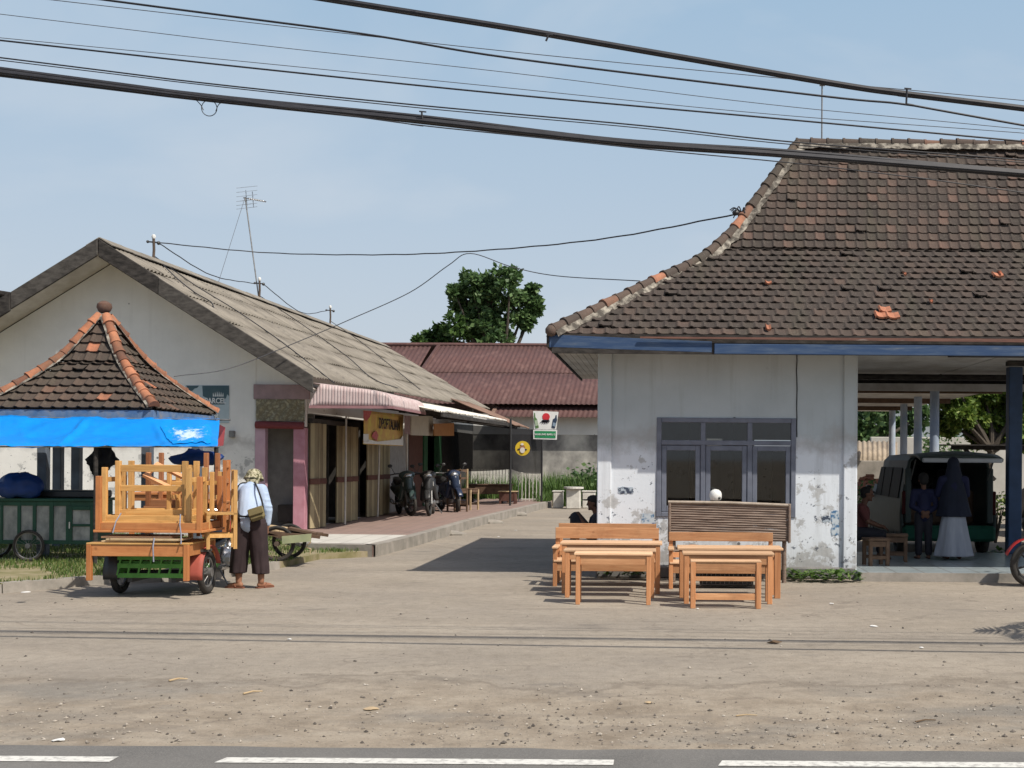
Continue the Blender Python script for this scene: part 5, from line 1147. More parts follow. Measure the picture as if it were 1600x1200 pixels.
a = at(361,800,16.0); chair('yellow varnished chair strapped upright to the right side of the load', (a.x-.13, 16.0, .58), rad(-66), (YEL, YELV))
a = at(338,800,16.55); chair('second chair of darker orange wood behind the strapped yellow chair', (a.x-.06, 16.62, .70), rad(-80), (ORG, ORGV))
ROPE = M('grey_blue_rope', (.17,.19,.25), (.26,.27,.32), 30, .9)
rp_ = MB(); rp_.tube([at(189,802,15.55), at(181,815,15.42), at(176,833,15.36)], .008, 5); tag(rp_.build('tie_rope', ROPE), 'grey rope tying the upturned tables at the left of the load', 'rope', 'ropes on the tricycle load')
rp_ = MB(); rp_.tube([at(282,804,15.6), at(281,820,15.42), at(283,835,15.38), at(283,850,15.32)], .008, 5); tag(rp_.build('tie_rope', ROPE), 'grey rope hanging from the upturned tables at the right of the load', 'rope', 'ropes on the tricycle load')
rp_ = MB(); rp_.tube([at(241,841,15.38), at(239,855,15.325), at(240,878,15.32)], .009, 5); tag(rp_.build('tie_rope', ROPE), 'grey rope looped over the planks and the low table apron', 'rope', 'ropes on the tricycle load')

# ------------------------------------------------------------------ wooden hand cart behind the man
hc = thing('wooden_handcart', 'old two wheeled wooden hand cart with a pale green side board, loaded with brown boards', 'handcart', (-5.85, 20.2, LZ))
q = MB(); q.box((-5.86,20.2,.52), (.95,.7,.05), Matrix.Rotation(rad(4),3,'Y')); q.build('bed', OLDWOOD, hc, True)
q = MB(); q.slab(at(440,838,19.82), at(486,834,19.82), at(485,846,19.82), at(441,850,19.82), -.03); q.build('side_board', M('pale_green_board', (.36,.38,.22), (.28,.30,.18)), hc, True)
for i, (px0, py0, px1, py1, Y) in enumerate(((416,832,452,842,19.95), (419,822,470,829,20.2), (452,825,494,834,20.05), (425,828,462,836,20.1))):
    q = MB(); q.bar(at(px0,py0,Y), at(px1,py1,Y), .2, .035); q.build('load_board', (OLDWOOD, PALEWOOD, OLDWOOD, PALEWOOD)[i], hc, True)
for y in (19.9, 20.55): wheel(hc, (-5.93,y,LZ+.27), .28, .05, (0,1,0), spokes=10, tyre=RUBBER, rimm=RUSTIRON)
for y in (19.95, 20.45): q = MB(); q.bar((-5.5,y,.50), (-5.28,y,.47), .045, .045); q.build('shaft', OLDWOOD, hc, True)
q = MB(); q.tube([at(486,836,19.9), at(485,848,19.9), at(478,855,19.9), at(486,858,19.9), at(484,866,19.9)], .010, 5); q.build('hanging_cord', PALEWOOD, hc, True)
# ------------------------------------------------------------------ people
def hand(q, c, fdir, up, size=1.0, curl=.5, side=1):
    "palm, four unequal bent fingers and a thumb off the side of the palm"
    f_ = V(fdir).normalized(); u = V(up); u = (u - f_*u.dot(f_)).normalized(); s_ = f_.cross(u)*side; c = V(c); k = size
    q.cap(c, .026*k, c + f_*.055*k, .030*k, 10); q.cap(c + s_*.018*k, .020*k, c + f_*.07*k + s_*.026*k, .017*k, 8); q.cap(c - s_*.018*k, .020*k, c + f_*.07*k - s_*.026*k, .017*k, 8)
    for i, (o_, ln) in enumerate(((-.030,.062), (-.010,.074), (.011,.070), (.031,.054))):
        b0 = c + f_*.082*k + s_*o_*k; d1_ = (f_ - u*curl*.5).normalized(); d2_ = (f_ - u*curl*1.5).normalized()
        b1 = b0 + d1_*ln*.5*k; b2 = b1 + d2_*ln*.5*k; q.cap(b0, .0095*k, b1, .0088*k, 6); q.cap(b1, .0088*k, b2, .0075*k, 6)
    t0 = c + f_*.015*k - s_*.028*k; t1 = t0 + (f_*.6 - s_*.75 - u*.25).normalized()*.036*k; q.cap(t0, .013*k, t1, .011*k, 6); q.cap(t1, .011*k, t1 + (f_*.9 - s_*.2 - u*.3).normalized()*.032*k, .009*k, 6)
def head(q, c, facing, up=(0,0,1), k=1.0):
    "skull, jaw, nose, ears, brow and lips; c is the middle of the head"
    f_ = V(facing).normalized(); u = V(up); u = (u - f_*u.dot(f_)).normalized(); s_ = f_.cross(u); c = V(c); Mh = Matrix((s_, f_, u)).transposed()
    q.ell(c + u*.025*k, (.076*k,.094*k,.090*k), 16, Mh); q.ell(c + f_*.026*k - u*.045*k, (.058*k,.064*k,.072*k), 14, Mh)
    q.cap(c + f_*.092*k + u*.012*k, .010*k, c + f_*.110*k - u*.022*k, .014*k, 8); q.ell(c + f_*.082*k - u*.055*k, (.026*k,.012*k,.011*k), 8, Mh); q.ell(c + f_*.080*k - u*.092*k, (.026*k,.02*k,.02*k), 8, Mh)
    q.ell(c + f_*.082*k + u*.030*k, (.052*k,.014*k,.010*k), 8, Mh)
    for sg_ in (-1, 1): q.ell(c + s_*sg_*.077*k - u*.008*k - f_*.005*k, (.012*k,.020*k,.032*k), 8, Mh); q.ell(c + f_*.080*k + s_*sg_*.032*k + u*.004*k, (.013*k,.008*k,.008*k), 8, Mh)
def eyes(c, facing, parent, k=1.0, up=(0,0,1)):
    f_ = V(facing).normalized(); u = V(up); u = (u - f_*u.dot(f_)).normalized(); s_ = f_.cross(u); q = MB()
    for sg_ in (-1, 1): q.ell(V(c) + f_*.086*k + s_*sg_*.032*k + u*.006*k, (.011*k,.007*k,.006*k), 8)
    q.build('eyes', BLACKP, parent)
def foot(q, heel, d, k=1.0):
    d = V(d).normalized(); h_ = V(heel); s_ = V((-d.y,d.x,0)); q.cap(h_, .036*k, h_ + d*.10*k + V((0,0,-.006)), .034*k, 10); q.cap(h_ + d*.09*k, .032*k, h_ + d*.165*k - V((0,0,.012)), .026*k, 10)
    for i, o_ in enumerate((-.026,-.010,.004,.017,.029)): q.cap(h_ + d*.16*k + s_*o_*k - V((0,0,.014)), .012*k, h_ + d*(.205-.007*i)*k + s_*o_*1.1*k - V((0,0,.02)), .0105*k, 6)

# man bending over the tricycle, seen from behind
mn = thing('person', 'person bending away in a pale blue shirt, dark wide trousers and patterned sun hat', 'person', (at(390,921,16.75).x, 16.75, 0))
hip = V((0,0,.86)); nk = V((-.085,.28,1.33)); hd = V((-.075,.38,1.435)); fdir = V((-.35,.80,-.42))
shl, shr = V((-.245,.24,1.29)), V((.085,.20,1.285)); ell_, wrl = V((-.37,.40,1.13)), V((-.36,.62,1.20)); elr, wrr = V((.185,.14,1.02)), V((.175,.16,.80))
hl, hr = V((-.11,.01,.84)), V((.10,.01,.84)); kl, kr = V((-.155,.05,.47)), V((.125,.06,.47)); al, ar = V((-.15,.02,.09)), V((.14,.03,.09))
q = MB(); q.cap(hip, .125, V((-.04,.12,1.10)), .13, 14); q.cap(V((-.04,.12,1.10)), .13, V((-.07,.22,1.24)), .125, 14); q.cap(shl, .062, shr, .062); q.cap(nk, .058, hd, .055); head(q, hd, fdir, (0,.3,1))
for a, b_, c in ((shl, ell_, wrl), (shr, elr, wrr)): q.cap(a, .056, b_, .043); q.cap(b_, .042, c, .029)
hand(q, wrl + V((.0,.03,.0)), (.1,.9,-.1), (0,0,1), 1, .6, 1); hand(q, wrr + V((-.005,0,-.03)), (-.15,.1,-1), (1,.2,0), 1, .5, -1)
for a, b_, c in ((hl, kl, al), (hr, kr, ar)): q.cap(a, .098, b_, .062); q.cap(b_, .060, c, .040)
foot(q, al + V((.03,-.01,-.045)), (-.95,.25,0)); foot(q, ar + V((-.02,0,-.045)), (.35,.95,0) if False else (-.35,-.1,0) if False else (.55,.80,0))
blob(q, 'body', SKIN, mn, .009, 2)
eyes(hd, fdir, mn, 1, (0,.3,1))
q = MB(); q.cap(V((-.02,.0,.865)), .150, V((-.04,.11,1.08)), .150, 16); q.cap(V((-.04,.11,1.08)), .150, V((-.07,.21,1.235)), .146, 16); q.cap(shl, .080, shr, .080); q.cap(V((-.065,.235,1.29)), .09, nk, .072)
q.cap(shl, .080, ell_, .066); q.cap(ell_, .064, wrl, .046); q.cap(shr, .082, elr, .068); q.cap(elr, .066, wrr + V((0,0,.05)), .050)
q.cap(V((-.10,.0,.83)), .085, V((.10,0,.83)), .085); 
for i in range(6): a = -.13+.05*i; q.cap(V((a,-.075,.80)), .03, V((a*.9-.01,.0,1.02)), .03, 8)
for i in range(5): f2 = .2+.15*i; c_ = shr.lerp(elr, f2); q.ell(c_ + V((.02*(-1)**i,-.02,0)), (.07,.06,.03), 10)
st_ = blob(q, 'shirt', SHIRT, mn, .011, 2)
q = MB(); q.ell((-.01,-.055,1.13), (.10,.045,.10), 12); 
def drape(mb, top, bot, rt, rb, n_=28, rows=14, wav=.10, seed=0, open_=True):
    T, B = V(top), V(bot); vs = []
    for j in range(rows+1):
        v = j/rows; c_ = T.lerp(B, v); r_ = rt[0] + (rb[0]-rt[0])*v; r2 = rt[1] + (rb[1]-rt[1])*v
        for k in range(n_):
            a = 2*PI*k/n_; wv_ = 1 + wav*v*math.sin(a*7+seed) + wav*.6*v*math.sin(a*11+seed*2+v*3) + .05*mnoise.noise(V((math.cos(a)*2, v*4, seed)))
            vs.append(c_ + V((math.cos(a)*r_*wv_, math.sin(a)*r2*wv_, 0)))
    mb.add(vs, [(j*n_+k, j*n_+(k+1) % n_, (j+1)*n_+(k+1) % n_, (j+1)*n_+k) for j in range(rows) for k in range(n_)] + [tuple(range(n_))[::-1], tuple(rows*n_+k for k in range(n_))])
q = MB(); drape(q, hl+V((.015,0,.02)), V((-.165,.035,.20)), (.125,.135), (.105,.125), seed=1, wav=.07); drape(q, hr+V((-.01,0,.02)), V((.135,.045,.19)), (.125,.135), (.105,.12), seed=2, wav=.07); q.cap(V((-.075,0,.86)), .135, V((.075,0,.86)), .135, 14)
blob(q, 'trousers', TROUSERS, mn, .011, 1)
q = MB(); f2 = V((-.15,.95,-.25)).normalized(); u2 = V((0,.25,.97)).normalized(); s2 = f2.cross(u2); Mh = Matrix((s2, f2, u2)).transposed()
q.ell(hd + u2*.050, (.105,.118,.080), 18, Mh); q.lathe([(.09,.03), (.118,-.02), (.136,-.062), (.131,-.068), (.108,-.03), (.07,.0)], hd + u2*.045, 26, Mh)
q.ell(hd - f2*.078 - u2*.045, (.095,.035,.085), 12, Mh)
blob(q, 'sun_hat', CAMO, mn, .010, 1)
q = MB(); q.ell(hd - f2*.03 - u2*.055, (.078,.080,.06), 12, Mh); q.build('hair', HAIR, mn, smooth=True)
Mb = Matrix.Rotation(rad(-18), 3, 'Y') @ Matrix.Rotation(rad(-12), 3, 'X')
q = MB(); q.box((.135,-.160,.985), (.20,.075,.17), Mb); bg_ = q.build('shoulder_bag', OLIVE, mn, bevel=.025); q = MB(); q.box((.135,-.205,1.02), (.205,.02,.10), Mb); q.build('bag_flap', OLIVE, bg_, bevel=.012)
q = MB(); q.tube(spline([(.04,-.16,.95), (-.06,-.15,.95), (-.12,-.115,.98), (-.19,-.03,1.08), (-.235,.10,1.24), (-.19,.22,1.365), (-.10,.36,1.36)], 6), .014, 6); q.tube(spline([(.22,-.13,1.0), (.17,-.05,1.14), (.09,.03,1.30), (.0,.18,1.385)], 6), .012, 6); q.build('bag_strap', BLACKCLOTH, bg_, smooth=True)
for a, d_ in ((al + V((.03,-.01,0)), V((-.95,.25,0))), (ar + V((-.02,0,0)), V((.55,.80,0)))):
    d_ = d_.normalized(); s_ = V((-d_.y,d_.x,0)); c_ = V((a.x,a.y,0)); P = [c_ - d_*.05 + s_*.04*k for k in (-1,1)]
    out = [(-.05,.0), (-.045,.032), (.05,.036), (.15,.05), (.21,.036), (.235,.0), (.21,-.036), (.15,-.046), (.05,-.036), (-.045,-.032)]
    q = MB(); q.prism(out, lambda x, y: c_ + d_*x + s_*y + V((0,0,.002)), lambda x, y: c_ + d_*x + s_*y + V((0,0,.02))); q.tube([c_ + d_*.05 + s_*.042 + V((0,0,.015)), c_ + d_*.09 + s_*.02 + V((0,0,.062)), c_ + d_*.09 - s_*.02 + V((0,0,.062)), c_ + d_*.05 - s_*.042 + V((0,0,.015))], .010, 6); q.build('sandal', SANDAL, mn)

def seated(label, loc, rz, shirt, trous, skin, seat_h, lean=.0, knees=.0, k=1.0, hair=True, cap=None):
    "sitting figure facing +x before rotation; origin under the hips"
    o = thing('person', label, 'person', loc, rz)
    h_ = V((0,0,seat_h+.10)); ch = V((.05+lean*.3,0,seat_h+.42)); nk_ = V((.10+lean*.5,0,seat_h+.58)); hd_ = V((.14+lean*.6,0,seat_h+.72))
    q = MB(); q.cap(h_, .13, ch, .135); q.cap(ch + V((0,-.15,.08)), .06, ch + V((0,.15,.08)), .06); q.cap(nk_ - V((.02,0,.06)), .052, hd_, .05); head(q, hd_, (1,0,-.12))
    c2 = MB(); c2.cap(h_, .15, ch, .152); c2.cap(ch + V((0,-.16,.08)), .075, ch + V((0,.16,.08)), .075); tr2 = MB(); tr2.cap(h_ + V((0,-.06,-.01)), .14, h_ + V((0,.06,-.01)), .14)
    for sg_ in (-1, 1):
        hp_ = h_ + V((.03,.09*sg_,0)); kn = V((.40,.13*sg_,seat_h+.06+knees)); an = V((.36+knees*.1,.13*sg_,.08)); q.cap(hp_, .085, kn, .06); q.cap(kn, .058, an, .04); foot(q, an + V((-.02,0,-.045)), (1,.15*sg_,0))
        tr2.cap(hp_, .105, kn, .078); tr2.cap(kn, .076, an + V((0,0,.06)), .060)
        sh1 = ch + V((0,.185*sg_,.08)); el = V((.16+lean*.3,.23*sg_,seat_h+.28)); wr = V((.36,.13*sg_,seat_h+.20+knees*.8)); q.cap(sh1, .052, el, .042); q.cap(el, .040, wr, .029); hand(q, wr + V((.02,0,.0)), (.9,-.2*sg_,-.35), (0,0,1), 1, .7, sg_)
        c2.cap(sh1, .072, sh1.lerp(el, .75), .060)
    blob(q, 'body', skin, o, .012, 2); blob(c2, 'shirt', shirt, o, .014, 2); blob(tr2, 'trousers', trous, o, .014, 2); eyes(hd_, (1,0,-.12), o)
    q = MB(); q.ell(hd_ + V((-.018,0,.042)), (.098,.088,.085), 14); q.ell(hd_ + V((-.05,0,-.01)), (.062,.078,.07), 12); q.build('hair', HAIR, o, smooth=True)
    if cap: q = MB(); q.ell(hd_ + V((.0,0,.065)), (.104,.094,.066), 14); q.ell(hd_ + V((.115,0,.05)), (.07,.07,.012), 12); q.build('cap', cap, o, smooth=True)
    return o
SW = seated('person sitting in shade against the side wall in dark clothes and a cap, knees raised', (-.93, 20.35, .0), PI, DARKC, DARKC, SKIND, .30, -.05, .44, cap=BLACKCLOTH)
SR = seated('person in a dull red top sitting on a low stool behind the right pilaster', (gnd(1341,872,.13).x-.02, 20.9, .13), rad(-8), REDC, DARKC, SKIND, .33, .02, .0)
# child in dark blue with hands behind the back
def stand(label, loc, k, shirt, trous, kind, rz=0):
    o = thing('person', label, 'person', loc, rz); Z = lambda v: v*k
    q = MB(); q.cap(V((0,0,.88))*k, .12*k, V((0,.02,1.22))*k, .13*k); q.cap(V((-.15,.02,1.32))*k, .06*k, V((.15,.02,1.32))*k, .06*k); q.cap(V((0,.02,1.36))*k, .05*k, V((0,.04,1.5))*k, .05*k); hc_ = V((0,.05,1.565))*k; head(q, hc_, (0,1,-.1), (0,0,1), 1.0 if k > .9 else .93)
    c2, t2 = MB(), MB(); c2.cap(V((0,0,.86))*k, .145*k, V((0,.02,1.22))*k, .15*k); c2.cap(V((-.155,.02,1.32))*k, .075*k, V((.155,.02,1.32))*k, .075*k)
    for sg_ in (-1, 1):
        hp_, kn, an = V((.085*sg_,0,.86))*k, V((.095*sg_,.02,.47))*k, V((.10*sg_,-.01,.085))*k; q.cap(hp_, .085*k, kn, .055*k); q.cap(kn, .053*k, an, .038*k); foot(q, an + V((0,-.02,-.04)), (.12*sg_,1,0), .95)
        t2.cap(hp_, .105*k, kn, .082*k); t2.cap(kn, .08*k, an + V((0,0,.03)), .072*k)
        s1 = V((.19*sg_,.02,1.32))*k; el = V((.25*sg_,-.06,1.05))*k; wr = V((.05*sg_,-.155,.93))*k
        if kind == 'veil': el = V((.24*sg_,.10,1.08))*k; wr = V((.16*sg_,.30,1.12))*k
        q.cap(s1, .05*k, el, .04*k); q.cap(el, .04*k, wr, .028*k); hand(q, wr, (-.7*sg_,-.1,-.6) if kind != 'veil' else (0,1,0), (0,-1,0) if kind != 'veil' else (0,0,1), .95, .5, sg_); c2.cap(s1, .07*k, el, .062*k); c2.cap(el, .06*k, wr.lerp(el,.25), .05*k)
    blob(q, 'body', SKIND, o, .011, 2); eyes(hc_, (0,1,-.1), o)
    if kind != 'veil':
        blob(c2, 'shirt', shirt, o, .013, 2); blob(t2, 'trousers', trous, o, .013, 2); q = MB(); q.ell(hc_ + V((0,-.012,.04)), (.086,.10,.086), 14); q.ell(hc_ + V((0,-.045,-.01)), (.075,.06,.07), 12); q.build('hair', HAIR, o, smooth=True)
    else:
        blob(c2, 'tunic', shirt, o, .014, 2)
        q = MB(); q.ell(hc_ + V((0,-.01,.012)), (.102,.112,.128), 16); drape(q, hc_ + V((0,-.02,-.03)), V((0,.0,.70)), (.105,.10), (.285,.20), seed=4, wav=.05); blob(q, 'veil', NAVYH, o, .014, 2)
        q = MB(); drape(q, V((0,0,.85)), V((0,.0,.06)), (.16,.14), (.315,.25), seed=3, wav=.075); blob(q, 'skirt', trous, o, .013, 1)
    return o
stand('child in dark blue standing behind the van with hands clasped behind the back', (gnd(1443,873,.13).x, 20.9, .13), .82, NAVYC, DARKC, 'child')
stand('person in a long navy veil and white skirt standing at the open van', (gnd(1497,877,.13).x, 20.75, .13), .98, NAVYC, WHITESK, 'veil')
def stool(label, loc, w, h_, rz):
    o = thing('wooden_stool', label, 'stool', loc, rz, 'dark stools on the terrace')
    q = MB(); q.bx(-w/2, w/2, -w/2, w/2, h_-.04, h_); q.build('seat', OLDWOOD, o, bevel=.006)
    for sx in (-1,1):
        for sy in (-1,1): q = MB(); x, y = sx*(w/2-.035), sy*(w/2-.035); q.bx(x-.025, x+.025, y-.025, y+.025, 0, h_-.041); q.build('leg', OLDWOOD, o)
    for sy in (-1,1): q = MB(); y = sy*(w/2-.035); q.bx(-w/2+.06, w/2-.06, y-.012, y+.012, h_-.13, h_-.05); q.bx(-w/2+.06, w/2-.06, y-.012, y+.012, .1, .15); q.build('rail', OLDWOOD, o)
    return o
stool('dark wooden stool in front of the seated person in red', gnd(1370,884,.13) + V((0,.1,0)), .34, .42, .2); stool('dark wooden stool between the van and the first stool', gnd(1403,878,.13) + V((0,.1,0)), .34, .44, -.15)
# ------------------------------------------------------------------ motorbikes
def motorbike(label, loc, rz, col, steer=0.0, lean=0.0, group=None, plate=True, fat=1.0):
    "step-through bike, forward along +x"
    o = thing('motorbike', label, 'motorbike', loc, rz, group); o.scale = (1.1,1.1,1.1); o.rotation_euler = (lean, 0, rz); r = .285
    def W(c, ax): return wheel(o, c, r, .085, ax, spokes=6, hub=.055, world=False, rimm=BLACKP)
    fx = (math.sin(-steer), math.cos(-steer), 0); W((.62,0,r), fx); W((-.62,0,r), (0,1,0))
    q = MB(); q.cap((-.50,0,.62), .12, (-.95,0,.74), .075); q.cap((-.50,0,.62), .12, (-.1,0,.50), .12); q.cap((-.1,0,.42), .12, (.24,0,.40), .10); q.cap((.24,0,.40), .10, (.42,0,.70), .10)
    for sg_ in (-1, 1): q.cap((.42,.10*sg_,.72), .08, (.34,.16*sg_,.40), .06); q.cap((-.2,.09*sg_,.48), .07, (-.8,.10*sg_,.64), .06)
    q.cap((.44,0,.86), .14, (.43,.0,.70), .15); q.ell((.40,0,.96), (.14,.20,.11), 14); q.cap((.50,0,.84), .12, (.56,0,.64), .10); q.cap((.1,.0,.62), .13, (-.3,0,.6), .15); blob(q, 'body', col, o, .018, 2)
    q = MB(); q.cap((-.25,0,.74), .105, (-.62,0,.80), .11); q.cap((-.62,0,.80), .11, (-.88,0,.84), .07); blob(q, 'seat', BLACKP, o, .02, 2)
    q = MB()
    for sg_ in (-1, 1): q.tube([(.40,.07*sg_,.82), (.62,.07*sg_,r)], .024, 8)
    q.tube([(.40,-.07,.82), (.40,.07,.82)], .03, 8); q.build('fork', STEEL, o, smooth=50)
    q = MB(); q.grid(lambda u, v: V((.62+.335*math.cos(rad(20+150*u)), -.065+.13*v, r+.335*math.sin(rad(20+150*u)))), 14, 3); q.build('mudguard', col, o, smooth=60, solid=.01)
    q = MB(); q.tube(spline([(.25,-.36,.98), (.34,-.2,1.0), (.40,0,.98), (.34,.2,1.0), (.25,.36,.98)], 5), .016, 6); hb = q.build('handlebar', BLACKP, o, smooth=50)
    for sg_ in (-1, 1):
        q = MB(); q.tube([(.32,.26*sg_,1.0), (.30,.34*sg_,1.16)], .007, 5); q.ell((.29,.36*sg_,1.19), (.02,.06,.042), 10); q.build('mirror', BLACKP, hb, smooth=50)
    q = MB(); q.ell((.50,0,.94), (.07,.11,.07), 14); q.build('headlight', CHROME, o, smooth=True)
    q = MB(); q.ell((-1.0,0,.72), (.04,.09,.045), 10); q.build('tail_lamp', LAMPRED, o, smooth=True)
    q = MB(); q.tube([(-.1,-.14,.28), (-.4,-.17,.27), (-.55,-.18,.32)], .025, 8); q.tube([(-.5,-.18,.31), (-.95,-.19,.42)], .05, 10); q.build('exhaust', CHROME, o, smooth=50)
    q = MB(); q.ell((-.05,0,.30), (.20,.12,.12), 12); q.bar((-.05,0,.3), (-.62,.12,r), .05, .06); q.build('engine', STEEL, o, smooth=50)
    q = MB(); q.bx(.505,.515,-.13,.13,.70,.80) if plate else q.bx(-1.04,-1.03,-.12,.12,.55,.64); q.build('number_plate', SIGNW, o)
    q = MB(); q.tube([(-.1,.1,.25), (-.18,.24,.02)], .014, 6); q.build('kick_stand', STEEL, o)
    return o
gM = 'motorbikes parked under the kiosk awning'
motorbike('teal motorbike nearest the banner, its headlight towards the road', gnd(633,806,PZ) + V((-.1,.5,0)), rad(-66), GREYGREEN, .25, .06, gM)
motorbike('black motorbike with a white plate between the two other parked motorbikes', gnd(668,806,PZ) + V((0,.55,0)), rad(-84), BLACKP, -.1, .06, gM)
motorbike('dark blue motorbike with bright front trim beside the bamboo chairs', gnd(691,800,PZ) + V((.1,.6,0)), rad(-62), M('dark_navy_paint', (.02,.03,.06), None, 3, .3), -.2, .05, gM)
a = gnd(1600,917); motorbike('bright red motorbike cut off at the right edge of the terrace step', V((a.x+.79, a.y, 0)), rad(176), REDP, .2, -.07)
# chairs, table and bench at the end of the platform
for i, (px, py) in enumerate(((715,800), (733,797))):
    o = chair(['tall dark bamboo chair beside the dark blue motorbike', 'tall pale legged bamboo chair farther along the platform edge'][i], gnd(px, py, PZ) + V((-.05,.25,0)), rad(40+25*i), (OLDWOOD, OLDWOOD if i == 0 else PALEWOOD), 'bamboo chairs on the platform', 1.18, .62, .44, .42)
table('wooden_table', 'dark wooden table at the far end of the shaded platform', 'table', 1.5, .8, .62, OLDWOOD, OLDWOOD, OLDWOOD, ah=.3, lw_=.1, loc=gnd(762,786,PZ) + V((0,.6,0)))
table('wooden_bench', 'short reddish bench beside the dark table at the platform corner', 'bench', .62, .5, .42, PALEWOOD, DOORBROWN, DOORBROWN, ah=.3, lw_=.07, loc=gnd(791,788,PZ) + V((0,.5,0)))
# white railings
ra = thing('white_railing', 'low white metal railing beside the platform corner under the net', 'railing', gnd(828,783,PZ)); q = MB(); r0, r1 = gnd(809,783,PZ) + V((0,.15,0)), gnd(843,783,PZ) + V((0,.15,0))
for i in range(7): p = r0.lerp(r1, i/6); q.tube([p, p + V((0,0,.98))], .016, 6)
for z in (.06,.98): q.tube([r0 + V((0,0,z)), r1 + V((0,0,z))], .02, 6)
q.build('bars', CONCW, ra, True)
ra = thing('white_railing', 'far white picket railing seen below the black net', 'railing', at(770,750,49)); q = MB(); r0, r1 = at(738,762,49), at(797,762,49); r0.z = r1.z = 0
for i in range(13): p = r0.lerp(r1, i/12); q.bx(p.x-.04, p.x+.04, p.y-.02, p.y+.02, 0, 1.25)
q.bar(r0 + V((0,.03,.4)), r1 + V((0,.03,.4)), .03, .06); q.bar(r0 + V((0,.03,1.05)), r1 + V((0,.03,1.05)), .03, .06); q.build('pickets', CONCW, ra, True)
# concrete table and seats
ct = thing('concrete_table', 'pale concrete garden table with a thin slab top at the end of the lane', 'table', gnd(896,795)); q = MB(); q.lathe([(.34,.68), (.34,.74)], (0,0,0), 20); q.build('slab_top', CONCW, ct); q = MB(); q.bx(-.24,.24,-.2,.2,0,.68); q.build('pedestal', CONCW, ct, bevel=.03)
gS = 'pale concrete seats round the garden table'
for px, w_, l in ((872,.17,'pale concrete block seat left of the garden table'), (920,.22,'pale concrete block seat right of the garden table')):
    o = thing('garden_stool', l, 'seat', gnd(px,794), 0, gS); q = MB(); q.bx(-w_,w_,-.22,.22,0,.56); q.build('block', CONCW, o, bevel=.03); q = MB(); q.bx(-w_-.02,w_+.02,-.24,.24,.561,.60); q.build('seat_slab', CONCW, o, bevel=.01)
# ------------------------------------------------------------------ van with open tailgate
VX0, VX1, VY0, VL = 4.33, 5.97, 22.75, 4.0; vc = (VX0+VX1)/2
vn = thing('parked_van', 'silver grey minivan parked with its tailgate raised, dark green lower bumper', 'van', (vc, VY0+2, 0))
def sec(y):
    "half section (x,z) of the body shell at distance y from the tail"
    f_ = 1.0 if y < 2.9 else max(0, 1-(y-2.9)/1.1); top = 1.82 if y < 2.6 else (1.82-(y-2.6)*.9 if y < 3.35 else 1.14-(y-3.35)*.35); w_ = .82
    tw = .66 + (w_-.66)*max(0, (1.5-top)/.7) if top < 1.5 else .66
    return [(w_-.03,.30), (w_,.50), (w_+.01,.78), (w_-.01,1.0), (w_-.05,min(1.25,top-.12)), (tw+.03,top-.10), (tw-.06,top-.015), (.3,top+.012), (0,top+.016)]
q = MB(); ys = [0,.15,.6,1.2,1.9,2.5,2.7,2.9,3.1,3.35,3.6,3.85,4.0]; vs = []; K = 9
for y in ys:
    s_ = sec(y); pts = [V((vc+x, VY0+y+(.03 if z > 1 and y == 0 else 0), z)) for x, z in s_] + [V((vc-x, VY0+y, z)) for x, z in s_[-2::-1]]; vs += pts
n_ = 2*K-1; q.add(vs, [(j*n_+k, j*n_+k+1, (j+1)*n_+k+1, (j+1)*n_+k) for j in range(len(ys)-1) for k in range(n_-1) if not (2.5 <= ys[j] < 3.3 and 5 <= k <= 11)] + [tuple((len(ys)-1)*n_+k for k in range(n_))])
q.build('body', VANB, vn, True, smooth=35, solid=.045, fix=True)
q = MB()
wsb = [V((vc+x, VY0+3.38, 1.12)) for x in (-.74,.74)]; wst = [V((vc+x, VY0+2.55, 1.80)) for x in (.60,-.60)]; q.slab(*wsb, *wst, .006); q.build('windscreen', CARGLASS, vn, True)
for sg_ in (-1, 1):
    X = vc + sg_*.832
    for (a, c) in ((.35,1.20), (1.28,2.05), (2.13,2.58)):
        q = MB(); e = .10 if a > 2.1 else 0; q.slab(V((X+sg_*.012,VY0+a,1.05)), V((X+sg_*.012,VY0+c+e*1.6,1.05)), V((X-sg_*.078,VY0+c,1.60)), V((X-sg_*.078,VY0+a+.04,1.60)), .008*sg_); q.build('side_window', BLACKP if False else M('dark_window_glass', (.012,.018,.02), None, 3, .55, spec=.06) if (sg_ == -1 and a == .35) else bpy.data.materials['dark_window_glass'], vn, True)
    q = MB(); q.box((X+sg_*.10,VY0+3.0,1.12), (.10,.12,.22)); q.bar((X-.02*sg_,VY0+3.02,1.08), (X+sg_*.08,VY0+3.0,1.10), .03, .04); q.build('door_mirror', BLACKP, vn, True, bevel=.03)
    q = MB(); q.box((X-sg_*.05,VY0-.012,.98), (.11,.05,.42)); q.build('tail_lamp', LAMPRED, vn, True, bevel=.015)
    for y in (.62, 3.2): wheel(vn, (X-sg_*.08,VY0+y,.30), .30, .17, (1,0,0), spokes=7, hub=.07)
    q = MB(); q.bx(min(X-.05*sg_,X-.16*sg_), max(X-.05*sg_,X-.16*sg_), VY0-.05, VY0+.10, .62, 1.60); q.build('rear_pillar', VANB, vn, True, bevel=.02)
q = MB(); q.bx(VX0+.0, VX1-.0, VY0-.12, VY0+.06, .30, .58); q.build('rear_bumper', VANG, vn, True, bevel=.05)
q = MB(); q.bx(VX0+.12, VX1-.12, VY0+.02, VY0+2.4, .50, .56); q.build('load_floor', INNERD, vn, True)
q = MB(); q.bx(VX0+.16, VX1-.16, VY0+.85, VY0+1.0, .56, 1.18); q.build('rear_seat', OLDWOOD, vn, True, bevel=.04)
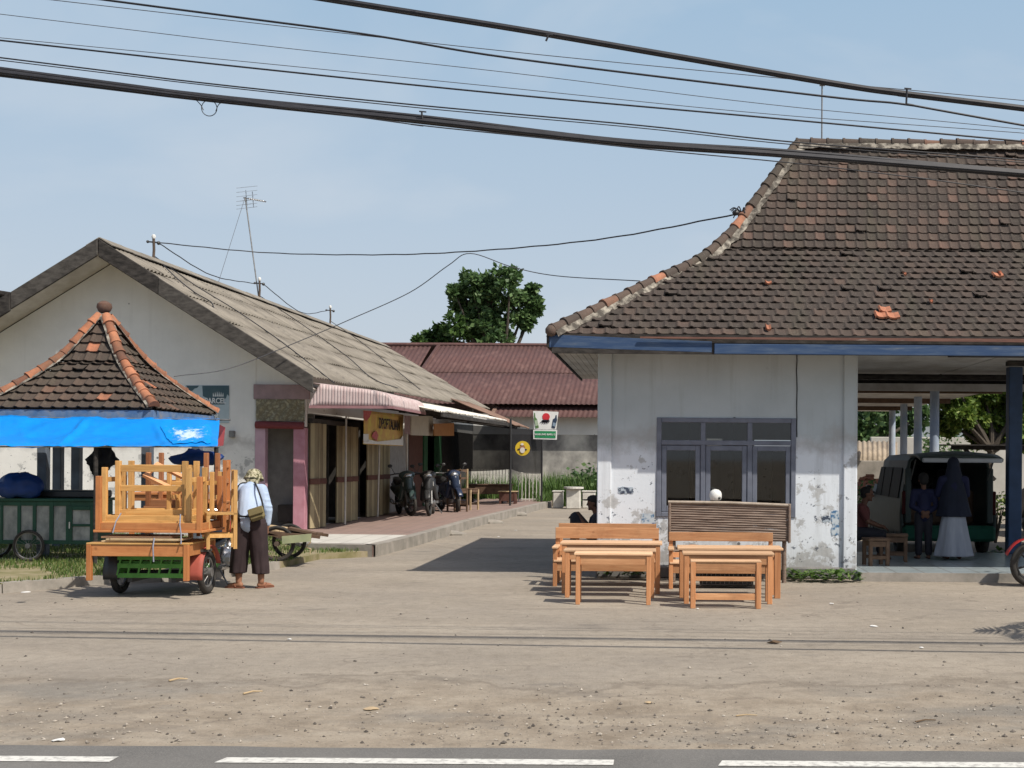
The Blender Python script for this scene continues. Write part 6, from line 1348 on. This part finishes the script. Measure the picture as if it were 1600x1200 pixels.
for x in (-.4,.4): q = MB(); q.ell((vc+x,VY0+2.3,1.15), (.22,.08,.30), 12); q.ell((vc+x,VY0+2.32,1.48), (.11,.06,.09), 10); q.build('front_seat', BLACKCLOTH, vn, True, smooth=True)
q = MB(); q.torus((vc+.4,VY0+2.85,1.12), (0,-1,.6), .17, .016, 20, 6); q.build('steering_wheel', BLACKP, vn, True)
tgt = MB(); tgt.grid(lambda u, v: V((vc-.70+1.40*u, VY0+.02-1.02*v, 1.80 + .05*math.sin(PI*u) + .05*math.sin(PI*v) - .06*v)), 12, 8); tg = tgt.build('tailgate', VANB, vn, True, smooth=True, solid=.05)
q = MB(); q.slab(V((vc-.58,VY0-.12,1.775)), V((vc+.58,VY0-.12,1.775)), V((vc+.58,VY0-.60,1.78)), V((vc-.58,VY0-.60,1.78)), .006); q.build('tailgate_window', bpy.data.materials['dark_window_glass'], tg, True)
q = MB(); q.bx(vc-.68, vc+.68, VY0-1.04, VY0-.98, 1.70, 1.775); q.build('tailgate_lip', VANWHITE, tg, True, bevel=.015)
for x in (-.68,.68): q = MB(); q.tube([(vc+x,VY0+.02,1.35), (vc+x,VY0-.45,1.74)], .012, 6); q.build('gas_strut', STEEL, vn, True)
# dark car behind the blue post
dc = thing('parked_car', 'dark car parked in the sun behind the blue terrace post', 'car', (9.0, 28.6, 0)); cx, cy = 9.55, 27.2
q = MB(); prof = [(0,.35), (0,.80), (.12,1.02), (.75,1.08), (1.3,1.62), (2.9,1.66), (3.5,1.12), (4.1,.98), (4.2,.4)]
for sg_ in (0,): q.prism(prof, lambda y, z: V((cx-.82+.10*max(0,z-1.0), cy+y, z)), lambda y, z: V((cx+.82-.10*max(0,z-1.0), cy+y, z)))
q.build('body', DARKCAR, dc, True, smooth=30, bevel=.06)
for sg_ in (-1, 1):
    q = MB(); q.prism([(.95,1.12), (1.4,1.55), (2.8,1.58), (3.25,1.14)], lambda y, z: V((cx+sg_*(.79-.10*max(0,z-1.0)), cy+y, z)), lambda y, z: V((cx+sg_*(.832-.10*max(0,z-1.0)), cy+y, z))); q.build('side_window', bpy.data.materials['dark_window_glass'], dc, True)
    for y in (.8,3.3): wheel(dc, (cx+sg_*.76,cy+y,.31), .31, .18, (1,0,0), spokes=7, hub=.07)
q = MB(); q.slab(V((cx-.66,cy+.70,1.10)), V((cx+.66,cy+.70,1.10)), V((cx+.60,cy+1.22,1.60)), V((cx-.60,cy+1.22,1.60)), -.01); q.build('rear_window', bpy.data.materials['dark_window_glass'], dc, True)
for sg_ in (-1,1): q = MB(); q.box((cx+sg_*.68,cy-.01,.82), (.2,.05,.22)); q.build('tail_lamp', LAMPRED, dc, True, bevel=.02)
lf = thing('lean_to_frame', 'dark timber lean-to frame with diagonal braces behind the blue post', 'shelter', (9.2, 31, 0)); q = MB(); z = 2.06
q.bar((7.3,32,z), (12,32,z), .10,.12); q.build('beam', DARKWOOD, lf, True)
for x in (7.6, 9.0, 11.5): q = MB(); q.bx(x-.05,x+.05,31.95,32.05,0,z-.06) if x > 8 else q.bar((x,32,z), (8.4,32,1.25), .08,.08); q.build('brace' if x < 8 else 'post', DARKWOOD, lf, True)
q = MB(); q.slab((7.2,31.6,z+.07), (12.2,31.6,z+.07), (12.2,34,z+.09), (7.2,34,z+.09), .03); q.build('roof', DARKWOOD, lf, True)
# ------------------------------------------------------------------ buildings at the back
rb = thing('red_roof_hall', 'long hall with a red oxide corrugated roof and a mouldy whitewashed wall', 'hall', (-5, 58, 0))
WY = 56.0; ez, rz_ = at(900,652,WY-.6).z, at(760,540,64).z
q = MB(); x0, x1 = at(560,650,WY).x-2, 3.0
q.bx(x0, x1, WY, WY+.25, 0, ez+.15); q.build('wall', WALL_FAR, rb, True)
q = MB(); q.bx(x0, x1, WY-.03, WY-.002, ez-.75, ez+.1); q.build('white_wall_band', WALL_L, rb, True)
q = MB(); xa = at(664,570,62).x
corr(q, (xa,WY-.2,ez+.55), (x1+1,WY-.2,ez+.55), (xa+.3,64,rz_), (x1+1,64,rz_), .22, .018, 4, 5, 1, .025); corr(q, (x0,WY+.6,ez+.75), (xa-.1,WY+.6,ez+.75), (x0,64,rz_-.05), (xa-.05,64,rz_-.05), .22, .018, 3, 5)
rr = q.build('roof', RUSTROOF, rb, True, smooth=60, solid=.01, fix=False)
q = MB(); xl = at(765,640,WY-.9).x; corr(q, (xl,WY-.7,ez), (x1+1,WY-.7,ez), (xl+.35,WY+1.5,ez+1.12), (x1+1,WY+1.5,ez+1.12), .22, .018, 2, 5); q.build('lower_roof', M('dark_red_oxide_sheet', (.115,.056,.05), (.09,.047,.043), 1.2, .75), rb, True, smooth=60, solid=.01, fix=False)
q = MB(); q.slab((xa-.06,WY-.2,ez+.62), (xa+.10,WY-.2,ez+.68), (xa+.40,64,rz_+.1), (xa+.24,64,rz_+.04), .05); q.build('verge_cap', RUSTROOF, rb, True); q = MB(); q.tube([(x0,64,rz_+.02), (x1+1,64,rz_+.06)], .10, 8); q.build('ridge_cap', RUSTROOF, rb, True)
q = MB(); q.slab((xl-.05,WY-.72,ez+.05), (xl+.12,WY-.72,ez+.05), (xl+.42,WY+1.5,ez+1.2), (xl+.28,WY+1.5,ez+1.2), .06); q.build('verge_trim', BROWNSHEET, rb, True)
q = MB(); q.bx(x0, x1+1, 56.2, 71, .02, .04); q.bx(x0, x1, 70.8, 71, 0, ez); q.build('back_wall', INNERD, rb, True)
q = MB(); q.slab((x1+1,71.5,ez+.4), (x0,71.5,ez+.4), (x0,64,rz_-.02), (x1+1,64,rz_-.02), .03); q.build('back_roof', RUSTROOF, rb, True)
nh = thing('neighbour_house', 'sliver of a dark roofed house beyond the kiosk gable at the far left', 'house', at(-20,560,36)); a, c = at(-60,447,36), at(27,466,36)
q = MB(); q.slab(at(-90,440,36), at(28,458,36), at(28,458,36)+V((0,5,-.4)), at(-90,440,36)+V((0,5,-.4)), .1); q.build('roof', DARKWOOD, nh, True); q = MB(); q.bx(at(-90,500,36).x, at(14,500,36).x, 36.4, 40, 0, at(0,462,36).z-.05); q.build('wall', INNER, nh, True)
# right background: shelter with round columns, walls, sheds
bs = thing('column_shelter', 'open shelter with a row of pale blue round columns behind the van', 'shelter', (6.6, 34, 0))
for (px, Y, top) in ((1460,27.8,3.28), (1434,31.7,3.3), (1412,36,3.3), (1394,40,3.3)):
    x = at(px,680,Y).x; q = MB(); q.lathe([(.13,0), (.13,.08), (.105,.09), (.10,top)], (x,Y,0), 16); q.build('column', COLBLUE, bs, True, smooth=True)
q = MB(); q.bx(3.9, 7.6, 27.2, 42, 3.32, 3.42); q.build('roof_slab', SOFFIT, bs, True)
for y in (28,33,38): q = MB(); q.bx(4.0, 7.5, y, y+.12, 3.20, 3.318); q.build('beam', OLDWOOD, bs, True)
def gwall(name, label, x0, x1, y, z, mat): q = MB(); q.bx(x0, x1, y, y+.2, 0, z); return tag(q.build(name, mat, bevel=.02), label, 'wall')
gwall('yard_wall', 'long pale yard wall in the sun behind the trees at the right', 7.6, 26, 46, 2.55, M('pale_sunny_wall', (.46,.44,.40), (.36,.345,.31), 1.2, .9)); gwall('yard_wall', 'far blue grey wall showing through the foliage at the right', 8, 34, 62, 4.2, M('blue_grey_wall', (.30,.34,.36), (.24,.27,.29), 1, .9)); gwall('yard_wall', 'grey rough wall under the tan shed roof at the left of the columns', 5.6, 8.2, 41.5, 1.7, CONC)
shd = thing('tan_shed', 'low shed with a tan corrugated roof behind the first column', 'shed', (6.6, 43.5, 0)); q = MB(); corr(q, at(1325,722,41.8), at(1402,722,41.8), at(1325,690,43.6), at(1402,690,43.6), .16, .03, 2, 6); q.build('roof', TANROOF, shd, True, smooth=60, solid=.02, fix=False); q = MB(); q.bx(5.7, 7.9, 43.4, 44.4, 0, 2.15); q.build('wall', INNER, shd, True)
bk = MB()
for i in range(150):
    a = RN.uniform(0, 1); x, y = RN.uniform(-.75,.75), RN.uniform(-.4,.4); hgt = .62*(1-abs(x)/.95)*(1-abs(y)/.7); bk.box((x, y, hgt*RN.uniform(.75,1.0)), (.23,.11,.07), Matrix.Rotation(RN.uniform(0,3),3,'Z') @ Matrix.Rotation(RN.uniform(-.5,.5),3,'X'))
bk.lathe([(.8,0), (.5,.3), (.05,.5)], (0,0,0), 12); o = bk.build('brick_heap', TERRA); o.location = (6.1, 37, .72); tag(o, 'heap of reddish bricks beside the van bonnet', 'bricks')
q = MB(); q.bx(5.2, 9.0, 36.2, 38.2, -.02, .74); tag(q.build('low_terrace_wall', CONC, bevel=.03), 'low concrete retaining wall carrying the brick heap', 'wall')
# ------------------------------------------------------------------ trees and plants
def leafclump(mb, c, r, n_, size, flat_=.8, droop=0.0):
    c = V(c)
    for _ in range(n_):
        d = V((RN.gauss(0,1), RN.gauss(0,1), RN.gauss(0,1)*flat_)); d = d.normalized()*r*(RN.random()**.45); p = c + d
        a = V((RN.gauss(0,1), RN.gauss(0,1), RN.gauss(-droop,.6))).normalized(); b_ = a.cross(V((RN.gauss(0,1), RN.gauss(0,1), RN.gauss(0,1)))).normalized(); s_ = size*RN.uniform(.6,1.3)
        mb.add([p, p + a*s_*.5 + b_*s_*.28, p + a*s_, p + a*s_*.5 - b_*s_*.28], [(0,1,2,3)], 0, RN.random())
def tree(name, label, base, top, blobs, leaf, mat, per, trunk_r, group=None, droop=0, sub=9, lean=(0,0)):
    "blobs: (x,y,z,r) crown masses relative to the base; each is broken into many small leaf clumps on twigs"
    o = thing(name, label, 'tree', base, 0, group); tr = MB(); cr = MB(); fork = V((lean[0]*.5, lean[1]*.5, top*.45))
    tr.tube(spline([(0,0,-.2), (lean[0]*.15, lean[1]*.15, top*.2), fork], 5), [trunk_r*(1-.035*i) for i in range(11)], 10)
    for (x, y, z, r) in blobs:
        p1 = V((x,y,z)); m_ = fork.lerp(p1, .5) + V((RN.uniform(-.2,.2), RN.uniform(-.2,.2), .1))*r; tr.tube(spline([fork, m_, p1], 4), [trunk_r*(.55-.055*i) for i in range(9)], 7)
        for k in range(sub):
            d = V((RN.gauss(0,1), RN.gauss(0,1), RN.gauss(.15,.8))).normalized(); q_ = p1 + d*r*RN.uniform(.45,1.0); tr.tube([p1, p1.lerp(q_, .55) + V((0,0,.05*r)), q_], [trunk_r*.12, trunk_r*.08, trunk_r*.03], 5); leafclump(cr, q_, r*RN.uniform(.28,.46), per, leaf, .75, droop)
    tr.build('trunk', BARK, o, smooth=50); cr.build('crown', mat, o, fix=False); return o
TY = 80; K_ = TY/F
def tp_(px, py, r): p = at(px, py, TY); return (p.x-TB.x, RN.uniform(-1.2,1.2), p.z, r*K_)
TB = at(775,700,TY); TB.z = 0
tree('broadleaf_tree', 'tall dark green broadleaf tree rising behind the red roof', TB, 12.5, [tp_(*a) for a in ((738,445,26), (728,472,20), (760,438,22), (800,448,26), (825,462,18), (770,475,30), (740,505,24), (790,505,28), (820,500,16), (775,530,26), (832,478,11), (716,462,10), (752,470,22), (800,478,22), (760,510,24))], .38, LEAF_A, 105, .32)
TB = at(700,700,TY); TB.z = 0
tree('broadleaf_tree', 'lower green tree crown left of the tall tree behind the red roof', TB, 9, [tp_(*a) for a in ((668,527,13), (690,518,16), (715,512,18), (700,536,18), (655,536,8), (735,530,16))], .40, m_leaf('mid_green_leaves', (.03,.065,.018), (.06,.12,.028), (.11,.185,.05)), 55, .2)
TY = 52; K_ = TY/F; TB = at(1365,700,TY); TB.z = 0
tree('mango_tree', 'dark dense mango tree behind the tan shed roof', TB, 5, [tp_(*a) for a in ((1352,645,24), (1385,640,26), (1372,675,26), (1415,668,22), (1345,680,16), (1440,650,20), (1425,700,18), (1475,690,18))], .30, LEAF_A, 60, .18)
TY = 36; K_ = TY/F; TB = gnd(1535,772)
TB = V((at(1530,700,TY).x, TY, 0))
tree('feathery_tree', 'light green feathery tree with a leaning dark trunk beyond the terrace', TB, 4.4, [tp_(*a) for a in ((1500,630,26), (1540,615,30), (1580,620,32), (1520,660,22), (1560,650,26), (1600,650,30), (1490,655,16), (1620,620,34), (1570,675,16), (1470,620,16), (1510,605,20), (1480,660,16), (1535,680,14), (1595,685,18), (1600,610,24), (1560,600,22), (1475,595,14))], .19, LEAF_B, 260, .17, droop=.5, lean=(.7,0), sub=12)
TY = 34; TB = V((at(1480,720,TY).x, TY, 0)); K_ = TY/F
for nm, lab, px, py, Y, r, n_, sz, mt in (('shrub','low leafy shrub in front of the brick heap left of the van',1360,770,33,.55,420,.12,LEAF_A), ('shrub','small sunlit shrub beside the dark car',1556,792,27,.42,300,.10,LEAF_B), ('shrub','dark bushy shrub against the whitewashed wall beside the house corner',925,745,47,1.35,700,.22,LEAF_A), ('shrub','spindly shrub at the foot of the feathery tree behind the van roof',1478,705,40,.9,420,.16,LEAF_A)):
    o = thing(nm, lab, 'shrub', V((at(px,py,Y).x, Y, 0))); q = MB(); zc = max(at(px,py,Y).z, .3)
    for k in range(7): a = 2*PI*k/7; leafclump(q, (r*.55*math.cos(a), r*.5*math.sin(a), zc + RN.uniform(-.4,.35)*r), r*.55, n_//7, sz)
    q.build('foliage', mt, o, fix=False); q = MB()
    for k in range(6): a = 2*PI*k/6; q.tube([(0,0,0), (r*.4*math.cos(a), r*.4*math.sin(a), zc)], [.03,.012], 5)
    q.build('stems', BARK, o)
def weed(label, p, r, n_, sz, group=None):
    o = thing('weed_clump', label, 'weeds', p, 0, group); q = MB()
    for k in range(n_):
        a, rr_ = RN.uniform(0,2*PI), r*math.sqrt(RN.random()); b0 = V((rr_*math.cos(a), rr_*.45*math.sin(a), 0)); h_ = RN.uniform(.03,.15)
        d = V((RN.gauss(0,1), RN.gauss(0,1), .3)).normalized(); s_ = V((-d.y,d.x,.1)).normalized(); z = V((0,0,h_)); L_ = sz*RN.uniform(.6,1.25)
        q.add([b0+z, b0+z+d*L_*.5+s_*L_*.36, b0+z+d*L_, b0+z+d*L_*.5-s_*L_*.36], [(0,1,2,3)], 0, RN.random())
    q.build('leaves', LEAF_C, o, fix=False); return o
gW = 'weeds along the foot of the pale house'
weed('bushy green weeds below the right pilaster of the pale house', gnd(1292,909), .52, 300, .10, gW); weed('sparse weeds at the house foot right of the long table', gnd(1243,906), .25, 80, .08, gW); weed('weeds at the house foot behind the left set of benches', gnd(993,905), .25, 90, .08, gW); weed('tiny weeds at the left corner of the pale house', gnd(948,903), .18, 40, .06, gW)
weed('small dark plant beside the blue post on the terrace edge', V((at(1565,845,22.6).x,22.6,0)), .22, 60, .11)
# tall grass at the end of the lane
g = MB()
for _ in range(2600):
    x, y = RN.uniform(-4.2, .4), RN.uniform(44.3, 50.5)
    if abs(x+3.0) < .9 and y < 45.2: continue
    blades(g, x, y, 0, RN.uniform(.6,1.25)*(1 if y > 45.5 else .55), 5, .16, .016)
for _ in range(700):
    x, y = RN.uniform(-8.5, -4), RN.uniform(46.5, 50.5); blades(g, x, y, 0, RN.uniform(.5,1.2), 5, .18, .016)
tag(g.build('tall_grass', LEAF_C, fix=False), kind='stuff')
# bushy plant just outside the frame at the right, throwing the leafy shadow on the lot
o = thing('palm_plant', 'leafy young palm on the open lot beyond the right edge', 'palm', (5.42, 12.05, 0)); q = MB()
for k in range(13):
    a = 2*PI*k/13; L_ = RN.uniform(.8,1.15); d = V((math.cos(a), math.sin(a), 0)); pts = spline([V((0,0,1.7)), V((0,0,1.95))+d*L_*.5, V((0,0,1.65))+d*L_], 6)
    for i in range(2, len(pts)-1):
        s_ = V((-d.y,d.x,0)); ln = .34*math.sin(PI*i/len(pts))+.05
        for sg_ in (-1,1): q.add([pts[i], pts[i]+d*.06, pts[i]+d*.16+s_*sg_*ln+V((0,0,-.08))], [(0,1,2)], 0, RN.random())
    q.tube(pts, .009, 4)
q.build('fronds', LEAF_A, o, fix=False); q = MB(); q.tube([(0,0,-.1), (.04,0,.9), (0,0,1.72)], [.085,.07,.05], 8); q.build('trunk', BARK, o)
# ------------------------------------------------------------------ overhead lines
def line(name, label, pts, r, mat, group=None, ext=True, n_=6):
    P = [at(p[0], p[1], p[2]*1.1) for p in pts]; r = r*.96
    if ext: P = [P[0] + (P[0]-P[1]).normalized()*9] + P + [P[-1] + (P[-1]-P[-2]).normalized()*9]
    q = MB(); q.tube(spline(P, 8), r, n_); return tag(q.build(name, mat, smooth=True), label, 'cable', group)
gC = 'cables strung along the road'
def rel(pts, Y): return [(a, b_, Y) for a, b_ in pts]
low = [(0,112), (320,152), (660,187), (960,221), (1240,241), (1600,271)]
for i, (dy, dY, r) in enumerate(((0,0,.022), (4.5,.03,.017), (-4,.05,.018), (1.5,-.05,.015))):
    line('power_cable', ['thickest black cable in the lowest bundle over the roofs', 'black cable on the underside of the lowest bundle', 'black cable along the top of the lowest bundle', 'thin black cable wound inside the lowest bundle'][i], rel([(a, b_+dy*(1-.25*a/1600)+.8*math.sin(a*.011+i*2)) for a, b_ in low], 9.4+dY), r, CABLE, gC)
line('power_cable', 'thin dark cable rising just above the lowest bundle at the left', rel([(0,90), (330,131), (660,165), (1000,196), (1240,222), (1600,250)], 9.55), .0065, CABLE, gC)
line('power_cable', 'twin of the thin cable just above the lowest bundle', rel([(0,94), (330,134), (660,169), (1000,200), (1240,226), (1600,254)], 9.6), .0045, CABLE, gC)
line('power_cable', 'slack thin cable drooping below the lowest bundle', rel([(480,172), (650,195), (850,216), (1040,236), (1240,255), (1450,280), (1600,301)], 9.3), .005, CABLE, gC)
line('power_cable', 'middle black cable with a finer wire beside it', rel([(0,63), (400,107), (800,148), (1200,184), (1600,221)], 9.9), .008, CABLE, gC)
line('power_cable', 'fine grey wire following the middle black cable', rel([(0,59), (400,98), (800,138), (1200,178), (1600,208)], 9.95), .0032, THINCABLE, gC)
line('power_cable', 'fine grey wire highest at the left edge of the sky', rel([(0,22), (400,70), (800,114), (1200,163), (1600,202)], 10.1), .0032, THINCABLE, gC)
line('power_cable', 'upper middle black cable crossing from the top left', rel([(165,0), (560,52), (800,91), (1284,150), (1420,164), (1600,196)], 9.7), .0095, CABLE, gC)
line('power_cable', 'fine wire that follows the upper middle cable', rel([(65,-2), (380,34), (800,81), (1250,125), (1600,157)], 9.75), .0035, THINCABLE, gC)
upp = [(505,-3), (650,20), (850,52), (1284,127), (1420,147), (1600,169)]
for i, (dy, dY, r) in enumerate(((0,0,.017), (3,.03,.013), (-3.2,.03,.007))):
    line('power_cable', ['thick black cable of the topmost bundle', 'second black cable under the topmost bundle', 'thin wire riding above the topmost bundle'][i], rel([(a, b_+dy) for a, b_ in upp], 8.8+dY), r, CABLE, gC)
q = MB(); c_ = at(327,169,10.3); q.torus(c_, (0,1,.1), .062, .0035, 28, 5); q.tube(spline([at(303,153,10.3), at(313,163,10.3), at(318,172,10.3)], 5), .0035, 5); q.tube(spline([at(353,157,10.3), at(342,163,10.3), at(337,174,10.3)], 5), .0035, 5); tag(q.build('cable_loop', CABLE), 'small slack loop of wire hanging under the lowest bundle', 'wire loop')
for i, (px, py, px2, py2, Y, l) in enumerate(((1417,139,1416,162,9.6,'small hook hanging from the topmost cables above the tiled roof'), (857,55,853,64,9.65,'tiny wire end dangling from the topmost cable near the centre'), (659,175,660,186,10.3,'short tie on the lowest bundle left of the centre'))):
    q = MB(); q.tube([at(px,py,Y), at(px2,py2,Y)], .008, 5); q.tube([at(px-4,py-1,Y), at(px+7,py,Y)], .006, 5); tag(q.build('cable_tie', CABLE), l, 'cable tie')
gD = 'service wires between the roofs'
hipk = (1150,334)
def tw(name, label, pts, r): P = spline([V(p) for p in pts], 10); q = MB(); q.tube([p + V((0,0,.005*math.sin(i*1.9))) for i, p in enumerate(P)], r, 6); return tag(q.build(name, CABLE, smooth=True), label, 'wire', gD)
hp_ = at(1159,333,20.75)
tw('service_wire', 'twisted service wire sagging from the gable wire post to the tiled roof hip', [RP[0], at(420,395,31), at(600,398,28), at(760,391,25.5), at(950,372,23.2), hp_], .013)
tw('service_wire', 'service wire swagged between the first two ridge wire posts', [RP[0], RP[0].lerp(RP[1], .45) + V((0,0,-.28)), RP[1] - V((.2,0,0))], .012); tw('service_wire', 'service wire swagged between the last two ridge wire posts', [RP[1], RP[1].lerp(RP[2], .5) + V((0,0,-.42)), RP[2] - V((.2,0,0))], .012)
q = MB(); q.tube(spline([at(272,588,24.0), at(360,575,25.0), at(470,532,25.4), at(545,500,25.4), at(640,457,25), at(700,415,24.5), at(735,396,24.3), at(800,417,24), at(870,431,23.6), at(1000,439,21.2)], 8), .009, 5); tag(q.build('service_wire', THINCABLE), 'thin kinked wire rising over the kiosk roof and dipping to the tiled roof', 'wire', gD)
q = MB(); b_ = hp_; 
for k in range(9): d = V((RN.uniform(-.22,.06), RN.uniform(-.12,.04), RN.uniform(-.10,.10))); q.tube(spline([b_, b_+d*.6+V((0,0,.06)), b_+d], 4), .010, 5)
q.ell(b_+V((-.1,-.03,0)), (.06,.05,.05), 8); tag(q.build('wire_knot', CABLE), 'tangle of wire and clamps at the hip of the tiled roof', 'wire knot')
def onroof(px, py): # point on the east slope of the kiosk roof
    best = None
    for i in range(400):
        Y = RY + (YE-RY)*i/399; k = i/399; e, r_ = EAVN.lerp(EAVF, k), RIDN.lerp(RIDF, k); p = at(px, py, Y)
        s_ = (p.x-r_.x)/(e.x-r_.x)
        if -.05 <= s_ <= 1.05:
            dz = p.z - (r_.z+(e.z-r_.z)*s_)
            if best is None or abs(dz) < best[0]: best = (abs(dz), p)
    return best[1] + V((.03,0,.06))
for i, pts in enumerate((((240,405), (300,448), (365,488), (440,540), (520,603)), ((240,405), (275,440), (303,462), (330,480), (328,510)), ((405,466), (470,510), (540,560), (580,595), (620,610)), ((516,505), (560,535), (610,575), (655,612)))):
    q = MB(); q.tube(spline([onroof(*p) for p in pts], 5), .012, 5); tag(q.build('roof_wire', CABLE), ['wire lying down the kiosk roof from the gable post to the pink awning', 'short wire looping over the gable edge of the kiosk roof', 'wire lying down the kiosk roof from the middle post', 'wire lying down the kiosk roof from the farthest post'][i], 'wire', 'wires lying on the kiosk roof')
# ------------------------------------------------------------------ stones, litter
gr = MB()
def stone(x, y, s_, z=0):
    c_ = V((x,y,z+s_*.22)); rot = Matrix.Rotation(RN.uniform(0,6),3,'Z'); vs = []
    for sx, sy, sz in ((1,0,0),(-1,0,0),(0,1,0),(0,-1,0),(0,0,1),(0,0,-1)): vs.append(c_ + rot @ V((sx*s_*RN.uniform(.6,1.1), sy*s_*RN.uniform(.5,.9), sz*s_*RN.uniform(.35,.7))))
    gr.add(vs, [(0,2,4),(2,1,4),(1,3,4),(3,0,4),(2,0,5),(1,2,5),(3,1,5),(0,3,5)], 0, RN.random())
k_ = 0
while k_ < 5200:
    y = 7.72 + abs(RN.gauss(0, 1.25)) if k_ % 4 else RN.uniform(7.7, 17); x = RN.uniform(-9, 5.2)*(y/9)
    if y > 10.5 and RN.random() < .45: continue
    if RN.random() > .35 + .9*mnoise.noise(V((x*.7,y*.9,0)))+.35: continue
    s_ = .005 + .019*RN.random()**5 + (.012 if RN.random() < .012 else 0); stone(x, y, s_); k_ += 1
kk = NT('mixed_gravel'); tag(gr.build('gravel', kk.done(kk.ramp(kk.attr(), [(0,(.07,.062,.055)), (.45,(.20,.175,.15)), (.85,(.36,.32,.27)), (1,(.44,.40,.35))]), .9, 0, .2), fix=False), kind='stuff')
gP = 'paper scraps littered on the lot'
for i, (px, py, s_, l) in enumerate(((806,829,.12,'white paper scrap on the lane nearest the kerb'), (779,839,.09,'small white scrap on the lane behind the house shadow'), (1300,944,.10,'white scrap in front of the right pilaster'), (1366,979,.13,'flat white scrap in the middle of the right lot'), (1440,1013,.06,'tiny white scrap right of the middle lot'), (452,1000,.07,'tiny scrap on the lot left of centre'), (92,1158,.11,'pale plastic scrap by the road at the left'), (579,1109,.16,'curled pale scrap on the verge left of centre'), (1013,1099,.08,'yellowish scrap on the verge right of centre'), (1090,952,.05,'tiny scrap before the right bench legs'), (40,926,.17,'crumpled clear plastic on the lawn kerb'))):
    o = MB(); n_ = 9; c_ = gnd(px, py, .12 if i == 10 else 0)
    P = [V((s_*.62*(.5+.3*mnoise.noise(V((k*1.3,i*2.2,0))))*math.cos(2*PI*k/n_), s_*(.36+.25*mnoise.noise(V((k*1.9,i,3))))*math.sin(2*PI*k/n_), .006+.010*abs(mnoise.noise(V((k*2.2,i,7)))))) for k in range(n_)]
    o.add(P + [V((0,0,.014))], [(k, (k+1) % n_, n_) for k in range(n_)]); o = o.build('paper_scrap', PAPER if i not in (7,8) else CARD, solid=.003); o.location = c_; tag(o, l, 'litter', gP)
for i, (px, py, px2, py2, r, l) in enumerate(((264,1066,293,1063,.012,'pale stick lying on the lot at the left'), (380,1086,410,1082,.010,'thin pale stick on the dirt verge left of centre'), (1150,1120,1183,1119,.007,'thin twig on the verge right of centre'), (1430,1130,1462,1127,.009,'dark twig on the verge at the right'))):
    q = MB(); q.tube([gnd(px,py) + V((0,0,r)), gnd((px+px2)/2,(py+py2)/2-.6) + V((0,0,r*1.6)), gnd(px2,py2) + V((0,0,r))], [r*.7, r*.65, r*.4], 6); tag(q.build('stick', PALEWOOD if i < 3 else LEAFDRY), l, 'stick', 'sticks littered on the verge')
q = MB(); P = gnd(1211,1006); q.add([V((-.08,0,.008)), V((-.01,.03,.03)), V((.07,.01,.018)), V((.015,-.035,.01)), V((-.035,-.02,.028))], [(0,1,4),(1,2,3,4),(0,4,3)]); o = q.build('dry_leaf', LEAFDRY, solid=.004); o.location = P; tag(o, 'curled dark dry leaf on the right lot', 'leaf')
